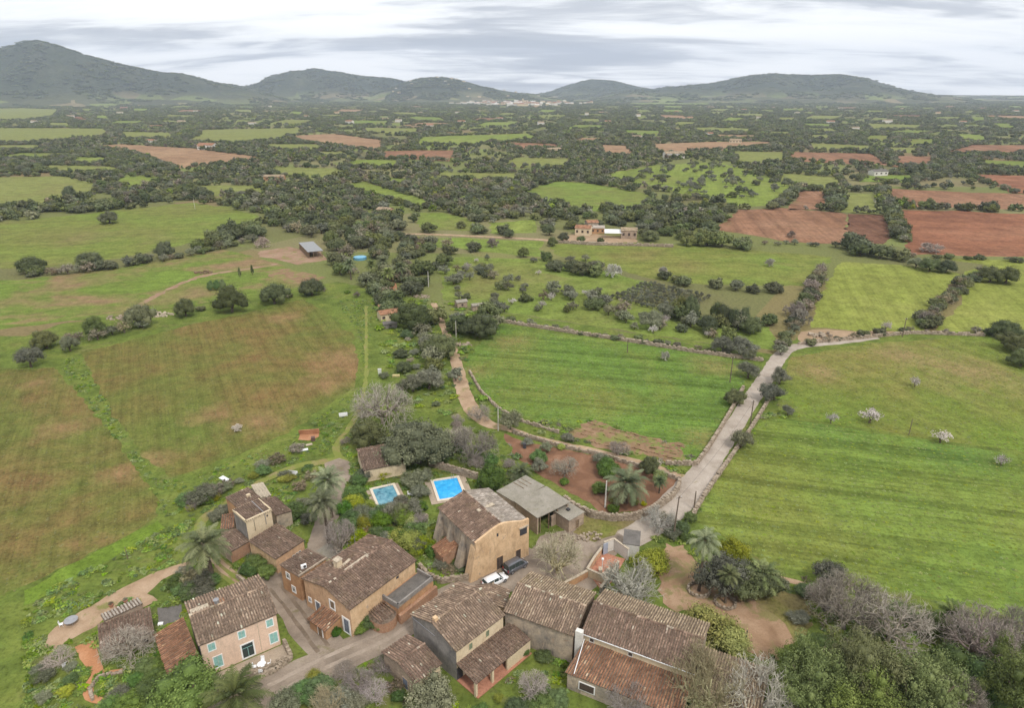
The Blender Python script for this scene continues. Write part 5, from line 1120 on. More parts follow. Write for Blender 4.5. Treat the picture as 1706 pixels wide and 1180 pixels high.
mb = MB(); mb.box((0, -a.W/2+.05, 4.98), (a.L, .22, .3)); a.part('parapet', mb, P_STAIN)
def ac_unit(x, y, z, rz, label):
    e = empty('air_conditioner', (x, y, z), rz); tag(e, label, 'air conditioner'); mb = MB(); mb.box((0, 0, .32), (.85, .34, .62)); mb.build('casing', PLASTICW, e)
    mb = MB(); mb.tube([(.12, -.171, .32), (.12, -.20, .32)], .24, 12); mb.build('fan_grille', DARKM, e)
    for sx in (-.3, .3): mb = MB(); mb.box((sx, 0, -.02), (.08, .4, .06)); mb.build('bracket', METAL, e)
p_ = fr(a, -a.L*.18, -a.W*.30); ac_unit(p_[0], p_[1], 4.98, a.ang-.4, 'white air conditioner on the annex roof of the orange farmhouse')

# chapel-like barn with curved gable
b = Bld('gabled_barn', 'tall ochre barn with a curved gable, buttressed side and half tiled roof', [(794, 903), (888, 868), (812, 818), (722, 845)], 7.1, 'barn')
b.walls(7.0, 8.5, P_ORANGE, 'y', .2, mats=[P_OCHRE, P_STAIN, P_STAIN, P_ORANGE]); r = b.gable_roof(7.1, 8.6, TILE_BROWN, 'y', .5, mat2=TILE_PALE, spacing=.34)
# curved parapet gable standing above the roof
mb = MB(); n_ = 19; hx = b.L/2; top = []
for i in range(n_):
    t = -1+2*i/(n_-1); top.append((t*hx, 7.15 + max(1.75*(1-abs(t+.06)**1.35), .45 if t > .6 else 0)))
for i in range(n_-1):
    (x0, z0), (x1, z1) = top[i], top[i+1]; y0, y1 = -b.W/2-.12, -b.W/2+.30
    mb.hexa([(x0, y0, -.1), (x1, y0, -.1), (x1, y1, -.1), (x0, y1, -.1), (x0, y0, z0), (x1, y0, z1), (x1, y1, z1), (x0, y1, z0)])
b.part('gable_front', mb, P_OCHRE); b.hy = b.W/2 + .12
b.opening('F', -.7, .05, 1.25, 2.5, 'shutter', P_OCHRE, SHUT_DARK, .08, 'door'); b.opening('F', 3.1, .05, 1.0, 2.2, 'door', P_OCHRE, SHUT_DARK, .08, 'door')
mb = MB(); mb.box((-1.1, -b.W/2-.125, 7.1), (.35, .05, .6)); b.part('small_window', mb, DARKM)
# loggia at the right of the front
mb = MB(); mb.box((b.hx-1.0, -b.W/2-.06, 5.6), (1.4, .36, 1.25)); b.part('loggia_opening', mb, DARKM)
mb = MB(); mb.box((b.hx-1.0, -b.W/2-.10, 6.5), (1.9, .6, .16)); b.part('loggia_ledge', mb, MORTAR)
mb = MB(); mb.box((hx*.1, -b.W*.02, 8.42), (3.4, .7, .2), .05); b.part('roof_patch', mb, MORTAR)
for k, yy in enumerate((-b.hy+.85, -b.hy*.35, b.hy*.30, b.hy-.9)):
    mb = MB(); x = -b.hx; w_ = .75 if k else 1.0; o_ = 1.5+.3*(k % 2)
    mb.hexa([(x-o_, yy-w_, -.1), (x, yy-w_, -.1), (x, yy+w_, -.1), (x-o_, yy+w_, -.1), (x-.25, yy-w_*.75, 5.9-.4*k % 1), (x+.02, yy-w_*.75, 6.2), (x+.02, yy+w_*.75, 6.2), (x-.25, yy+w_*.75, 5.9-.4*k % 1)])
    b.part('buttress', mb, P_STAIN if k else P_OCHRE)
mb = MB(); mb.hexa([(-b.hx-3.2, -.6, -.1), (-b.hx, -.6, -.1), (-b.hx, 2.9, -.1), (-b.hx-3.2, 2.9, -.1), (-b.hx-3.2, -.6, 2.2), (-b.hx, -.6, 3.1), (-b.hx, 2.9, 3.1), (-b.hx-3.2, 2.9, 2.2)]); sh = b.part('side_shed', mb, BRICKISH)
tile_pitch(sh, [(-b.hx-3.4, 3.0, 2.28), (-b.hx-3.4, -.7, 2.28), (-b.hx, -.7, 3.2), (-b.hx, 3.0, 3.2)], TILE_RED, name='shed_tiles')
CH = b
# cream and grey house at the bottom centre
b = Bld('cream_house', 'two-storey house with grey gable, cream front and olive shutters', [(760, 1085), (845, 1025), (765, 972), (680, 1025)], 5.5)
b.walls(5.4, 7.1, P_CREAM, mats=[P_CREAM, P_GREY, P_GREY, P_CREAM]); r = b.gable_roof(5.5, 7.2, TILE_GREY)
for f_ in (-.20, .14): b.opening('F', b.L*f_, 3.75, .6, 1.1, 'shutter', P_CREAM, SHUT_OLIVE, .05)
b.chimney(-b.L*.42, .1, 6.6, 1.1, .6, .6, P_OCHRE, False)
mb = MB(); mb.tube([(-b.hx-.05, -.3, 5.0), (-b.hx-.05, b.hy, 5.0)], .05, 6); b.part('drainpipe', mb, METAL)
# veranda
P1, P2, P3, P4 = [b.loc(*p) for p in ((779, 1145, 2.5), (889, 1069, 2.5), (851, 1049, 3.2), (762, 1113, 3.2))]
yl = -b.hy; xl, xr_ = -b.hx-.1, P2[0]; yo = (P1[1]+P2[1])/2
q = [(xl, yo, 2.45), (xr_, yo, 2.45), (xr_, yl, 3.2), (xl, yl, 3.2)]; mb = MB(); mb.hexa([(p[0], p[1], p[2]-.1) for p in q]+q)
vr = b.part('veranda_roof', mb, ROOFBED); tile_pitch(vr, q, TILE_BROWN, .36, name='veranda_tiles')
for x in (xl+.15, xl+(xr_-xl)*.30): mb = MB(); mb.box((x, yo+.25, 1.15), (.34, .34, 2.5)); b.part('pillar', mb, P_CREAM)
mb = MB(); mb.box((xl+(xr_-xl)*.78, yo+.25, 1.1), ((xr_-xl)*.44, .3, 2.4)); b.part('veranda_wall', mb, P_CREAM)
mb = MB(); mb.box(((xl+xr_)/2, (yo+yl)/2-.1, .03), (xr_-xl-.1, yl-yo+.3, .22)); b.part('veranda_floor', mb, TERRACOTTA)
mb = MB(); mb.box((xl+.6, yl-.02, 1.2), (1.0, .06, 2.0)); b.part('veranda_door', mb, DARKM); CR = b
a = Bld('stone_outhouse', 'low stone outhouse with a twin-pitch roof before the grey gable', [(692, 1137), (741, 1107), (679, 1058), (632, 1090)], 3.0, 'outhouse')
a.walls(2.9, 3.8, STONE, mats=[P_CREAM, STONE, STONE, STONE]); a.gable_roof(3.0, 3.9, TILE_BROWN)
a.opening('F', a.hx*.35, .05, 1.9, 1.9, 'door', P_CREAM, DARKM, .2, 'archway'); a.opening('L', a.hy*.35, .05, 1.1, 1.8, 'door', STONE, SHUT_BLUE, .08, 'door')
a = Bld('rear_wing', 'low tiled wing joining the cream house to the lane', [(797, 1003), (838, 1018), (850, 990), (782, 966)], 4.0, 'house')
a.walls(3.9, 4.6, P_CREAM, 'y'); a.gable_roof(4.0, 4.8, TILE_GREY, 'y', .5)
# long row at the bottom right
b = Bld('long_barn', 'long tiled barn with stained stone front in front of the yard', [(841, 1018), (954, 1063), (996, 988), (881, 953)], 5.2, 'barn')
b.walls(5.1, 6.5, STONE, mats=[P_STAIN, STONE, STONE, STONE]); b.gable_roof(5.2, 6.6, TILE_GREY, mat2=TILE_OCHRE); LB = b
w_ = [at(962, 1054, 5.4), None, at(1180, 1040, 5.4), at(1010, 984, 5.4)]; w_[1] = w_[0]+(w_[2]-w_[3])
ang = math.atan2(*(w_[2]-w_[3])[::-1]); L_ = np.hypot(*(w_[2]-w_[3])); uy = np.array([-math.sin(ang), math.cos(ang)]); W_ = (w_[3]-w_[0])@uy; cc = w_[3]-uy*W_/2+(w_[2]-w_[3])/2
b = Bld('long_farmhouse', 'long farmhouse with brown front roof, paler rear roof and small dark windows', cat='house', frame=(cc, ang, L_+.6, W_))
b.walls(5.4, 6.9, P_CREAM, mats=[P_CREAM, STONE, STONE, P_STAIN]); b.gable_roof(5.5, 7.0, TILE_BROWN, mat2=TILE_OCHRE)
for f_ in (-.40, -.05): b.opening('F', b.L*f_, 4.35, .55, .6, 'door', P_WHITE, SHUT_DARK, .08, 'window')
mb = MB(); mb.tube([(-b.L/2, -b.W/2-.05, 5.42), (b.L/2, -b.W/2-.05, 5.42)], .07, 6); b.part('gutter', mb, PLASTICW)
mb = MB(); mb.box((-b.hx-.35, -b.hy-.5, 3.1), (1.0, .7, 6.0)); c_ = b.part('white_chimney', mb, P_WHITE)
yl = -b.hy; q = [(-b.hx-.6, yl-5.0, 2.7), (b.hx, yl-5.0, 2.7), (b.hx, yl, 4.2), (-b.hx+.3, yl, 4.2)]
mb = MB(); mb.hexa([(p[0], p[1], p[2]-.1) for p in q]+q); lr = b.part('lean_to_roof', mb, ROOFBED); tile_pitch(lr, q, TILE_RED, .36, name='lean_to_tiles')
mb = MB(); mb.box((-.3, yl-4.85, 1.25), (b.hx*2-.2, .3, 2.75)); lw = b.part('lean_to_wall', mb, P_STAIN)
mb = MB(); mb.box((-b.hx+.1, yl-2.4, 1.3), (.3, 4.7, 2.8)); b.part('lean_to_end_wall', mb, P_APRICOT)
mb = MB(); mb.box((-b.hx+2.6, yl-5.02, 1.5), (2.3, .12, 1.4)); wf = b.part('window', mb, WHITE)
mb = MB(); mb.box((-b.hx+2.6, yl-5.09, 1.5), (2.0, .06, 1.12)); mb.build('grille', SHUT_DARK, wf)
mb = MB(); mb.tube([(-b.hx+.25, yl-.1, 4.5), (-b.hx+.7, yl-4.9, 2.95)], .06, 6); b.part('drainpipe', mb, PLASTICW); LF = b
b = Bld('low_barn', 'low tiled barn roof at the right end of the row under bare trees', frame=(cc+np.array([math.cos(ang), math.sin(ang)])*(L_/2+4.4)-uy*1.3, ang, 8.6, 8.0), cat='barn')
b.walls(3.1, 4.1, STONE); b.gable_roof(3.2, 4.2, TILE_OCHRE)
# farm cluster, upper left
b = Bld('cream_tower_house', 'tall narrow cream block with a sunken tiled roof above lower roofs', [(406, 870), (456, 850), (428, 832), (390, 851)], 6.3)
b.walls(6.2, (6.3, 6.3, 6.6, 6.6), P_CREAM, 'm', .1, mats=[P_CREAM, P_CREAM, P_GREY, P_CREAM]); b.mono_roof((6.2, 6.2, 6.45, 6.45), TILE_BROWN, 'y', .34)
for sg, (cx_, cy_2, sx, sy) in enumerate(((0, -b.W/2+.1, b.L, .25), (-b.L/2+.1, 0, .25, b.W-.02), (b.L/2-.1, 0, .25, b.W-.02))): mb = MB(); mb.box((cx_, cy_2, 6.3), (sx, sy, .4)); b.part('parapet', mb, P_CREAM)
mb = MB(); mb.tube([(b.L*.22, -b.W/2-.02, 4.0), (b.L*.22, -b.W/2-.02, 6.3), (b.L*.1, .8, 7.6)], .06, 6); b.part('flue_pipe', mb, METAL)
mb = MB(); mb.box((-b.L*.2, -b.W/2-.0, 4.8), (.05, .06, 2.2)); b.part('drainpipe', mb, DARKM)
mb = MB(); mb.box((b.L*.3, -b.W/2+.0, 5.6), (.25, .05, .3)); b.part('small_window', mb, DARKM)
b = Bld('farm_wing', 'brown-roofed farm wing with orange end wall below the cream tower', [(459, 938), (497, 899), (466, 872), (421, 903)], 3.3)
b.walls(3.1, (3.0, 3.0, 3.7, 3.7), P_ORANGE, 'm', .15, mats=[P_ORANGE, P_STAIN, P_OCHRE, P_STAIN]); b.mono_roof((3.1, 3.1, 3.8, 3.8), TILE_BROWN, 'y', .34)
p_ = fr(b, -b.L*.1, -b.W/2-.3); ac_unit(p_[0], p_[1], 1.0, b.ang, 'white air conditioner below the orange end wall of the farm wing')
for a_ in (.5, 1.15, 1.8): b.opening('F', a_, 1.1, .4, .45, 'door', P_WHITE, DARKM, .06, 'window')
b = Bld('stone_shed', 'low stone shed with dark sloping roof beside the tall palm', [(382, 921), (416, 903), (394, 884), (362, 903)], 2.4, 'shed')
b.walls(2.3, (2.2, 2.4, 2.9, 2.7), BRICKISH, 'm', .12, mats=[BRICKISH, STONE, STONE, STONE]); b.mono_roof((2.3, 2.5, 3.0, 2.8), TILE_BROWN, 'y', .34)
b = Bld('farm_wing', 'tiled rear wing behind the cream tower with a patched roof', [(394, 848), (431, 829), (414, 812), (379, 832)], 4.5)
b.walls(4.4, (4.4, 4.4, 4.7, 4.7), P_APRICOT, 'm', .12); b.mono_roof((4.5, 4.5, 4.8, 4.8), TILE_BROWN, 'y', .34)
b.chimney(b.L*.18, -b.W*.12, 4.4, .7, .7, .5, P_CREAM, False)
b = Bld('farm_wing', 'low tiled wing sloping down to the right of the cream tower', [(459, 862), (486, 846), (458, 826), (433, 834)], 3.6)
b.walls(3.4, (3.5, 3.0, 3.2, 3.7), P_STAIN, 'm', .12); b.mono_roof((3.6, 3.1, 3.3, 3.8), TILE_BROWN, 'y', .34)
b = Bld('lean_to_shed', 'shed with pale corrugated sheet roof behind the farm wings', [(433, 829), (455, 824), (436, 806), (416, 812)], 3.8, 'shed')
SHEETR = flat('corrugated_sheet', (0.42, 0.36, 0.27), .8, .2, var=.12)
b.walls(3.7, (3.7, 3.5, 3.9, 4.1), P_STAIN, 'm', .1); rr_ = b.mono_roof((3.8, 3.6, 4.0, 4.2), None); rr_.data.materials[0] = SHEETR
tile_pitch(rr_, [(-b.L/2, -b.W/2, 3.8), (b.L/2, -b.W/2, 3.6), (b.L/2, b.W/2, 4.0), (-b.L/2, b.W/2, 4.2)], SHEETR, .5, 2.4, name='corrugations', rise=.05)
b = Bld('lean_to_shed', 'dark low lean-to on the shaded left side of the cream tower', [(372, 882), (393, 880), (389, 857), (364, 858)], 2.6, 'shed')
b.walls(2.4, (2.3, 2.5, 2.7, 2.5), STONE, 'm', .1); b.mono_roof((2.4, 2.6, 2.8, 2.6), TILE_RED, 'y', .36)
# shed by the pools
b = Bld('garden_shed', 'cream shed with a brown twin-pitch tiled roof by the carob tree', [(607, 786), (676, 770), (662, 738), (592, 748)], 2.9, 'shed')
b.walls(2.8, 3.5, P_CREAM, 'x', .2, rf=.75); b.gable_roof(2.9, 3.6, TILE_BROWN, 'x', .75)
# flat concrete barns beside the gabled barn
b = Bld('concrete_barn', 'flat mossy concrete roof of the rear barn by the swimming pool', [(858, 837), (911, 809), (878, 797), (821, 816)], 3.4, 'barn')
b.walls(3.2, (3.3, 3.4, 3.4, 3.3), STONE, 'm', .1); rr_ = b.mono_roof((3.4, 3.5, 3.5, 3.4), None); rr_.data.materials[0] = CONCRETE
for k in range(3): mb = MB(); mb.box((b.L*(.05+.13*k), b.W*.18, 3.49), (.12, b.W*.55, .08)); mb.build('batten', WOOD, rr_)
b = Bld('concrete_barn', 'open-fronted barn with a flat grey concrete roof facing the yard', [(896, 863), (946, 837), (911, 809), (858, 836)], 3.9, 'barn')
b.hx, b.hy = b.L/2-.15, b.W/2-.15; mb = MB(); hx, hy = b.hx, b.hy
mb.box((-hx+.15, 0, 1.85), (.3, 2*hy, 3.7)); b.part('side_wall', mb, STONE); mb = MB(); mb.box((hx-.15, 0, 1.85), (.3, 2*hy, 3.7)); b.part('side_wall', mb, STONE)
mb = MB(); mb.box((0, hy-.15, 1.85), (2*hx-.61, .3, 3.7)); b.part('rear_wall', mb, STONE); mb = MB(); mb.box((hx*.4, -hy+.3, 1.1), (hx*.9, .3, 2.2)); b.part('front_wall', mb, STONE)
for f_ in (-.8, -.25, .3): mb = MB(); mb.box((hx*f_, -hy+.12, 1.8), (.18, .18, 3.6)); b.part('post', mb, WOOD)
mb = MB(); mb.box((0, 0, 3.8), (b.L+.2, b.W+.2, .18)); b.part('roof', mb, CONCRETE)
b = Bld('stone_store', 'small stone store with flat roof in front of the open barn', [(947, 868), (977, 853), (945, 838), (920, 851)], 2.7, 'store')
b.walls(2.6, (2.65, 2.6, 2.75, 2.8), STONE, 'm', .1); rr_ = b.mono_roof((2.75, 2.7, 2.85, 2.9), None); rr_.data.materials[0] = CONCRETE
b.opening('F', .2, .05, .8, 1.8, 'door', STONE, WOOD, .1, 'door'); mb = MB(); mb.box((.1, .2, 2.98), (.6, .6, .3)); b.part('roof_vent', mb, DARKM)
# little walled ruin with the white gate house on the right of the yard
b = Bld('gate_house', 'small white-walled outbuilding with a grey metal door and flat grey roof', [(1034, 912), (1062, 903), (1072, 888), (1043, 880)], 2.6, 'outbuilding')
b.walls(2.5, (2.5, 2.5, 2.5, 2.5), P_WHITE, 'm', .05); rr_ = b.mono_roof((2.6, 2.6, 2.6, 2.6), None); rr_.data.materials[0] = CONC_DARK
def plain_wall(name, pts, h, th, mat, label, h2=None, cat='wall'):
    w = [at(*p) for p in pts]; c = w[0]; e = empty(name, (c[0], c[1], 0)); tag(e, label, cat)
    for k, (a, b_) in enumerate(zip(w[:-1], w[1:])):
        mb = MB(); d = b_-a; L = np.hypot(*d); m = (a+b_)/2-c; rz = math.atan2(d[1], d[0]); mb.box((m[0], m[1], h/2-.05), (L-.02, th, h+.1), rz, jit=.02); o = mb.build('wall_run', mat, e)
        mb = MB(); mb.box((m[0], m[1], h+.04), (L+.04, th+.1, .1), rz, jit=.015); mb.build('coping', MORTAR, o)
    return e
plain_wall('garden_wall', [(1005, 922), (1022, 916), (1046, 934)], 2.3, .28, P_WHITE, 'white rendered wall with a grey metal door beside the yard')
p0, p1 = at(1006, 923), at(1013, 920); e = empty('metal_gate', (p0[0], p0[1], 0), math.atan2(p1[1]-p0[1], p1[0]-p0[0])); tag(e, 'grey-blue metal door standing at the end of the white wall', 'gate')
mb = MB(); mb.box((.1, -.25, 1.15), (1.0, .08, 2.2)); mb.build('door_leaf', flat('gate_blue', (.33, .37, .45), .5, .3, var=.06), e); mb = MB(); mb.tube([(.5, -.3, 1.0), (.5, -.36, 1.0), (.5, -.36, 1.15)], .02, 5); mb.build('handle', DARKM, e)
plain_wall('terrace_wall', [(978, 958), (990, 938), (1004, 920)], 1.2, .3, P_ORANGE, 'orange rendered terrace wall beside the yard')
plain_wall('terrace_wall', [(978, 960), (1000, 970), (1012, 978)], 1.5, .3, P_CREAM, 'cream rendered wall between the terrace and the long barn')
plain_wall('terrace_wall', [(1000, 990), (1018, 966), (1030, 945)], 1.2, .3, P_GREY, 'stained grey wall at the back of the little terrace')
sheet('terrace_floor', [(980, 955), (1005, 922), (1042, 932), (1020, 970), (1002, 985)], TERRACOTTA, .05, .1)
plain_wall('terrace_wall', [(935, 985), (960, 972), (978, 962)], 1.3, .35, P_APRICOT, 'short sandy rendered wall before the long barn')

# ------------------------------------------------------------------ pools
WATER1 = NM('pool_water_blue', .08, .5); wn_ = WATER1.noise(WATER1.coord(), .9, 5, .6, .6); WATER1.col(WATER1.ramp(wn_, [(.3, (.035, .30, .66)), (.55, (.05, .42, .80)), (.75, (.14, .55, .86))])); WATER1.bump(wn_, .15, .05)
WATER2 = NM('pool_water_pale', .08, .5); wn_ = WATER2.noise(WATER2.coord(), .7, 5, .6, .8); WATER2.col(WATER2.ramp(wn_, [(.36, (.04, .14, .20)), (.48, (.11, .28, .36)), (.7, (.20, .40, .47))])); WATER2.bump(wn_, .15, .05)
WATER3 = flat('pool_water_round', (.07, .36, .56), .1, .5, var=.05)
COPING = flat('pool_coping', (.66, .58, .47), .8, .2, var=.08)
def pool(label, pts, water, cw=.5, deck=None):
    b = Bld('swimming_pool', label, pts, .25, 'pool'); X, Y = b.L/2, b.W/2; mb = MB()
    o2, i2 = [(-X-cw,-Y-cw), (X+cw,-Y-cw), (X+cw,Y+cw), (-X-cw,Y+cw)], [(-X,-Y), (X,-Y), (X,Y), (-X,Y)]
    mb.v = [(x, y, z) for z in (-.05, .28) for x, y in o2+i2]; 
    for k in range(4):
        k2 = (k+1) % 4
        for f_ in ((8+k, 8+k2, 12+k2, 12+k), (k, k2, 8+k2, 8+k), (4+k2, 4+k, 12+k, 12+k2)): mb.f.append(f_); mb.m.append(0); mb.t.append(.5)
    b.part('coping', mb, COPING); mb = MB(); mb.quad((-X,-Y,.10), (X,-Y,.10), (X,Y,.10), (-X,Y,.10)); b.part('water', mb, water)
    if deck:
        mb = MB(); mb.quad((-X-deck,-Y-deck*.6,.06), (X+deck,-Y-deck*.6,.06), (X+deck,Y+deck*.5,.06), (-X-deck,Y+deck*.5,.06)); b.part('deck', mb, PAVE)
    for sx in (0, .45):   # ladder rails
        mb = MB(); mb.tube([(X*.55+sx, Y+.35, .25), (X*.55+sx, Y+.3, .95), (X*.55+sx, Y-.15, .95), (X*.55+sx, Y-.2, .12)], .03, 5); b.part('ladder_rail', mb, METAL)
    return b
pool('bright blue rectangular swimming pool behind the gabled barn', [(731, 836), (772, 823), (762, 797), (724, 800)], WATER1.m, .55, 1.8)
pool('pale blue-green swimming pool with a dark stain in the shrubbery', [(632, 846), (667, 836), (655, 808), (621, 815)], WATER2.m, .5, 1.2)
c_ = at(600, 432); e = empty('round_pool', (c_[0], c_[1], 0)); tag(e, 'round blue above-ground pool among dark trees', 'pool')
mb = MB(); mb.tube([(0, 0, 0), (0, 0, 1.2)], 3.1, 24); mb.build('pool_wall', flat('pool_wall', (.12, .30, .42), .5, .3), e); mb = MB(); mb.tube([(0, 0, 1.2), (0, 0, 1.24)], 2.95, 24); mb.build('water', WATER3, e)

# ------------------------------------------------------------------ cars
def car(px, py, heading_px, label, paint, van=False, L=4.4, W=1.82, H=1.5):
    p = at(px, py); q = at(*heading_px); ang = math.atan2(q[1]-p[1], q[0]-p[0])
    e = empty('parked_van' if van else 'parked_car', (p[0], p[1], .04), ang); tag(e, label, 'van' if van else 'car')
    def loft(secs, prof):
        mb = MB(); n = len(prof(secs[0])); rows = []
        for s_ in secs:
            rows.append(len(mb.v)); mb.v += prof(s_)
        for a, b_ in zip(rows[:-1], rows[1:]):
            for k in range(n-1): mb.f.append((a+k, a+k+1, b_+k+1, b_+k)); mb.m.append(0); mb.t.append(.5)
        for r_, rev in ((rows[0], False), (rows[-1], True)):
            f_ = tuple(range(r_, r_+n)); mb.f.append(f_[::-1] if rev else f_); mb.m.append(0); mb.t.append(.5)
        return mb
    belt = H*.60 if not van else H*.52
    # lower body: sections along x  (x, half width, z top, z bottom)
    if van: body = [(-.5, .88, .42, .30), (-.485, .95, belt*.96, .22), (-.2, 1.0, belt, .2), (.22, 1.0, belt, .2), (.36, .97, belt*.93, .2), (.47, .88, belt*.78, .24), (.5, .74, .50, .32)]
    else: body = [(-.5, .80, .55, .34), (-.485, .9, belt*.95, .26), (-.3, 1.0, belt, .2), (.16, 1.0, belt*.97, .2), (.36, .96, belt*.86, .2), (.47, .84, belt*.68, .25), (.5, .7, .46, .34)]
    def bp(s_): x, w, zt, zb = s_; x *= L; w *= W/2; return [(x, -w*.9, zb), (x, -w, zb+(zt-zb)*.35), (x, -w*.985, zt-.07), (x, -w*.90, zt), (x, 0, zt+.025), (x, w*.90, zt), (x, w*.985, zt-.07), (x, w, zb+(zt-zb)*.35), (x, w*.9, zb), (x, -w*.9, zb)]
    bd = loft(body, bp).build('body', paint, e, True)
    g0, g1 = belt-.05, H-.06
    cab = [(-.478, .80, .52), (-.44, .88, .9), (-.30, .9, 1.0), (.02, .9, 1.0), (.13, .88, .86), (.27, .82, .05)] if not van else [(-.488, .86, .4), (-.47, .89, .93), (-.3, .9, 1.0), (.12, .9, 1.0), (.20, .88, .9), (.34, .84, .05)]
    def cp(s_): x, w, t = s_; x *= L; wb = w*W/2; wt = wb*(1-.17*t); z = g0+(g1-g0)*t; return [(x, -wb, g0), (x, -wt, z), (x, wt, z), (x, wb, g0)]
    loft(cab, cp).build('windows', GLASS, e)
    roof = [s_ for s_ in cab if s_[2] > .8]
    def rp(s_): x, w, t = s_; x *= L*1.0; wt = w*W/2*(1-.17*t)+.02; z = g0+(g1-g0)*t+.02; return [(x, -wt, z-.05), (x, -wt*.9, z+.03), (x, 0, z+.05), (x, wt*.9, z+.03), (x, wt, z-.05)]
    loft(roof, rp).build('roof', paint, e, True)
    for sx in (-.46 if van else -.455, -.16, .06, .25 if not van else .30):    # pillars
        for sy in (-1, 1):
            mb = MB(); zt = g1-.05; xo = -.035*L if sx > .2 else 0
            mb.hexa([(sx*L-.05, sy*W*.452-.02, g0), (sx*L+.05, sy*W*.452-.02, g0), (sx*L+.05, sy*W*.452+.02, g0), (sx*L-.05, sy*W*.452+.02, g0), (sx*L-.04+xo*4*(sx > .2), sy*W*.38-.02, zt), (sx*L+.05+xo*4*(sx > .2), sy*W*.38-.02, zt), (sx*L+.05+xo*4*(sx > .2), sy*W*.38+.02, zt), (sx*L-.04+xo*4*(sx > .2), sy*W*.38+.02, zt)]); mb.build('pillar', paint, e)
    for sx in (-.31, .31):
        for sy in (-1, 1):
            mb = MB(); mb.tube([(sx*L, sy*(W/2-.22), .33), (sx*L, sy*(W/2+.01), .33)], .335, 14); wh = mb.build('wheel', DARKM, e); mb = MB(); mb.tube([(sx*L, sy*(W/2-.05), .33), (sx*L, sy*(W/2+.02), .33)], .21, 10); mb.build('rim', METAL, wh)
    for sy in (-1, 1):
        mb = MB(); mb.box((L*.478, sy*W*.33, belt*.66), (.14, .36, .13)); mb.build('headlight', PLASTICW, e); mb = MB(); mb.box((-L*.49, sy*W*.38, belt*.80), (.07, .24, .22 if not van else .5)); mb.build('tail_light', flat('tail_red', (.35, .02, .02), .3, .5), e)
        mb = MB(); mb.box((L*.20, sy*(W/2+.08), belt+.03), (.14, .2, .13)); mb.build('mirror', paint, e)
    mb = MB(); mb.box((-L*.5, 0, .45), (.10, W*.8, .16)); mb.build('bumper', DARKM, e); mb = MB(); mb.box((L*.5, 0, .40), (.08, W*.62, .14)); mb.build('bumper', DARKM, e)
    mb = MB(); mb.box((-L*.502, 0, .72), (.03, .5, .11)); mb.build('number_plate', WHITE, e)
def paint(name, c, metal=0.0):
    m = NM(name, .25, .5); m.col(c); m.b.inputs['Metallic'].default_value = metal; m.b.inputs['Coat Weight'].default_value = .4; return m.m
car(825, 972, (845, 962), 'white hatchback parked in front of the gabled barn', paint('car_white', (.80, .81, .83)))
car(859, 948, (878, 938), 'dark grey van parked beside the barn ahead of the white car', paint('car_grey', (.13, .135, .155), .3), True, 4.3, 1.85, 1.85)

# ------------------------------------------------------------------ plants round the hamlet
def T(name, kind, px, py, h, r, label, cat='tree', group=None, trunk=True):
    p = at(px, py); return tree(name, kind, p[0], p[1], h, r, label, cat, group, trunk=trunk)
def S(name, kind, px, py, h, r, label, cat='bush', group=None):
    p = at(px, py); return small_tree(name, kind, p[0], p[1], h, r, label, cat, group)
# leafless trees
T('bare_tree', 'brown', 638, 706, 10.5, 8.0, 'great grey leafless tree left of the carob tree')
T('bare_tree', 'brown', 790, 772, 8.2, 6.0, 'round brown leafless tree above the bright blue pool')
T('bare_tree', 'yellow', 930, 957, 7.5, 5.0, 'fan-shaped leafless tree with yellowish twigs in the yard')
T('bare_tree', 'pale', 1050, 1000, 7.5, 5.2, 'silvery bare fig tree beside the walled terrace')
T('bare_tree', 'purple', 568, 918, 6.2, 3.4, 'purple-grey leafless tree behind the orange farmhouse')
T('bare_tree', 'brown', 1405, 1048, 9.0, 6.4, 'wide leafless tree above the pines, with ivy at its foot')
T('bare_tree', 'brown', 1478, 1068, 8.5, 6.0, 'leafless tree at the right of the brown thicket above the pines')
T('bare_tree', 'purple', 1375, 1018, 5.0, 4.0, 'low purple-grey leafless tree by the garden path')
T('bare_tree', 'purple', 1625, 1092, 7.5, 6.0, 'grey leafless tree at the field edge on the lower right')
T('bare_tree', 'brown', 1690, 1080, 6.5, 4.6, 'leafless tree against the right edge above the pines')
T('bare_tree', 'yellow', 1160, 1192, 10.5, 6.2, 'big leafless tree with yellow-green twigs before the long farmhouse')
T('bare_tree', 'pale', 1250, 1195, 9.5, 5.0, 'pale leafless tree before the low barn at the row end')
T('bare_tree', 'brown', 218, 1098, 5.2, 4.0, 'brown leafless tree growing over the broken ruin roof')
T('bare_tree', 'purple', 888, 1160, 3.6, 2.4, 'small leafless tree on the green lawn by the veranda')
T('bare_tree', 'purple', 1045, 1190, 4.2, 3.6, 'pinkish leafless shrub under the lean-to wall', 'shrub')
T('bare_tree', 'brown', 762, 752, 6.0, 4.2, 'brown leafless tree behind the bright blue pool beside the lane')
T('bare_tree', 'brown', 800, 700, 4.0, 3.2, 'low leafless thicket tree at the bend of the sandy lane')
T('bare_tree', 'brown', 1590, 1200, 7.0, 3.6, 'leafless tree between the two pines at the bottom right')
T('bare_tree', 'pale', 1100, 880, 4.2, 3.6, 'pale leafless thicket tree between road and garden wall')
T('bare_tree', 'brown', 940, 795, 4.5, 3.4, 'thin leafless fruit tree in the red-soil garden')
T('bare_tree', 'purple', 1030, 758, 3.2, 2.8, 'grey leafless bush by the path above the big garden palm', 'bush')
T('bare_tree', 'brown', 98, 1108, 1.8, 2.6, 'grey bare bush on the grass at the lower left', 'bush')
T('bare_tree', 'yellow', 545, 1195, 4.6, 3.0, 'spindly leafless tree with pale stem at the bottom edge')
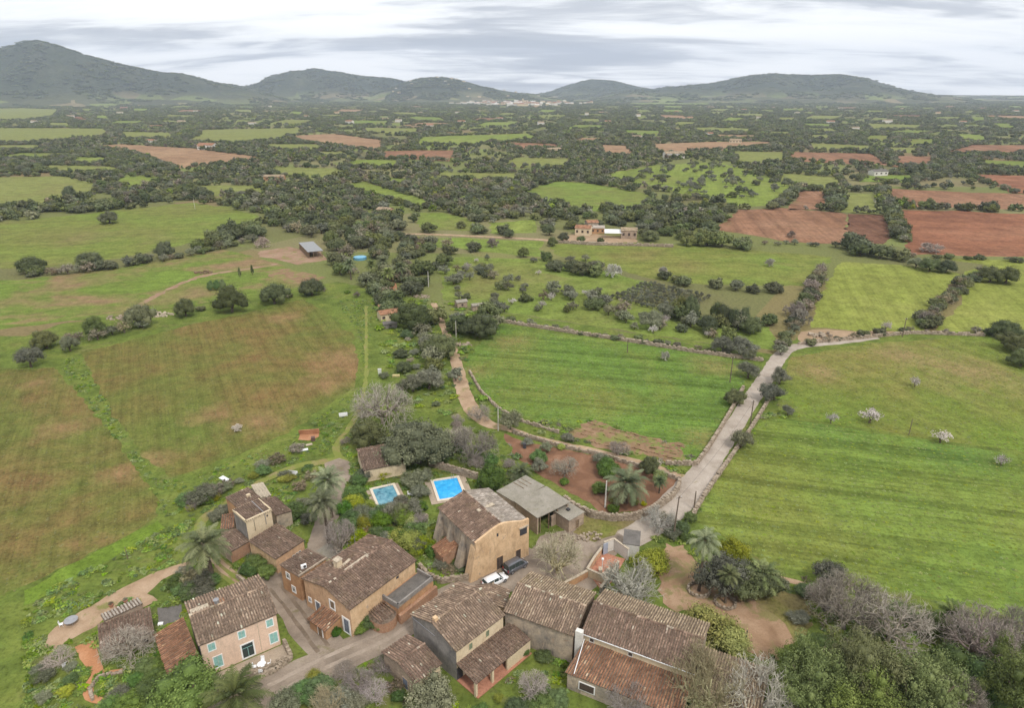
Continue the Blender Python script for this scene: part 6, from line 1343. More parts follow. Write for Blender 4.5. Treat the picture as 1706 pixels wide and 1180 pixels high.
for i, (x, y, h, r) in enumerate(((600, 1150, 2.4, 2.6), (640, 1120, 2.0, 2.2), (575, 1128, 1.8, 2.2), (625, 1165, 2.4, 2.4))): T('bare_bush', 'purple', x, y, h, r, 'twiggy brown bush on the bare bank below the lane', 'bush', 'twiggy bushes below the lane')
# evergreens
T('carob_tree', 'oak', 697, 772, 10.5, 7.6, 'great dark evergreen tree above the tiled garden shed')
T('evergreen_tree', 'oak', 615, 742, 6.5, 4.6, 'very dark evergreen under the great grey leafless tree')
T('evergreen_tree', 'green', 820, 816, 6.0, 3.3, 'dense dark green tree between pool and concrete barn')
T('evergreen_tree', 'green', 312, 1180, 6.8, 4.4, 'big glossy dark green tree before the pink house')
T('evergreen_tree', 'olive', 722, 1188, 5.6, 3.6, 'grey-green olive tree before the stone outhouse')
T('evergreen_tree', 'olive', 1200, 985, 7.4, 4.4, 'grey-green tree behind the tall thin palm')
T('evergreen_tree', 'oak', 1252, 990, 6.0, 4.2, 'dark olive tree between the two palms of the sandy yard')
T('evergreen_tree', 'lime', 1222, 935, 4.8, 2.8, 'yellow-green tree behind the tall palm at the field edge')
T('evergreen_tree', 'lime', 1085, 952, 4.6, 3.6, 'yellow-green leafy tree behind the silvery fig')
T('evergreen_tree', 'lime', 1180, 1062, 5.0, 4.0, 'yellow-green bushy tree by the sandy yard, nearer the roofs')
T('evergreen_tree', 'lime', 1218, 1084, 4.0, 3.2, 'yellow-green bush beside the sandy track, lower of two', 'bush')
T('olive_tree', 'olive', 1378, 975, 5.0, 3.0, 'lone grey olive tree at the edge of the big right field')
T('evergreen_tree', 'green', 1548, 1058, 3.8, 2.4, 'small dark green tree between the brown thicket and field')
T('evergreen_tree', 'green', 1568, 1152, 7.0, 4.0, 'dark green ivy-clad tree right of the pines')
T('evergreen_tree', 'green', 1625, 1168, 7.2, 4.4, 'dark green tree left of the far right pine')
# pines at the bottom right
for i, (x, y, h, r, lab) in enumerate(((1345, 1200, 13.0, 6.4, 'leftmost of the big green pines at the bottom right'), (1425, 1190, 14.0, 6.8, 'tallest green pine in the middle of the bottom right clump'), (1515, 1215, 13.5, 6.4, 'rounded pine at the right side of the clump'), (1330, 1150, 8.5, 4.8, 'smaller upper left pine by the bare sandy ground'), (1430, 1262, 12.5, 6.4, 'front pine of the clump cut by the bottom edge'), (1685, 1205, 13.5, 6.2, 'bright green pine against the right edge'))): T('pine_tree', 'pine', x, y, h, r, lab)
# row of round trees between paddock and left field
for x, y, h, r, lab in ((52, 612, 5.6, 3.4, 'round dark tree at the left edge above the lower left field'), (160, 560, 5.4, 3.6, 'dark round tree second from the left above the field'), (234, 545, 6.4, 4.8, 'large dark tree beside the pale rubble in the field hedge'), (310, 527, 5.2, 3.6, 'dark round tree in the middle of the field hedge'), (387, 520, 7.4, 5.8, 'largest round grey-green tree in the field hedge'), (458, 506, 6.2, 5.2, 'broad round tree right of the largest one in the hedge'), (520, 492, 5.4, 4.4, 'dark tree at the right end of the field hedge'), (78, 580, 4.6, 3.6, 'low olive at the far left of the field hedge'), (118, 585, 4.2, 3.0, 'olive bush on the corner above the grassy strip')):
    T('field_tree', 'oak' if r > 3.5 else 'olive', x, y, h*1.35, r*1.08, lab)
for x, y, h, r, lab in ((183, 372, 6.5, 5.6, 'lone round tree standing in the olive-green field'), (117, 330, 8.0, 4.6, 'lone leaning tree in the pale green field at left'), (150, 447, 7.0, 6.2, 'broad tree in the hedge left of the paddock top'), (55, 455, 6.5, 5.4, 'round tree at the left edge by the paddock'), (275, 430, 7.0, 4.6, 'upright tree in the paddock hedge'), (690, 548, 8.0, 6.6, 'huge olive-green tree beside the small red-roofed house'), (735, 595, 6.5, 5.2, 'large olive tree over the sandy lane'), (800, 562, 7.0, 5.6, 'dark spreading tree at the top left corner of the green field'), (715, 648, 5.2, 4.0, 'grey olive tree beside the sandy lane on the grass'), (688, 652, 4.6, 3.4, 'smaller olive tree on the bright grass'), (850, 716, 4.4, 2.8, 'round olive tree at the lower corner of the green field'), (1222, 674, 3.6, 2.8, 'dark round tree inside the green field near the road'), (1246, 630, 4.4, 3.2, 'olive tree at the top right corner of the green field'), (1282, 668, 4.6, 3.2, 'olive tree right of the road, second from the bend'), (1298, 640, 4.2, 2.8, 'olive tree right of the road, nearest the bend'), (1234, 746, 4.2, 2.6, 'olive tree at the lower right roadside'), (1312, 692, 2.4, 1.6, 'small bush at the corner between the two right fields'), (1205, 588, 5.0, 3.6, 'olive tree left in the pair on the upper field wall'), (1238, 592, 5.0, 4.2, 'olive tree right in the pair on the upper field wall'), (1248, 598, 3.2, 2.2, 'small olive beside the pair on the upper field wall'), (1690, 585, 5.4, 5.0, 'dark tree at the right edge above the upper right field'), (1672, 562, 5.0, 4.6, 'round dark tree upper of the right edge group'), (1700, 610, 4.2, 3.6, 'dark tree lower of the right edge group'), (1548, 452, 5.5, 5.0, 'round tree in the middle of the lime field corner'), (1575, 454, 5.0, 4.4, 'round tree right of the middle in the lime field corner'), (1525, 446, 4.6, 3.8, 'round tree left of the middle in the lime field corner'), (1648, 470, 6.2, 4.6, 'left of the two spreading trees in the lime field'), (1675, 472, 6.2, 4.8, 'right of the two spreading trees in the lime field'), (1085, 548, 5.6, 4.0, 'grey olive tree below the olive grove'), (1110, 530, 5.4, 3.4, 'tall olive tree at the corner of the olive grove'), (1178, 552, 5.0, 3.6, 'olive tree before the dark clump'), (1250, 556, 5.0, 4.0, 'olive tree at the right below the dark clump')):
    T('field_tree', 'oak' if r > 4.3 or 'dark' in lab else 'olive', x, y, h*1.2, r*1.06, lab)
for x, y, h, r in ((1135, 525, 8, 2.2), (1150, 530, 9, 2.6), (1192, 535, 7.5, 2.4), (1205, 540, 8, 2.6), (1222, 545, 7, 2.4), (1238, 545, 7.5, 2.4)): T('cypress_tree', 'oak', x, y, h, r, 'near-black narrow tree in the clump beside the olive grove', 'tree', 'black narrow trees by the olive grove')
for x, y, h, r, lab in ((1448, 705, 4.8, 3.4, 'largest white-blossomed almond tree on the field line'), (1384, 706, 3.4, 1.8, 'small white almond tree left of the largest'), (1524, 645, 3.4, 1.8, 'white almond tree alone in the upper right field'), (1566, 738, 3.6, 2.6, 'white almond tree right of the pole on the field line'), (1667, 776, 2.8, 1.8, 'white almond tree nearest the right edge'), (1475, 552, 4.0, 2.2, 'pale almond tree at the foot of the lime field'), (1282, 444, 4.2, 2.6, 'pale tree alone in the olive field above the grove'), (1105, 458, 4.0, 2.4, 'pale tree in the pasture left of the olive field'), (1020, 462, 6.5, 4.2, 'round pale bare tree beside the pasture clump'), (1108, 600, 3.0, 2.0, 'pale bare tree on the upper part of the green field'), (396, 718, 1.8, 1.6, 'bare little bush alone in the big left field')): S('almond_tree', 'blossom' if 'almond' in lab else 'bare_pale', x, y, h, r, lab, 'tree')
for x, y, h, r, lab in ((438, 412, 5.5, 5.0, 'brown leafless tree by the farm shed'), (1550, 420, 4.5, 7.0, 'wide brown leafless bush on the red field edge'), (1325, 528, 5.5, 4.6, 'brown leafless tree in the hedge left of the lime field'), (1542, 542, 5.0, 3.6, 'brown leafless tree at the foot of the lime hedge'), (820, 412, 5, 3.8, 'pale leafless tree below the country lane'), (1318, 395, 3.5, 3.0, 'grey leafless tree at the foot of the brown field')): S('bare_tree', 'bare_brown', x, y, h, r, lab, 'tree')
for x, y, h, r, lab in ((938, 402, 5, 3.4, 'dark tree left of the pinkish stone farmhouse'), (968, 404, 4, 2.4, 'small dark tree before the pinkish stone farmhouse'), (1000, 405, 3.2, 2.0, 'bush before the white canopy'), (1082, 402, 6.5, 5.0, 'large dark tree right of the sandy stone wing'), (915, 392, 6.5, 3.6, 'upright dark tree on the lane left of the farmhouse'), (920, 410, 5.0, 3.0, 'tree below the lane before the farmhouse'), (768, 380, 4.5, 3.2, 'round tree in the small bright field by the lane'), (848, 396, 4.5, 3.4, 'round tree above the lane in the bright field'), (872, 428, 5.0, 3.2, 'dark round tree alone in the pasture below the lane')): T('field_tree', 'oak', x, y, h, r, lab)
# shrubs of the gardens
GS = [('green', 600, 808, 2.6, 2.0), ('green', 590, 830, 3.0, 2.4), ('olive', 612, 798, 2.8, 2.4), ('lime', 640, 795, 2.2, 1.6), ('olive', 690, 810, 3.6, 2.8), ('olive', 700, 828, 2.8, 2.2), ('green', 585, 880, 3.6, 2.6), ('olive', 605, 868, 3.4, 2.8), ('green', 625, 872, 3.0, 2.2), ('lime', 615, 850, 2.2, 1.6), ('olive', 655, 860, 3.2, 2.4), ('green', 672, 872, 3.0, 2.4), ('olive', 688, 856, 3.0, 2.2), ('green', 690, 895, 3.0, 2.4), ('lime', 682, 910, 3.4, 2.6), ('lime', 660, 905, 2.8, 2.2), ('green', 645, 898, 2.4, 2.0), ('green', 592, 902, 2.4, 1.8), ('olive', 708, 800, 2.6, 1.8), ('green', 575, 855, 3.0, 2.0), ('olive', 668, 840, 2.2, 1.6)]
SG = {'green': 'dark green', 'olive': 'grey-green', 'lime': 'yellow-green', 'dry': 'dry brown'}
for k, x, y, h, r in GS: T('garden_shrub', k, x, y, h, r, SG[k]+' shrub in the thicket round the pale pool', 'shrub', SG[k]+' shrubs round the pale pool', False)
SH = [('green', 735, 905, 2.2, 1.6), ('green', 742, 925, 2.0, 1.8), ('green', 760, 935, 1.6, 1.6), ('olive', 735, 945, 1.4, 1.6), ('green', 722, 925, 2.2, 1.6), ('dry', 748, 955, 1.2, 1.8), ('green', 770, 945, 1.0, 2.0)]
for k, x, y, h, r in SH: T('garden_shrub', k, x, y, h, r, SG[k]+' shrub in the sunken garden by the buttressed barn', 'shrub', SG[k]+' shrubs by the buttressed barn', False)
SI = [('green', 430, 945, 2.6, 2.2), ('green', 418, 955, 2.0, 1.8), ('green', 445, 960, 2.2, 1.8), ('olive', 425, 935, 2.0, 1.6)]
for k, x, y, h, r in SI: T('garden_shrub', k, x, y, h, r, SG[k]+' shrub in the little court before the farm wing', 'shrub', SG[k]+' shrubs in the farm court', False)
SJ = [('olive', 335, 985, 3.0, 2.6), ('green', 318, 995, 2.4, 2.0), ('dry', 322, 972, 2.6, 2.0), ('green', 350, 975, 2.2, 1.8), ('olive', 345, 1000, 2.0, 1.6), ('green', 300, 985, 1.4, 1.6)]
for k, x, y, h, r in SJ: T('garden_shrub', k, x, y, h, r, SG[k]+' shrub behind the pink house', 'shrub', SG[k]+' shrubs behind the pink house', False)
SK = [('green', 250, 1165, 2.8, 2.4), ('green', 222, 1185, 2.8, 2.4), ('green', 262, 1140, 2.4, 1.8), ('olive', 285, 1195, 3.0, 2.4), ('green', 190, 1185, 2.2, 2.0), ('green', 245, 1120, 2.0, 1.6), ('green', 262, 1115, 1.6, 1.4), ('olive', 200, 1170, 2.0, 2.2), ('green', 230, 1140, 1.6, 1.6)]
for k, x, y, h, r in SK: T('garden_shrub', k, x, y, h, r, SG[k]+' shrub in the dense hedge left of the big glossy tree', 'shrub', SG[k]+' shrubs of the hedge at the lower left', False)
SL = [('olive', 480, 1185, 3.2, 2.6), ('green', 505, 1165, 2.6, 2.2), ('green', 535, 1160, 3.0, 2.4), ('olive', 560, 1185, 3.0, 2.6), ('olive', 590, 1180, 2.4, 2.0), ('lime', 525, 1140, 2.2, 1.6), ('dry', 660, 1150, 1.6, 1.6), ('green', 665, 1165, 1.4, 1.2)]
for k, x, y, h, r in SL: T('garden_shrub', k, x, y, h, r, SG[k]+' shrub on the bank below the village road', 'shrub', SG[k]+' shrubs below the village road', False)
SM = [('green', 600, 1052, 1.8, 1.5), ('green', 615, 1045, 2.2, 1.6), ('green', 560, 1058, 1.4, 1.0), ('green', 632, 1048, 1.4, 1.2)]
for k, x, y, h, r in SM: T('garden_shrub', k, x, y, h, r, 'green bush against the road front of the orange farmhouse', 'shrub', 'bushes before the orange farmhouse', False)
SN = [('olive', 340, 835, 3.6, 3.4), ('dry', 358, 826, 3.0, 2.4), ('green', 312, 838, 2.4, 2.2), ('dry', 462, 770, 2.2, 2.2), ('dry', 495, 752, 2.0, 2.2), ('olive', 440, 778, 1.6, 2.0), ('green', 495, 860, 3.2, 2.6), ('green', 480, 868, 2.4, 2.0), ('olive', 505, 845, 2.0, 1.8), ('dry', 520, 800, 2.4, 2.0), ('dry', 500, 815, 2.0, 1.8), ('olive', 512, 870, 1.6, 1.6)]
for k, x, y, h, r in SN: T('garden_shrub', k, x, y, h, r, SG[k]+' bush on the grass round the cream tower farm', 'shrub', SG[k]+' bushes round the cream tower', False)
SO = [('green', 1012, 792, 4.0, 2.8), ('olive', 1000, 772, 2.6, 2.0), ('green', 1000, 820, 2.4, 1.8), ('green', 940, 808, 1.6, 1.2), ('green', 896, 770, 3.2, 2.0), ('olive', 898, 785, 3.0, 1.8), ('olive', 910, 752, 2.4, 1.7), ('oak', 1080, 788, 3.8, 2.4), ('lime', 1098, 805, 3.4, 1.5), ('lime', 1022, 838, 1.6, 1.2), ('green', 1022, 852, 1.6, 1.4), ('olive', 878, 740, 1.2, 1.6), ('lime', 1058, 840, 1.0, .8), ('lime', 1072, 842, .9, .8), ('olive', 945, 735, 2.2, 1.8), ('lime', 935, 748, 1.4, 1.2)]
for k, x, y, h, r in SO: T('garden_shrub', k, x, y, h, r, {'oak': 'round dark'}.get(k, SG.get(k))+' shrub in the red-soil garden below the path', 'shrub', str(SG.get(k, 'dark'))+' shrubs of the red-soil garden', False)
SP_ = [('green', 1135, 885, 2.0, 1.8), ('green', 1150, 868, 1.8, 1.6), ('olive', 1120, 895, 1.8, 1.8), ('dry', 1110, 868, 1.6, 2.0), ('green', 1145, 900, 1.4, 1.4)]
for k, x, y, h, r in SP_: T('garden_shrub', k, x, y, h, r, SG[k]+' bush at the roadside by the leaning pole', 'shrub', SG[k]+' bushes by the leaning pole', False)
SQ = [('green', 1340, 990, 1.6, 1.8), ('green', 1350, 985, 1.4, 1.5), ('green', 1500, 1025, 2.2, 2.0), ('olive', 1520, 1040, 1.8, 1.6), ('green', 1455, 1055, 2.6, 2.0), ('green', 1370, 1080, 2.2, 2.4), ('green', 1600, 1050, 1.8, 2.0), ('olive', 1330, 1035, 1.6, 1.8), ('olive', 1650, 1130, 3.0, 2.6), ('olive', 1300, 978, 1.6, 1.6), ('olive', 1270, 975, 2.0, 1.8)]
for k, x, y, h, r in SQ: T('garden_shrub', k, x, y, h, r, SG[k]+' shrub along the field edge above the pines', 'shrub', SG[k]+' shrubs above the pines', False)
SR = [('green', 865, 1190, 2.0, 2.0), ('green', 900, 1185, 2.2, 2.2), ('green', 930, 1170, 1.8, 1.6), ('lime', 830, 1168, 1.2, .8), ('green', 800, 1195, 1.4, 1.8), ('green', 870, 1088, 1.4, 1.4), ('green', 905, 1098, 1.2, 1.4), ('green', 1100, 1192, 3.2, 2.4), ('green', 1135, 1195, 3.0, 2.4)]
for k, x, y, h, r in SR: T('garden_shrub', k, x, y, h, r, SG[k]+' shrub on the lawn between veranda and lean-to', 'shrub', SG[k]+' shrubs on the veranda lawn', False)
# palms
palm(*at(356, 968), 7.4, 4.2, 'tall grey-green palm beside the farm track at left', lean=(-.4, .2), tr=.34)
palm(*at(548, 905), 8.4, 3.6, 'palm with a tall trunk behind the purple leafless tree, lower of two', lean=(.2, .2), tr=.26, var=1)
palm(*at(553, 862), 8.0, 3.4, 'palm behind its twin on the farm track, upper of two', tr=.26)
palm(*at(402, 1205), 4.6, 4.2, 'squat palm with yellow-green fronds before the pink house', 'green', tr=.34)
palm(*at(1042, 838), 4.2, 4.6, 'big silvery palm in the red-soil garden', tr=.40)
palm(*at(1164, 985), 9.6, 3.0, 'tall thin pale-trunked palm in the round stone bed', tr=.2, var=1)
palm(*at(1265, 992), 3.8, 3.2, 'short green palm beside the sandy yard', 'green', tr=.36)
palm(*at(1208, 1005), 5.4, 1.9, 'slim palm in the second stone-ringed bed', 'green', tr=.18)
palm(*at(868, 800), 1.6, 2.8, 'small silvery palm beside the concrete barn roof', tr=.22)
palm(*at(1580, 1040), 1.8, 2.8, 'low fan of palm fronds at the lower right field edge', 'green', tr=.25)
palm(*at(1098, 822), 2.6, 1.6, 'young yellowish palm near the road in the red-soil garden', 'green', tr=.16)
for i, (x, y) in enumerate(((640, 455), (620, 462), (648, 478), (668, 470), (585, 466))): palm(*at(x, y), 5.0+i*.4, 3.4, 'palm among the dark trees round the red track', 'green', tr=.3, group='palms by the red track')
def ring_bed(px, py, r, label):
    p = at(px, py); n = 14; stone_wall([(p[0]+r*math.cos(6.2832*i/n), p[1]+r*math.sin(6.2832*i/n)) for i in range(n+1)], .5, .35, label, .4, name='planting_bed', world=True)
ring_bed(1164, 985, 1.7, 'round stone planting bed at the foot of the tall thin palm'); ring_bed(1208, 1005, 1.6, 'stone ring round the slim palm in the sandy yard')
for x, y, h in ((400, 462, 2.8), (421, 458, 2.8)):
    p = at(x, y); mb = MB(); e = empty('young_cypress', (p[0], p[1], 0)); tag(e, 'thin dark cypress in the paddock garden, %s of two' % ('left' if x == 400 else 'right'), 'cypress')
    c_ = link('crown', NEAR['oak'][0], e); c_.scale = (.75, .75, h*1.7); mb.tube([(0, 0, -.05), (0, 0, 1.2)], .1, 5); mb.build('trunk', BARK, e)
for i, x in enumerate((352, 362, 371)):
    p = at(x, 484-i); e = empty('clipped_cypress', (p[0], p[1], 0)); tag(e, ('left', 'middle', 'right')[i]+' bush of the clipped green trio in the paddock', 'bush'); c_ = link('crown', NEAR['green'][0], e); c_.scale = (1.7, 1.7, 4.4)

# ------------------------------------------------------------------ walls of dry stone
stone_wall([(940, 836), (958, 850), (985, 862), (1020, 868), (1060, 866), (1090, 852), (1118, 832)], 1.5, .6, 'curved dry stone wall below the red-soil garden')
stone_wall([(855, 722), (920, 742), (1000, 760), (1080, 784), (1130, 800)], .8, .5, 'low dry stone wall along the sandy path over the garden', .5)
stone_wall([(1118, 832), (1130, 815), (1132, 802)], 1.0, .6, 'short stone wall closing the garden at the road')
stone_wall([(1238, 648), (1222, 678), (1200, 716), (1180, 748), (1160, 775), (1110, 775)], .9, .6, 'long dry stone wall between green field and road', .55)
stone_wall([(1290, 650), (1270, 685), (1248, 720), (1225, 752), (1195, 795), (1170, 832), (1150, 868)], .8, .6, 'dry stone wall on the field side of the road', .55)
stone_wall([(832, 536), (930, 552), (1050, 570), (1160, 588), (1270, 602)], 1.0, .7, 'far dry stone wall along the top of the green field', .7)
stone_wall([(715, 776), (760, 790), (795, 800)], 1.6, .5, 'stone wall behind the bright blue pool')
stone_wall([(700, 960), (735, 972), (785, 966)], 1.1, .5, 'rubble wall below the sunken garden by the lane')
stone_wall([(702, 985), (712, 968), (700, 950)], 1.6, .5, 'short broken wall at the corner of the orange farmhouse')
stone_wall([(395, 962), (412, 975), (432, 990)], .6, .4, 'low pale wall beside the lane behind the pink house')
stone_wall([(485, 1100), (460, 1118), (430, 1132)], .6, .5, 'low rubble edge of the roadside by the pink house terrace')
stone_wall([(782, 620), (800, 652), (830, 682), (860, 700), (930, 722)], .6, .5, 'overgrown low stone edge along the lower left of the green field', .6)
stone_wall([(1330, 574), (1420, 566), (1520, 556), (1640, 560)], .8, .6, 'dry stone wall along the upper lane', .8)
stone_wall([(155, 1168), (150, 1150), (165, 1130), (182, 1126), (204, 1122)], .4, .35, 'pale stone edging of the red path', .35)
stone_wall([(660, 905), (690, 880), (712, 862)], .7, .35, 'ochre garden wall among the shrubs behind the orange farmhouse')
# loose stones on the ground by the paddock and field edges
def boulders(px, py, n, sp, size, label, mat=None):
    p = at(px, py); mb = MB()
    for i in range(n):
        a, r = random.uniform(0, 6.28), sp*math.sqrt(random.random()); s = size*random.uniform(.5, 1.2); mb.tone = random.random(); mb.box((r*math.cos(a), r*math.sin(a)*.6, s*.3), (s, s*random.uniform(.6, 1), s*.7), random.uniform(0, 3), jit=s*.16)
    o = mb.build('rubble_heap', mat or STONEM); o.location = (p[0], p[1], 0); tag(o, label, 'rubble', None, 'stuff')
boulders(268, 525, 40, 4.5, .9, 'pale rubble heap in the field hedge', MORTAR); boulders(200, 530, 30, 5, .8, 'scattered stones beside the paddock track'); boulders(340, 455, 26, 4, 1.0, 'dark heap of scrap wood in the paddock', WOOD)
boulders(702, 495, 40, 3.5, .7, 'stones of the ruined enclosure on the sandy lane'); boulders(772, 575, 30, 3, .8, 'tumbled stones in the corner of the green field'); boulders(985, 895, 26, 2.4, .5, 'stones by the stone store in the yard'); boulders(945, 900, 30, 2.4, .5, 'rubble under the leafless yard tree')
boulders(1370, 560, 20, 4, 1.2, 'grey stone heap on the straw ground'); boulders(655, 530, 24, 3, .6, 'stones beside the small red-roofed house')

# ------------------------------------------------------------------ poles and wires
POLEM = flat('pole_wood', (.16, .125, .095), .9, .1, var=.25); POLEC = flat('pole_concrete', (.55, .52, .47), .9, .1, var=.1)
TOPS = {}
def pole(key, px, py, h, label, mat=None, arm=True, r=.13, lean=0.0):
    p = at(px, py); e = empty('utility_pole', (p[0], p[1], 0), .3); tag(e, label, 'pole'); mb = MB(); mb.tube([(0, 0, -.2), (lean*.4, 0, h*.5), (lean, 0, h)], [r*1.15, r, r*.75], 8); mb.build('shaft', mat or POLEM, e)
    if arm:
        mb = MB(); mb.box((lean, 0, h-.35), (1.1, .09, .1)); a = mb.build('crossarm', POLEM, e)
        for sx in (-.45, 0, .45): mb = MB(); mb.tube([(lean+sx, 0, h-.3), (lean+sx, 0, h-.12)], [.05, .03], 6); mb.build('insulator', PLASTICW, a)
    TOPS[key] = Vector((p[0]+lean*.9, p[1], h-.15))
pole('a', 1122, 895, 8.6, 'tall dark wooden pole at the bend of the road by the gate house', lean=.3); pole('b', 1156, 850, 4.2, 'short dark post at the roadside above the tall pole', arm=False); pole('c', 1250, 706, 6.2, 'wooden pole at the road beside the green field')
pole('d', 1216, 637, 7.6, 'wooden pole in the upper right corner of the green field'); pole('e', 1008, 846, 6.0, 'pale concrete pole in the red-soil garden', POLEC, False, .16); pole('f', 830, 718, 6.2, 'pale concrete pole at the start of the garden path', POLEC, False, .12)
pole('g', 760, 562, 5.6, 'pale pole beside the sandy lane under dark trees', POLEC, False, .12); pole('h', 1503, 562, 6.6, 'dark pole at the foot of the lime field'); pole('i', 1514, 725, 4.2, 'post in the line between the two right fields', arm=False, r=.09); pole('j', 1045, 588, 4.6, 'dark post in the upper part of the green field', arm=False, r=.12)
pole('k', 714, 478, 6.5, 'pale pole at the top of the sandy lane', POLEC, False, .14); pole('l', 593, 920, 5.0, 'thin grey mast behind the orange farmhouse', METAL, False, .05); pole('m', 213, 932, 2.6, 'thin post with bare twigs on the green verge', arm=False, r=.06)
pole('n', 1240, 1082, 3.4, 'dark iron post beside the low barn', DARKM, False, .10); pole('o', 325, 348, 7.5, 'thin pole in the olive-green field', POLEC, False, .10)
def wire(a, b, label, sag=.5):
    A_, B_ = TOPS[a], TOPS[b]; mb = MB(); pts = [A_.lerp(B_, i/12) - Vector((0, 0, sag*4*(i/12)*(1-i/12))) for i in range(13)]; mb.tube(pts, .02, 4); o = mb.build('overhead_wire', DARKM); tag(o, label, 'wire')
wire('a', 'c', 'overhead wire from the tall roadside pole to the pole by the field', 1.2); wire('c', 'd', 'overhead wire over the corner of the green field', .8)

# ------------------------------------------------------------------ things standing about
def table_set(px, py, label, chairs, mat, r=.6, rz=0.0):
    p = at(px, py); e = empty('garden_table', (p[0], p[1], .06), rz); tag(e, label, 'table'); mb = MB(); mb.tube([(0, 0, .68), (0, 0, .74)], r, 16); mb.build('tabletop', mat, e)
    for k in range(4): mb = MB(); a = .785+1.571*k; mb.tube([(r*.75*math.cos(a), r*.75*math.sin(a), 0), (r*.6*math.cos(a), r*.6*math.sin(a), .69)], .03, 5); mb.build('leg', mat, e)
    for (a, lab) in chairs:
        d = r+.35; c = empty('garden_chair', (p[0]+d*math.cos(a), p[1]+d*math.sin(a), .06), a-1.5708); tag(c, lab, 'chair', 'white plastic garden chairs')
        mb = MB(); mb.box((0, 0, .44), (.5, .48, .05)); mb.build('seat', PLASTICW, c); mb = MB(); mb.box((0, .24, .72), (.5, .05, .55), 0, 0, -.15); mb.build('backrest', PLASTICW, c)
        for sx in (-.21, .21):
            for sy in (-.2, .2): mb = MB(); mb.tube([(sx*1.1, sy*1.1, 0), (sx, sy, .43)], .025, 5); mb.build('leg', PLASTICW, c)
table_set(437, 1114, 'white round table on the terrace of the pink house', [(a, 'white plastic chair %s the terrace table of the pink house' % w_) for a, w_ in ((.3, 'right of'), (1.8, 'behind'), (3.3, 'left of'), (4.9, 'in front of'))], PLASTICW, .6)
table_set(120, 1040, 'grey oval table on the sandy terrace at lower left', [(3.6, 'white chair beside the grey table on the sandy terrace')], METAL, .95)
table_set(690, 828, 'white garden table by the pale pool', [(2.9, 'white garden chair left of the table by the pale pool'), (.2, 'white garden chair right of the table by the pale pool')], PLASTICW, .7)
p = at(105, 1112); c = empty('garden_chair', (p[0], p[1], .03), 1.0); tag(c, 'white plastic chair tipped on the grass at lower left', 'chair', 'white plastic garden chairs'); c.rotation_euler = (.9, .2, 1.0); c.location.z = .2
mb = MB(); mb.box((0, 0, .44), (.5, .48, .05)); mb.build('seat', PLASTICW, c); mb = MB(); mb.box((0, .24, .72), (.5, .05, .55)); mb.build('backrest', PLASTICW, c)
def slab(name, px, py, size, label, cat, mat, rz=0.0, z=.1, tilt=0.0):
    p = at(px, py); e = empty(name, (p[0], p[1], 0), rz); tag(e, label, cat); mb = MB(); mb.box((0, 0, z+size[2]/2), size, 0, 0, tilt, 0, .03); mb.build('panel' if size[2] < .3 else 'body', mat, e); return e
def tub(px, py, label, rz):
    p = at(px, py); e = empty('old_bathtub', (p[0], p[1], 0), rz); tag(e, label, 'bathtub'); mb = MB(); X, Y = 1.0, .45
    for (cx_, cy_2, sx, sy) in ((0, -Y, 2*X, .08), (0, Y, 2*X, .08)): mb = MB(); mb.box((cx_, cy_2, .35), (sx, sy, .6)); mb.build('side', PLASTICW, e)
    for cx_ in (-X+.03, X-.03): mb = MB(); mb.box((cx_, 0, .35), (.08, 2*Y-.09, .6)); mb.build('end', PLASTICW, e)
    mb = MB(); mb.box((0, 0, .08), (2*X-.2, 2*Y-.12, .08)); mb.build('bottom', METAL, e)
tub(572, 693, 'white trough on the grass at the big left field corner', .3); tub(487, 791, 'white tub on the grass behind the cream tower', -.2)
slab('corrugated_panel', 374, 799, (2.4, 1.0, .12), 'pale sheet lying on the weeds by the left bush', 'sheet', PLASTICW, -.6); slab('corrugated_panel', 506, 751, (1.9, .9, .12), 'white sheet left on the grass below the pit', 'sheet', PLASTICW, .4); slab('corrugated_panel', 515, 742, (1.4, .8, .12), 'pale sheet beside the white one below the pit', 'sheet', MORTAR, .5)
slab('white_board', 633, 624, (1.0, .2, 1.9), 'white board propped behind the great leafless tree', 'board', PLASTICW, .2, 0, .3); slab('crate', 660, 628, (2.0, .8, .5), 'yellowish scrap heap on the bright grass', 'scrap', flat('scrap_yellow', (.5, .42, .2)), .1)
slab('rubble_slab', 268, 1042, (.7, .5, .25), 'small white block on the dark patio', 'block', PLASTICW, .3); slab('scrap_drum', 522, 735, (.9, .9, .9), 'rusty dark drum beside the pit', 'drum', flat('rust', (.12, .07, .06)), .3)
sheet('excavated_pit', [(497, 733), (500, 720), (530, 716), (532, 728), (515, 735)], SOIL_RED, .03, .2, .6)
p = at(513, 727); mb = MB(); mb.box((0, 1.2, .5), (4.6, .5, 1.0), .12, jit=.12); o = mb.build('earth_bank', SOIL_RED); o.location = (p[0], p[1], 0); tag(o, 'raw red earth bank behind the small pit', 'earth bank')
for x, y, lab in ((210, 1005, 'terracotta pot heap by the pale ruin'), (186, 1012, 'dark pot beside the pale ruin')):
    p = at(x, y); e = empty('plant_pot', (p[0], p[1], .03)); tag(e, lab, 'pot'); mb = MB(); mb.tube([(0, 0, 0), (0, 0, .45), (0, 0, .5)], [.22, .34, .38], 10); mb.build('pot', TERRACOTTA, e); mb = MB(); c_ = link('plant', NEAR['dry'][0], e); c_.scale = (.45, .45, .6); c_.location.z = .45
p = at(902, 750); slab('dark_barrel', 874, 747, (.7, .7, 1.1), 'dark bin standing in the red-soil garden', 'bin', DARKM)
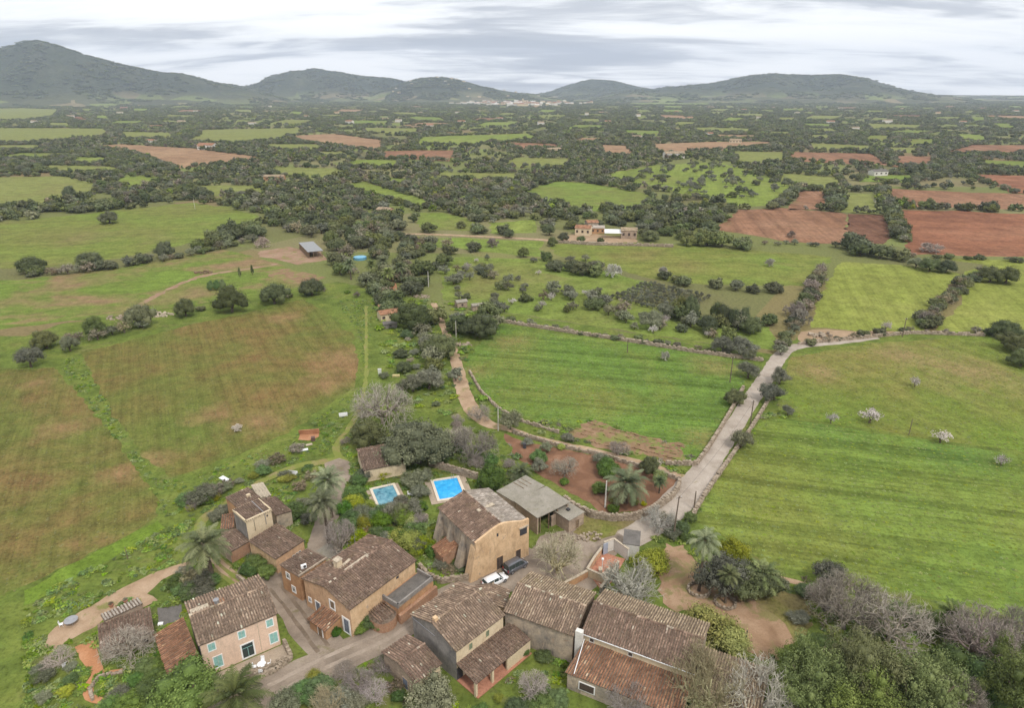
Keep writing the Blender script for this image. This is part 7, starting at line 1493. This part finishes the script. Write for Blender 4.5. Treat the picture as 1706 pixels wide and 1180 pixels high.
def feature_lamp(px, py):
    p = at(px, py); e = empty('garden_lamp', (p[0], p[1], .05)); tag(e, 'small white lamp post on the walled terrace', 'lamp'); mb = MB(); mb.tube([(0, 0, 0), (0, 0, 1.9)], .06, 6); mb.build('post', PLASTICW, e); mb = MB(); mb.tube([(0, 0, 1.85), (0, 0, 2.05), (0, 0, 2.3), (0, 0, 2.4)], [.05, .22, .22, .05], 10); mb.build('globe', PLASTICW, e)
feature_lamp(1003, 950)
for i, (x, y) in enumerate(((998, 965), (1008, 962), (1015, 955), (1000, 955))): slab('stone_trough', x, y, (.9, .6, .8), 'pale stone trough on the walled terrace', 'trough', MORTAR, .5*i)['group'] = 'stone troughs on the terrace'

# ------------------------------------------------------------------ houses across the plain
def far_house(px, py, L, W, h, label, wall=None, roof=None, group=None, rz=None, wins=3, name='country_house', cat='house', detail=True):
    p = at(px, py); rz = random.uniform(-.5, .5) if rz is None else rz
    b = Bld(name, label, cat=cat, group=group, frame=(p, rz, L, W)); b.walls(h, h+W*.17, wall or P_WHITE, over=.3)
    X, Y = L/2, W/2; zr = h+W*.19; q1 = [(-X,-Y,h+.05), (X,-Y,h+.05), (X,0,zr), (-X,0,zr)]; q2 = [(X,Y,h+.05), (-X,Y,h+.05), (-X,0,zr), (X,0,zr)]
    b.bed([q1, q2], .14, roof or TILE_RED)
    if detail:
        for i in range(wins):
            mb = MB(); x = -X+L*(i+.5)/wins; mb.box((x, -b.hy-.02, h*.55), (L*.09+.35, .08, h*.34)); w_ = b.part('window' if i != wins//2 else 'door', mb, SHUT_DARK)
    return b
b = far_house(648, 532, 7.5, 5, 2.8, 'small pinkish house with red roof beside the sandy lane top', P_CREAM, TILE_RED, rz=.5); far_house(642, 520, 5, 4, 2.4, 'tiny red-roofed shed behind the small pinkish house', P_APRICOT, TILE_RED, rz=.3, wins=1)
far_house(650, 545, 5, 3.2, 1.6, 'dark-roofed low coop before the small pinkish house', P_GREY, CONC_DARK, rz=.3, wins=1, name='coop')
b = Bld('farm_shed', 'long open farm shed with white sheet roof left of the round pool', [(512, 420), (538, 417), (522, 402), (498, 404)], 3.2, 'shed'); b.hx, b.hy = b.L/2-.2, b.W/2-.2
mb = MB(); mb.box((0, 0, 3.1), (b.L, b.W, .15)); b.part('roof', mb, flat('sheet_grey', (.27, .275, .28), .7, .2)); mb = MB(); mb.box((0, b.hy, 1.5), (b.L-.4, .2, 3.0)); b.part('rear_wall', mb, CONCRETE); mb = MB(); mb.box((-b.hx, 0, 1.5), (.2, b.W-.7, 3.0)); b.part('side_wall', mb, WOOD)
for f_ in (-.9, -.3, .3, .9): mb = MB(); mb.box((b.hx*f_, -b.hy, 1.5), (.2, .2, 3.0)); b.part('post', mb, WOOD)
# farmhouse with the white canopy
far_house(972, 391, 9, 7, 4.2, 'pinkish stone farmhouse with red roof above the lane', P_CREAM, TILE_RED, rz=-.3, wins=3); far_house(995, 388, 8, 6, 3.2, 'low pinkish wing left of the white canopy', P_APRICOT, TILE_PALE, rz=-.05, wins=3); far_house(985, 384, 7, 6, 5.0, 'taller rear house behind the pinkish farmhouse', P_STAIN, TILE_RED, rz=.2, wins=2); far_house(1047, 396, 9, 7, 4.4, 'sandy stone wing right of the white canopy', STONE, TILE_OCHRE, rz=-.1, wins=3)
p = at(1022, 396); e = empty('canopy', (p[0], p[1], 0), -.1); tag(e, 'white canopy between the pinkish farmhouse and its stone wing', 'canopy')
mb = MB(); mb.hexa([(-5, -2.5, 2.9), (5, -2.5, 2.9), (5, 2.5, 4.1), (-5, 2.5, 4.1), (-5, -2.5, 3.0), (5, -2.5, 3.0), (5, 2.5, 4.2), (-5, 2.5, 4.2)]); mb.build('cloth', PLASTICW, e)
for x, y, h in ((-4.7, -2.3, 2.95), (4.7, -2.3, 2.95), (-4.7, 2.3, 4.1), (4.7, 2.3, 4.1)): mb = MB(); mb.tube([(x, y, 0), (x, y, h)], .09, 6); mb.build('post', METAL, e)
stone_wall([(920, 404), (980, 408), (1065, 410), (1120, 412)], 1.4, .8, 'stone terrace wall before the canopy farmhouse', 1.0)
far_house(347, 248, 26, 14, 5.5, 'pale pink country house behind the tan field at upper left', P_WHITE, TILE_RED, rz=-.3, wins=5); far_house(338, 249, 10, 10, 4.5, 'white wing of the pale pink country house', P_WHITE, TILE_RED, rz=-.3, wins=2)
far_house(253, 238, 14, 9, 4, 'small white house left of the pale pink country house', P_WHITE, TILE_RED, wins=3)
far_house(1122, 263, 24, 12, 5.5, 'white house right of the far wood', P_WHITE, TILE_OCHRE, rz=.1, wins=5); far_house(458, 300, 18, 8, 3.4, 'low tan ruin in the scrubland', P_APRICOT, TILE_OCHRE, wins=3); far_house(1462, 292, 16, 9, 4, 'pale cottage among hedges behind the red fields', P_WHITE, CONC_DARK, wins=3)
far_house(642, 356, 10, 7, 3, 'orange-walled cottage half hidden by the wood', P_ORANGE, TILE_OCHRE, wins=2); far_house(922, 255, 20, 10, 5, 'tan house beside the far red soil strip', P_CREAM, TILE_OCHRE, wins=4); far_house(768, 512, 4.5, 3.5, 2.4, 'tiny stone hut above the green field wall', STONE, CONCRETE, wins=1, name='stone_hut', cat='hut'); far_house(796, 516, 5, 3, 2.0, 'low flat stone hut in the orchard by the wall', STONE, CONCRETE, wins=1, name='stone_hut', cat='hut'); far_house(1225, 238, 18, 9, 4.5, 'pale house in the trees above the far tan field', P_CREAM, TILE_OCHRE, wins=4)
hp = [(x, y) for x, y in ((60, 205), (120, 196), (300, 205), (420, 208), (510, 196), (560, 190), (640, 200), (712, 212), (665, 203), (700, 190), (540, 172), (620, 170), (830, 200), (900, 208), (1010, 205), (1060, 194), (1150, 200), (1130, 188), (1260, 198), (1330, 190), (1380, 206), (1425, 216), (1480, 205), (1560, 190), (1600, 206), (1650, 196), (1290, 180), (1400, 182), (1500, 183), (1240, 184), (450, 178), (330, 186), (200, 190), (270, 176), (1690, 186), (1180, 226), (1060, 232), (770, 205), (580, 206), (980, 192), (760, 190))]
for x, y in hp: far_house(x+random.uniform(-4, 4), y, random.uniform(12, 22), random.uniform(9, 13), random.uniform(4, 7), 'pale country house far away among the trees of the plain', P_WHITE if random.random() < .65 else P_CREAM, TILE_OCHRE if random.random() < .5 else TILE_RED, 'far country houses', detail=False)
for i in range(105):
    t = random.gauss(0, 1); x = 868 + t*48; y = 172.5 + random.uniform(-2.6, 5.5)*(1-min(.8, abs(t)*.3))
    if not 748 < x < 1010: continue
    far_house(x, y, random.uniform(16, 34), random.uniform(12, 20), random.uniform(7, 13), 'white or cream house of the distant town below the hills', random.choice([P_WHITE, P_WHITE, P_WHITE, P_CREAM]), random.choice([TILE_OCHRE, TILE_RED, P_WHITE]), 'houses of the distant town', name='town_house', detail=False)
b = far_house(873, 172, 22, 12, 17, 'town church with square tower amid the distant houses', P_CREAM, TILE_OCHRE, name='church', cat='church', detail=False); mb = MB(); mb.box((-8, 0, 14), (8, 8, 28)); b.part('tower', mb, P_CREAM)

hp_ = HILLF[2]
for _ in range(22):
    i, j = random.randint(30, 190), random.randint(13, 34); v_ = hp_[i, j]
    if v_[2] < 4: continue
    b = far_house(0, 300, random.uniform(14, 24), random.uniform(10, 14), random.uniform(5, 8), 'pale house on the wooded slope above the distant town', P_WHITE if random.random() < .6 else P_CREAM, TILE_OCHRE, 'houses on the slope above the town', name='hill_house', detail=False); b.root.location = (v_[0], v_[1], v_[2]-.5)
sheet('concrete_terrace', [(527, 919), (548, 905), (578, 915), (556, 936)], CONCRETE, .06, .1)
plain_wall('ruined_wall', [(606, 890), (636, 868), (650, 876)], 1.1, .35, BRICKISH, 'low red rubble wall of the ruin behind the orange farmhouse')
plain_wall('ruined_wall', [(618, 900), (648, 878)], .9, .35, BRICKISH, 'second low rubble wall of the ruin behind the orange farmhouse')
sheet('ruin_floor', [(608, 892), (636, 870), (646, 878), (620, 898)], CONC_DARK, .045, .1)
# ------------------------------------------------------------------ weeds, tufts and low herbage
def tuft_mesh(mat, seed, n=26, h=1.0, w=.10):
    g_ = np.random.default_rng(seed); V_, T_ = [], []
    for i in range(n):
        a, r = g_.uniform(0, 6.28), .75*math.sqrt(g_.random()); p = np.array([r*math.cos(a), r*math.sin(a), 0]); d = np.array([math.cos(a)*g_.uniform(.1, .6), math.sin(a)*g_.uniform(.1, .6), g_.uniform(.5, 1.0)*h]); s = np.array([-math.sin(a), math.cos(a), 0])*w*g_.uniform(.7, 2.2)
        q = p+d; V_.append([p-s, p+s, q+s*1.3, q-s*1.3]); T_.append(g_.random()); V_.append([q-s*1.3, q+s*1.3, q+s+d*np.array([.9, .9, -.35]), q-s+d*np.array([.9, .9, -.35])]); T_.append(g_.random())
    v = np.array(V_).reshape(-1, 3); return np_mesh('tuft', v, np.arange(len(v)).reshape(-1, 4), mat, T_)
L_SOUR = leaf('sorrel_bright', (.10, .15, .03), (.145, .20, .038), (.20, .255, .055))
tm_ = [tuft_mesh(L_WEED, 501), tuft_mesh(L_WEED, 502, 34, .7), tuft_mesh(L_GREEN, 503, 30), tuft_mesh(L_DRY, 504, 22, .9, .06), tuft_mesh(L_SOUR, 505, 30, .6, .13)]
tm_ += [crown_mesh('weed_clump', m_, 510+i, 9, 12, .17, zlo=0, core=.5) for i, m_ in enumerate((L_WEED, L_GREEN, L_OLIVE))]


def weeds(name, label, poly, per_m2, kinds, size, seed, avoid=(), hs=(.5, 1.0)):
    g_ = np.random.default_rng(seed); w = np.array([at(*p) for p in poly]); lo, hi = w.min(0), w.max(0); n = int(np.prod(hi-lo)*per_m2)
    P = g_.uniform(lo, hi, (n, 2)); U, V_ = pix(P[:, 0], P[:, 1]); ok = inpoly(U, V_, poly)
    for q in avoid: ok &= ~inpoly(U, V_, q)
    dn = np.array([mnoise.noise(Vector((x/5, y/5, seed))) + .6*mnoise.noise(Vector((x/1.7, y/1.7, seed))) for x, y in P]); ok &= (dn > -.12) & ~on_hard(P)
    P = P[ok]; n = len(P); s = g_.uniform(size[0], size[1], n)*(1+.5*np.clip(dn[ok], 0, 1))
    scatter(name, label, 'weeds', tm_, np.c_[P, np.zeros(n)], np.c_[np.zeros((n, 2)), g_.uniform(0, 6.28, n)], np.c_[s, s, s*g_.uniform(hs[0], hs[1], n)], g_.choice(kinds, n))
# footprints of buildings and made ground, to keep weeds off them
FOOT = []
for o in list(col.objects):
    if o.type == 'MESH' and o.get('kind') == 'structure' and o.name.split('.')[0] in ('road', 'village_road', 'village_yard', 'village_lane', 'dirt_track', 'farm_track', 'sandy_terrace', 'red_path', 'dirt_lane', 'sandy_yard', 'patio', 'terrace_floor', 'garden_path', 'garden_soil', 'vegetable_plot'):
        for f_ in o.data.polygons: FOOT.append(np.array([o.data.vertices[i].co[:2] for i in f_.vertices]))
    if o.type == 'MESH' and o.name.split('.')[0] in ('roof', 'veranda_roof', 'lean_to_roof', 'water', 'deck', 'terrace_room') and o.parent and o.parent.location.y < 160:
        M = bpy.data.objects[o.parent.name]; ca, sa = math.cos(M.rotation_euler[2]), math.sin(M.rotation_euler[2]); c4 = [o.bound_box[i] for i in (0, 3, 7, 4)]
        FOOT.append(np.array([(M.location.x+x*ca-y*sa, M.location.y+x*sa+y*ca) for x, y, _ in c4]))
def on_hard(P):
    bad = np.zeros(len(P), bool)
    for q in FOOT:
        lo, hi = q.min(0), q.max(0); c_ = (P[:, 0] > lo[0]) & (P[:, 0] < hi[0]) & (P[:, 1] > lo[1]) & (P[:, 1] < hi[1]) & ~bad
        if c_.any(): i = np.where(c_)[0]; bad[i] |= inpoly(P[i, 0], P[i, 1], [tuple(p) for p in q])
    return bad
def thicket(poly, n, kinds, hr, rr, what, seed):
    g_ = np.random.default_rng(seed); w = np.array([at(*p) for p in poly]); lo, hi = w.min(0), w.max(0); k = 0
    for _ in range(n*12):
        if k >= n: break
        P = g_.uniform(lo, hi, (1, 2)); u, v = pix(P[:, 0], P[:, 1])
        if not inpoly(u, v, poly)[0] or on_hard(np.concatenate([P+np.array([[dx, dy]]) for dx in (-1, 0, 1) for dy in (-1, 0, 1)])).any(): continue
        kd = kinds[g_.integers(len(kinds))]; s = g_.random(); k += 1
        nm_ = {'oak': 'dark evergreen', 'brown': 'leafless brown', 'purple': 'leafless grey'}.get(kd, SG.get(kd))
        tree('garden_shrub', kd, P[0, 0], P[0, 1], hr[0]+(hr[1]-hr[0])*s, rr[0]+(rr[1]-rr[0])*s, nm_+' shrub '+what, 'shrub', nm_+' shrubs '+what, trunk=False)
thicket([(570, 800), (612, 790), (720, 790), (715, 850), (715, 925), (650, 930), (575, 905)], 30, ['green', 'olive', 'oak', 'lime', 'green', 'purple'], (1.4, 3.4), (1.2, 2.4), 'filling the gardens between pools and orange farmhouse', 71)
thicket([(850, 735), (960, 758), (1100, 800), (1110, 835), (1000, 850), (900, 788)], 10, ['green', 'olive', 'brown', 'lime'], (.9, 2.4), (.8, 1.8), 'dotted over the red-soil garden', 72)
thicket([(300, 850), (420, 790), (560, 758), (580, 700), (600, 660), (610, 720), (560, 780), (500, 800), (440, 815), (340, 880)], 26, ['green', 'olive', 'dry', 'lime', 'brown'], (.8, 2.2), (.9, 2.0), 'along the grassy farm track', 73)
thicket([(60, 1090), (140, 1060), (150, 1170), (60, 1180)], 8, ['green', 'olive', 'lime', 'brown'], (.7, 1.6), (.8, 1.6), 'on the rough grass beside the red path', 74)
thicket([(240, 1000), (330, 940), (360, 990), (310, 1005)], 8, ['green', 'olive', 'dry'], (.8, 2.0), (.9, 1.8), 'between sandy terrace and pink house', 75)
thicket([(620, 560), (700, 560), (740, 640), (760, 690), (690, 690), (640, 640)], 14, ['olive', 'oak', 'green', 'brown'], (1.2, 3.4), (1.2, 2.6), 'on the grass left of the sandy lane', 76)
thicket([(740, 690), (810, 715), (850, 730), (880, 780), (820, 790), (760, 780)], 10, ['brown', 'purple', 'olive', 'green'], (1.2, 3.2), (1.2, 2.4), 'between the sandy lane and the bright blue pool', 77)
WK = [0, 0, 1, 1, 2, 4, 4, 5, 5, 6]
CROPS = [q for q in OPEN]
weeds('weeds', 'rank green weeds over the rough ground at lower left', [(41, 1000), (150, 935), (270, 880), (340, 850), (420, 800), (560, 760), (600, 700), (600, 940), (480, 960), (330, 990), (250, 1180), (41, 1200)], 2.0, WK, (.2, .55), 1, CROPS)
weeds('verge_weeds', 'green weeds on the verges of the left fields', [(262, 835), (270, 865), (340, 845), (430, 790), (560, 755), (600, 690), (625, 500), (560, 500), (600, 560), (605, 640), (480, 735), (350, 785), (285, 800), (230, 760), (130, 590), (95, 605), (200, 745)], 1.8, WK, (.14, .34), 2, CROPS)
weeds('garden_weeds', 'green weeds and herbs in the gardens between the houses', [(560, 780), (720, 720), (850, 720), (880, 780), (830, 840), (800, 960), (700, 980), (600, 930), (540, 900)], 1.0, [0, 1, 1, 2, 4, 5, 6, 3], (.25, .65), 3, CROPS)
weeds('lawn_weeds', 'rough grass and weeds before the bottom row of houses', [(400, 1200), (560, 1120), (640, 1080), (690, 1140), (780, 1180), (900, 1080), (960, 1110), (930, 1200)], 1.0, [0, 1, 4, 5, 2, 3], (.2, .5), 4, CROPS)
weeds('field_edge_weeds', 'weeds along the edges of the right fields and sandy yard', [(1080, 880), (1150, 850), (1240, 730), (1300, 640), (1320, 690), (1200, 810), (1170, 880), (1300, 960), (1400, 975), (1706, 1045), (1706, 1200), (1280, 1200), (1330, 1060), (1280, 960), (1110, 930)], .7, [0, 1, 4, 5, 6, 3, 3], (.25, .7), 5, CROPS)
weeds('plot_weeds', 'weeds and seedlings dotted over the vegetable plot and garden edge', [(860, 700), (985, 700), (1150, 745), (1160, 790), (1060, 785), (930, 745)], .45, [0, 1, 5, 6, 3], (.3, .8), 6)
weeds('orchard_weeds', 'tufts of rough grass along the sandy lane and orchard', [(620, 500), (720, 500), (830, 520), (835, 540), (770, 620), (800, 660), (860, 700), (740, 690), (690, 680), (640, 600)], .30, [0, 1, 4, 5, 6], (.4, 1.0), 7, CROPS)

# drilled rows of the young crops
def crop_rows(name, label, poly, row, gap, step, mats, size, seed, maxn=42000):
    g_ = np.random.default_rng(seed); w = np.array([at(*p) for p in poly]); c = w.mean(0); rad = np.max(np.hypot(*(w-c).T)); a = R(row); u = np.array([math.cos(a), math.sin(a)]); v = np.array([-u[1], u[0]])
    ii, jj = np.meshgrid(np.arange(-rad, rad, step), np.arange(-rad, rad, gap), indexing='ij'); n = ii.size
    P = c + (ii.ravel()+g_.normal(size=n)*step*.5)[:, None]*u + (jj.ravel()+g_.normal(size=n)*gap*.10)[:, None]*v; U, V_ = pix(P[:, 0], P[:, 1]); ok = inpoly(U, V_, poly) & (U > -40) & (U < 1750) & (V_ < 1230)
    P = P[ok]; k = np.array([mnoise.noise(Vector((x/9, y/9, seed)))+.7*mnoise.noise(Vector((x/2.5, y/2.5, seed+2))) for x, y in P]); P = P[k > -.55]; n = len(P)
    if n > maxn: P = P[g_.permutation(n)[:maxn]]; n = len(P)
    s = g_.uniform(size[0], size[1], n); scatter(name, label, 'crop', mats, np.c_[P, np.zeros(n)], np.c_[np.zeros((n, 2)), g_.uniform(0, 6.28, n)], np.c_[s, s, s*g_.uniform(.35, .6, n)], g_.integers(0, len(mats), n))
def crop_leaf(nm, c): return leaf(nm, tuple(x*.66 for x in c), tuple(x*.84 for x in c), tuple(x*1.0 for x in c))
def low_tufts(nm, c): m_ = crop_leaf(nm, c); return [tuft_mesh(m_, 601, 12, .9, .16), tuft_mesh(m_, 602, 14, .7, .18)]
crop_rows('crop_rows', 'rows of young green corn over the central field', [(768, 618), (800, 570), (835, 540), (1000, 562), (1150, 586), (1250, 604), (1238, 640), (1205, 700), (1160, 772), (1120, 776), (1080, 745), (980, 705), (930, 716), (860, 692), (800, 655)], -12, 1.5, .9, low_tufts('crop_leaf_green', (.145, .235, .048)), (.13, .27), 11, 30000)
crop_rows('crop_rows', 'rows of young corn over the large lower right field', [(1262, 704), (1300, 696), (1450, 720), (1706, 760), (1800, 790), (1800, 1070), (1706, 1036), (1540, 995), (1400, 965), (1290, 948), (1225, 905), (1158, 868), (1185, 800), (1235, 745)], -14, 1.6, .8, low_tufts('crop_leaf_lime', (.19, .245, .048)), (.12, .24), 12, 40000)
crop_rows('crop_rows', 'thin rows of young crop over the upper right field', [(1318, 594), (1450, 572), (1650, 560), (1700, 600), (1800, 630), (1800, 770), (1706, 755), (1450, 716), (1300, 692), (1292, 640)], 112, 1.6, 1.0, low_tufts('crop_leaf_olive', (.19, .225, .047)), (.12, .28), 13, 26000)
crop_rows('crop_rows', 'thin rows of young crop over the big left field', [(133, 588), (300, 546), (420, 520), (505, 498), (545, 522), (588, 560), (600, 608), (590, 645), (480, 722), (350, 776), (285, 795), (238, 762), (182, 680)], -62, 1.5, .9, low_tufts('crop_leaf_sparse', (.175, .18, .05)), (.08, .18), 14, 30000)
crop_rows('crop_rows', 'thin rows of young crop over the lower left field', [(0, 612), (41, 616), (92, 612), (150, 682), (205, 748), (262, 832), (266, 862), (150, 925), (41, 978), (0, 1000)], -62, 1.4, .8, low_tufts('crop_leaf_left', (.175, .18, .05)), (.08, .17), 15, 26000)
# raised rows of the vegetable plot
vp = [(945, 722), (985, 703), (1050, 720), (1140, 742), (1130, 768), (1060, 760), (1000, 742)]
a0, a1 = at(985, 703), at(1140, 742); du = (a1-a0)/np.hypot(*(a1-a0)); dv = np.array([du[1], -du[0]]); mb = MB()
for k in range(10):
    for i in range(int(np.hypot(*(a1-a0))/1.1)+14):
        p = a0 + du*(i*1.1-9+random.uniform(-.3, .3)) + dv*(1.0+k*2.0+random.uniform(-.15, .15)); u, v = pix(*p)
        if inpoly(np.array([u]), np.array([v]), vp)[0] and random.random() < .62: mb.tone = random.random(); mb.box((p[0], p[1], .04), (random.uniform(.7, 1.5), random.uniform(.3, .6), .28), math.atan2(du[1], du[0])+random.uniform(-.25, .25), jit=.14)
o = mb.build('furrow_ridges', PLOT); tag(o, 'broken earth ridges in rows on the vegetable plot', 'earth', None, 'stuff')
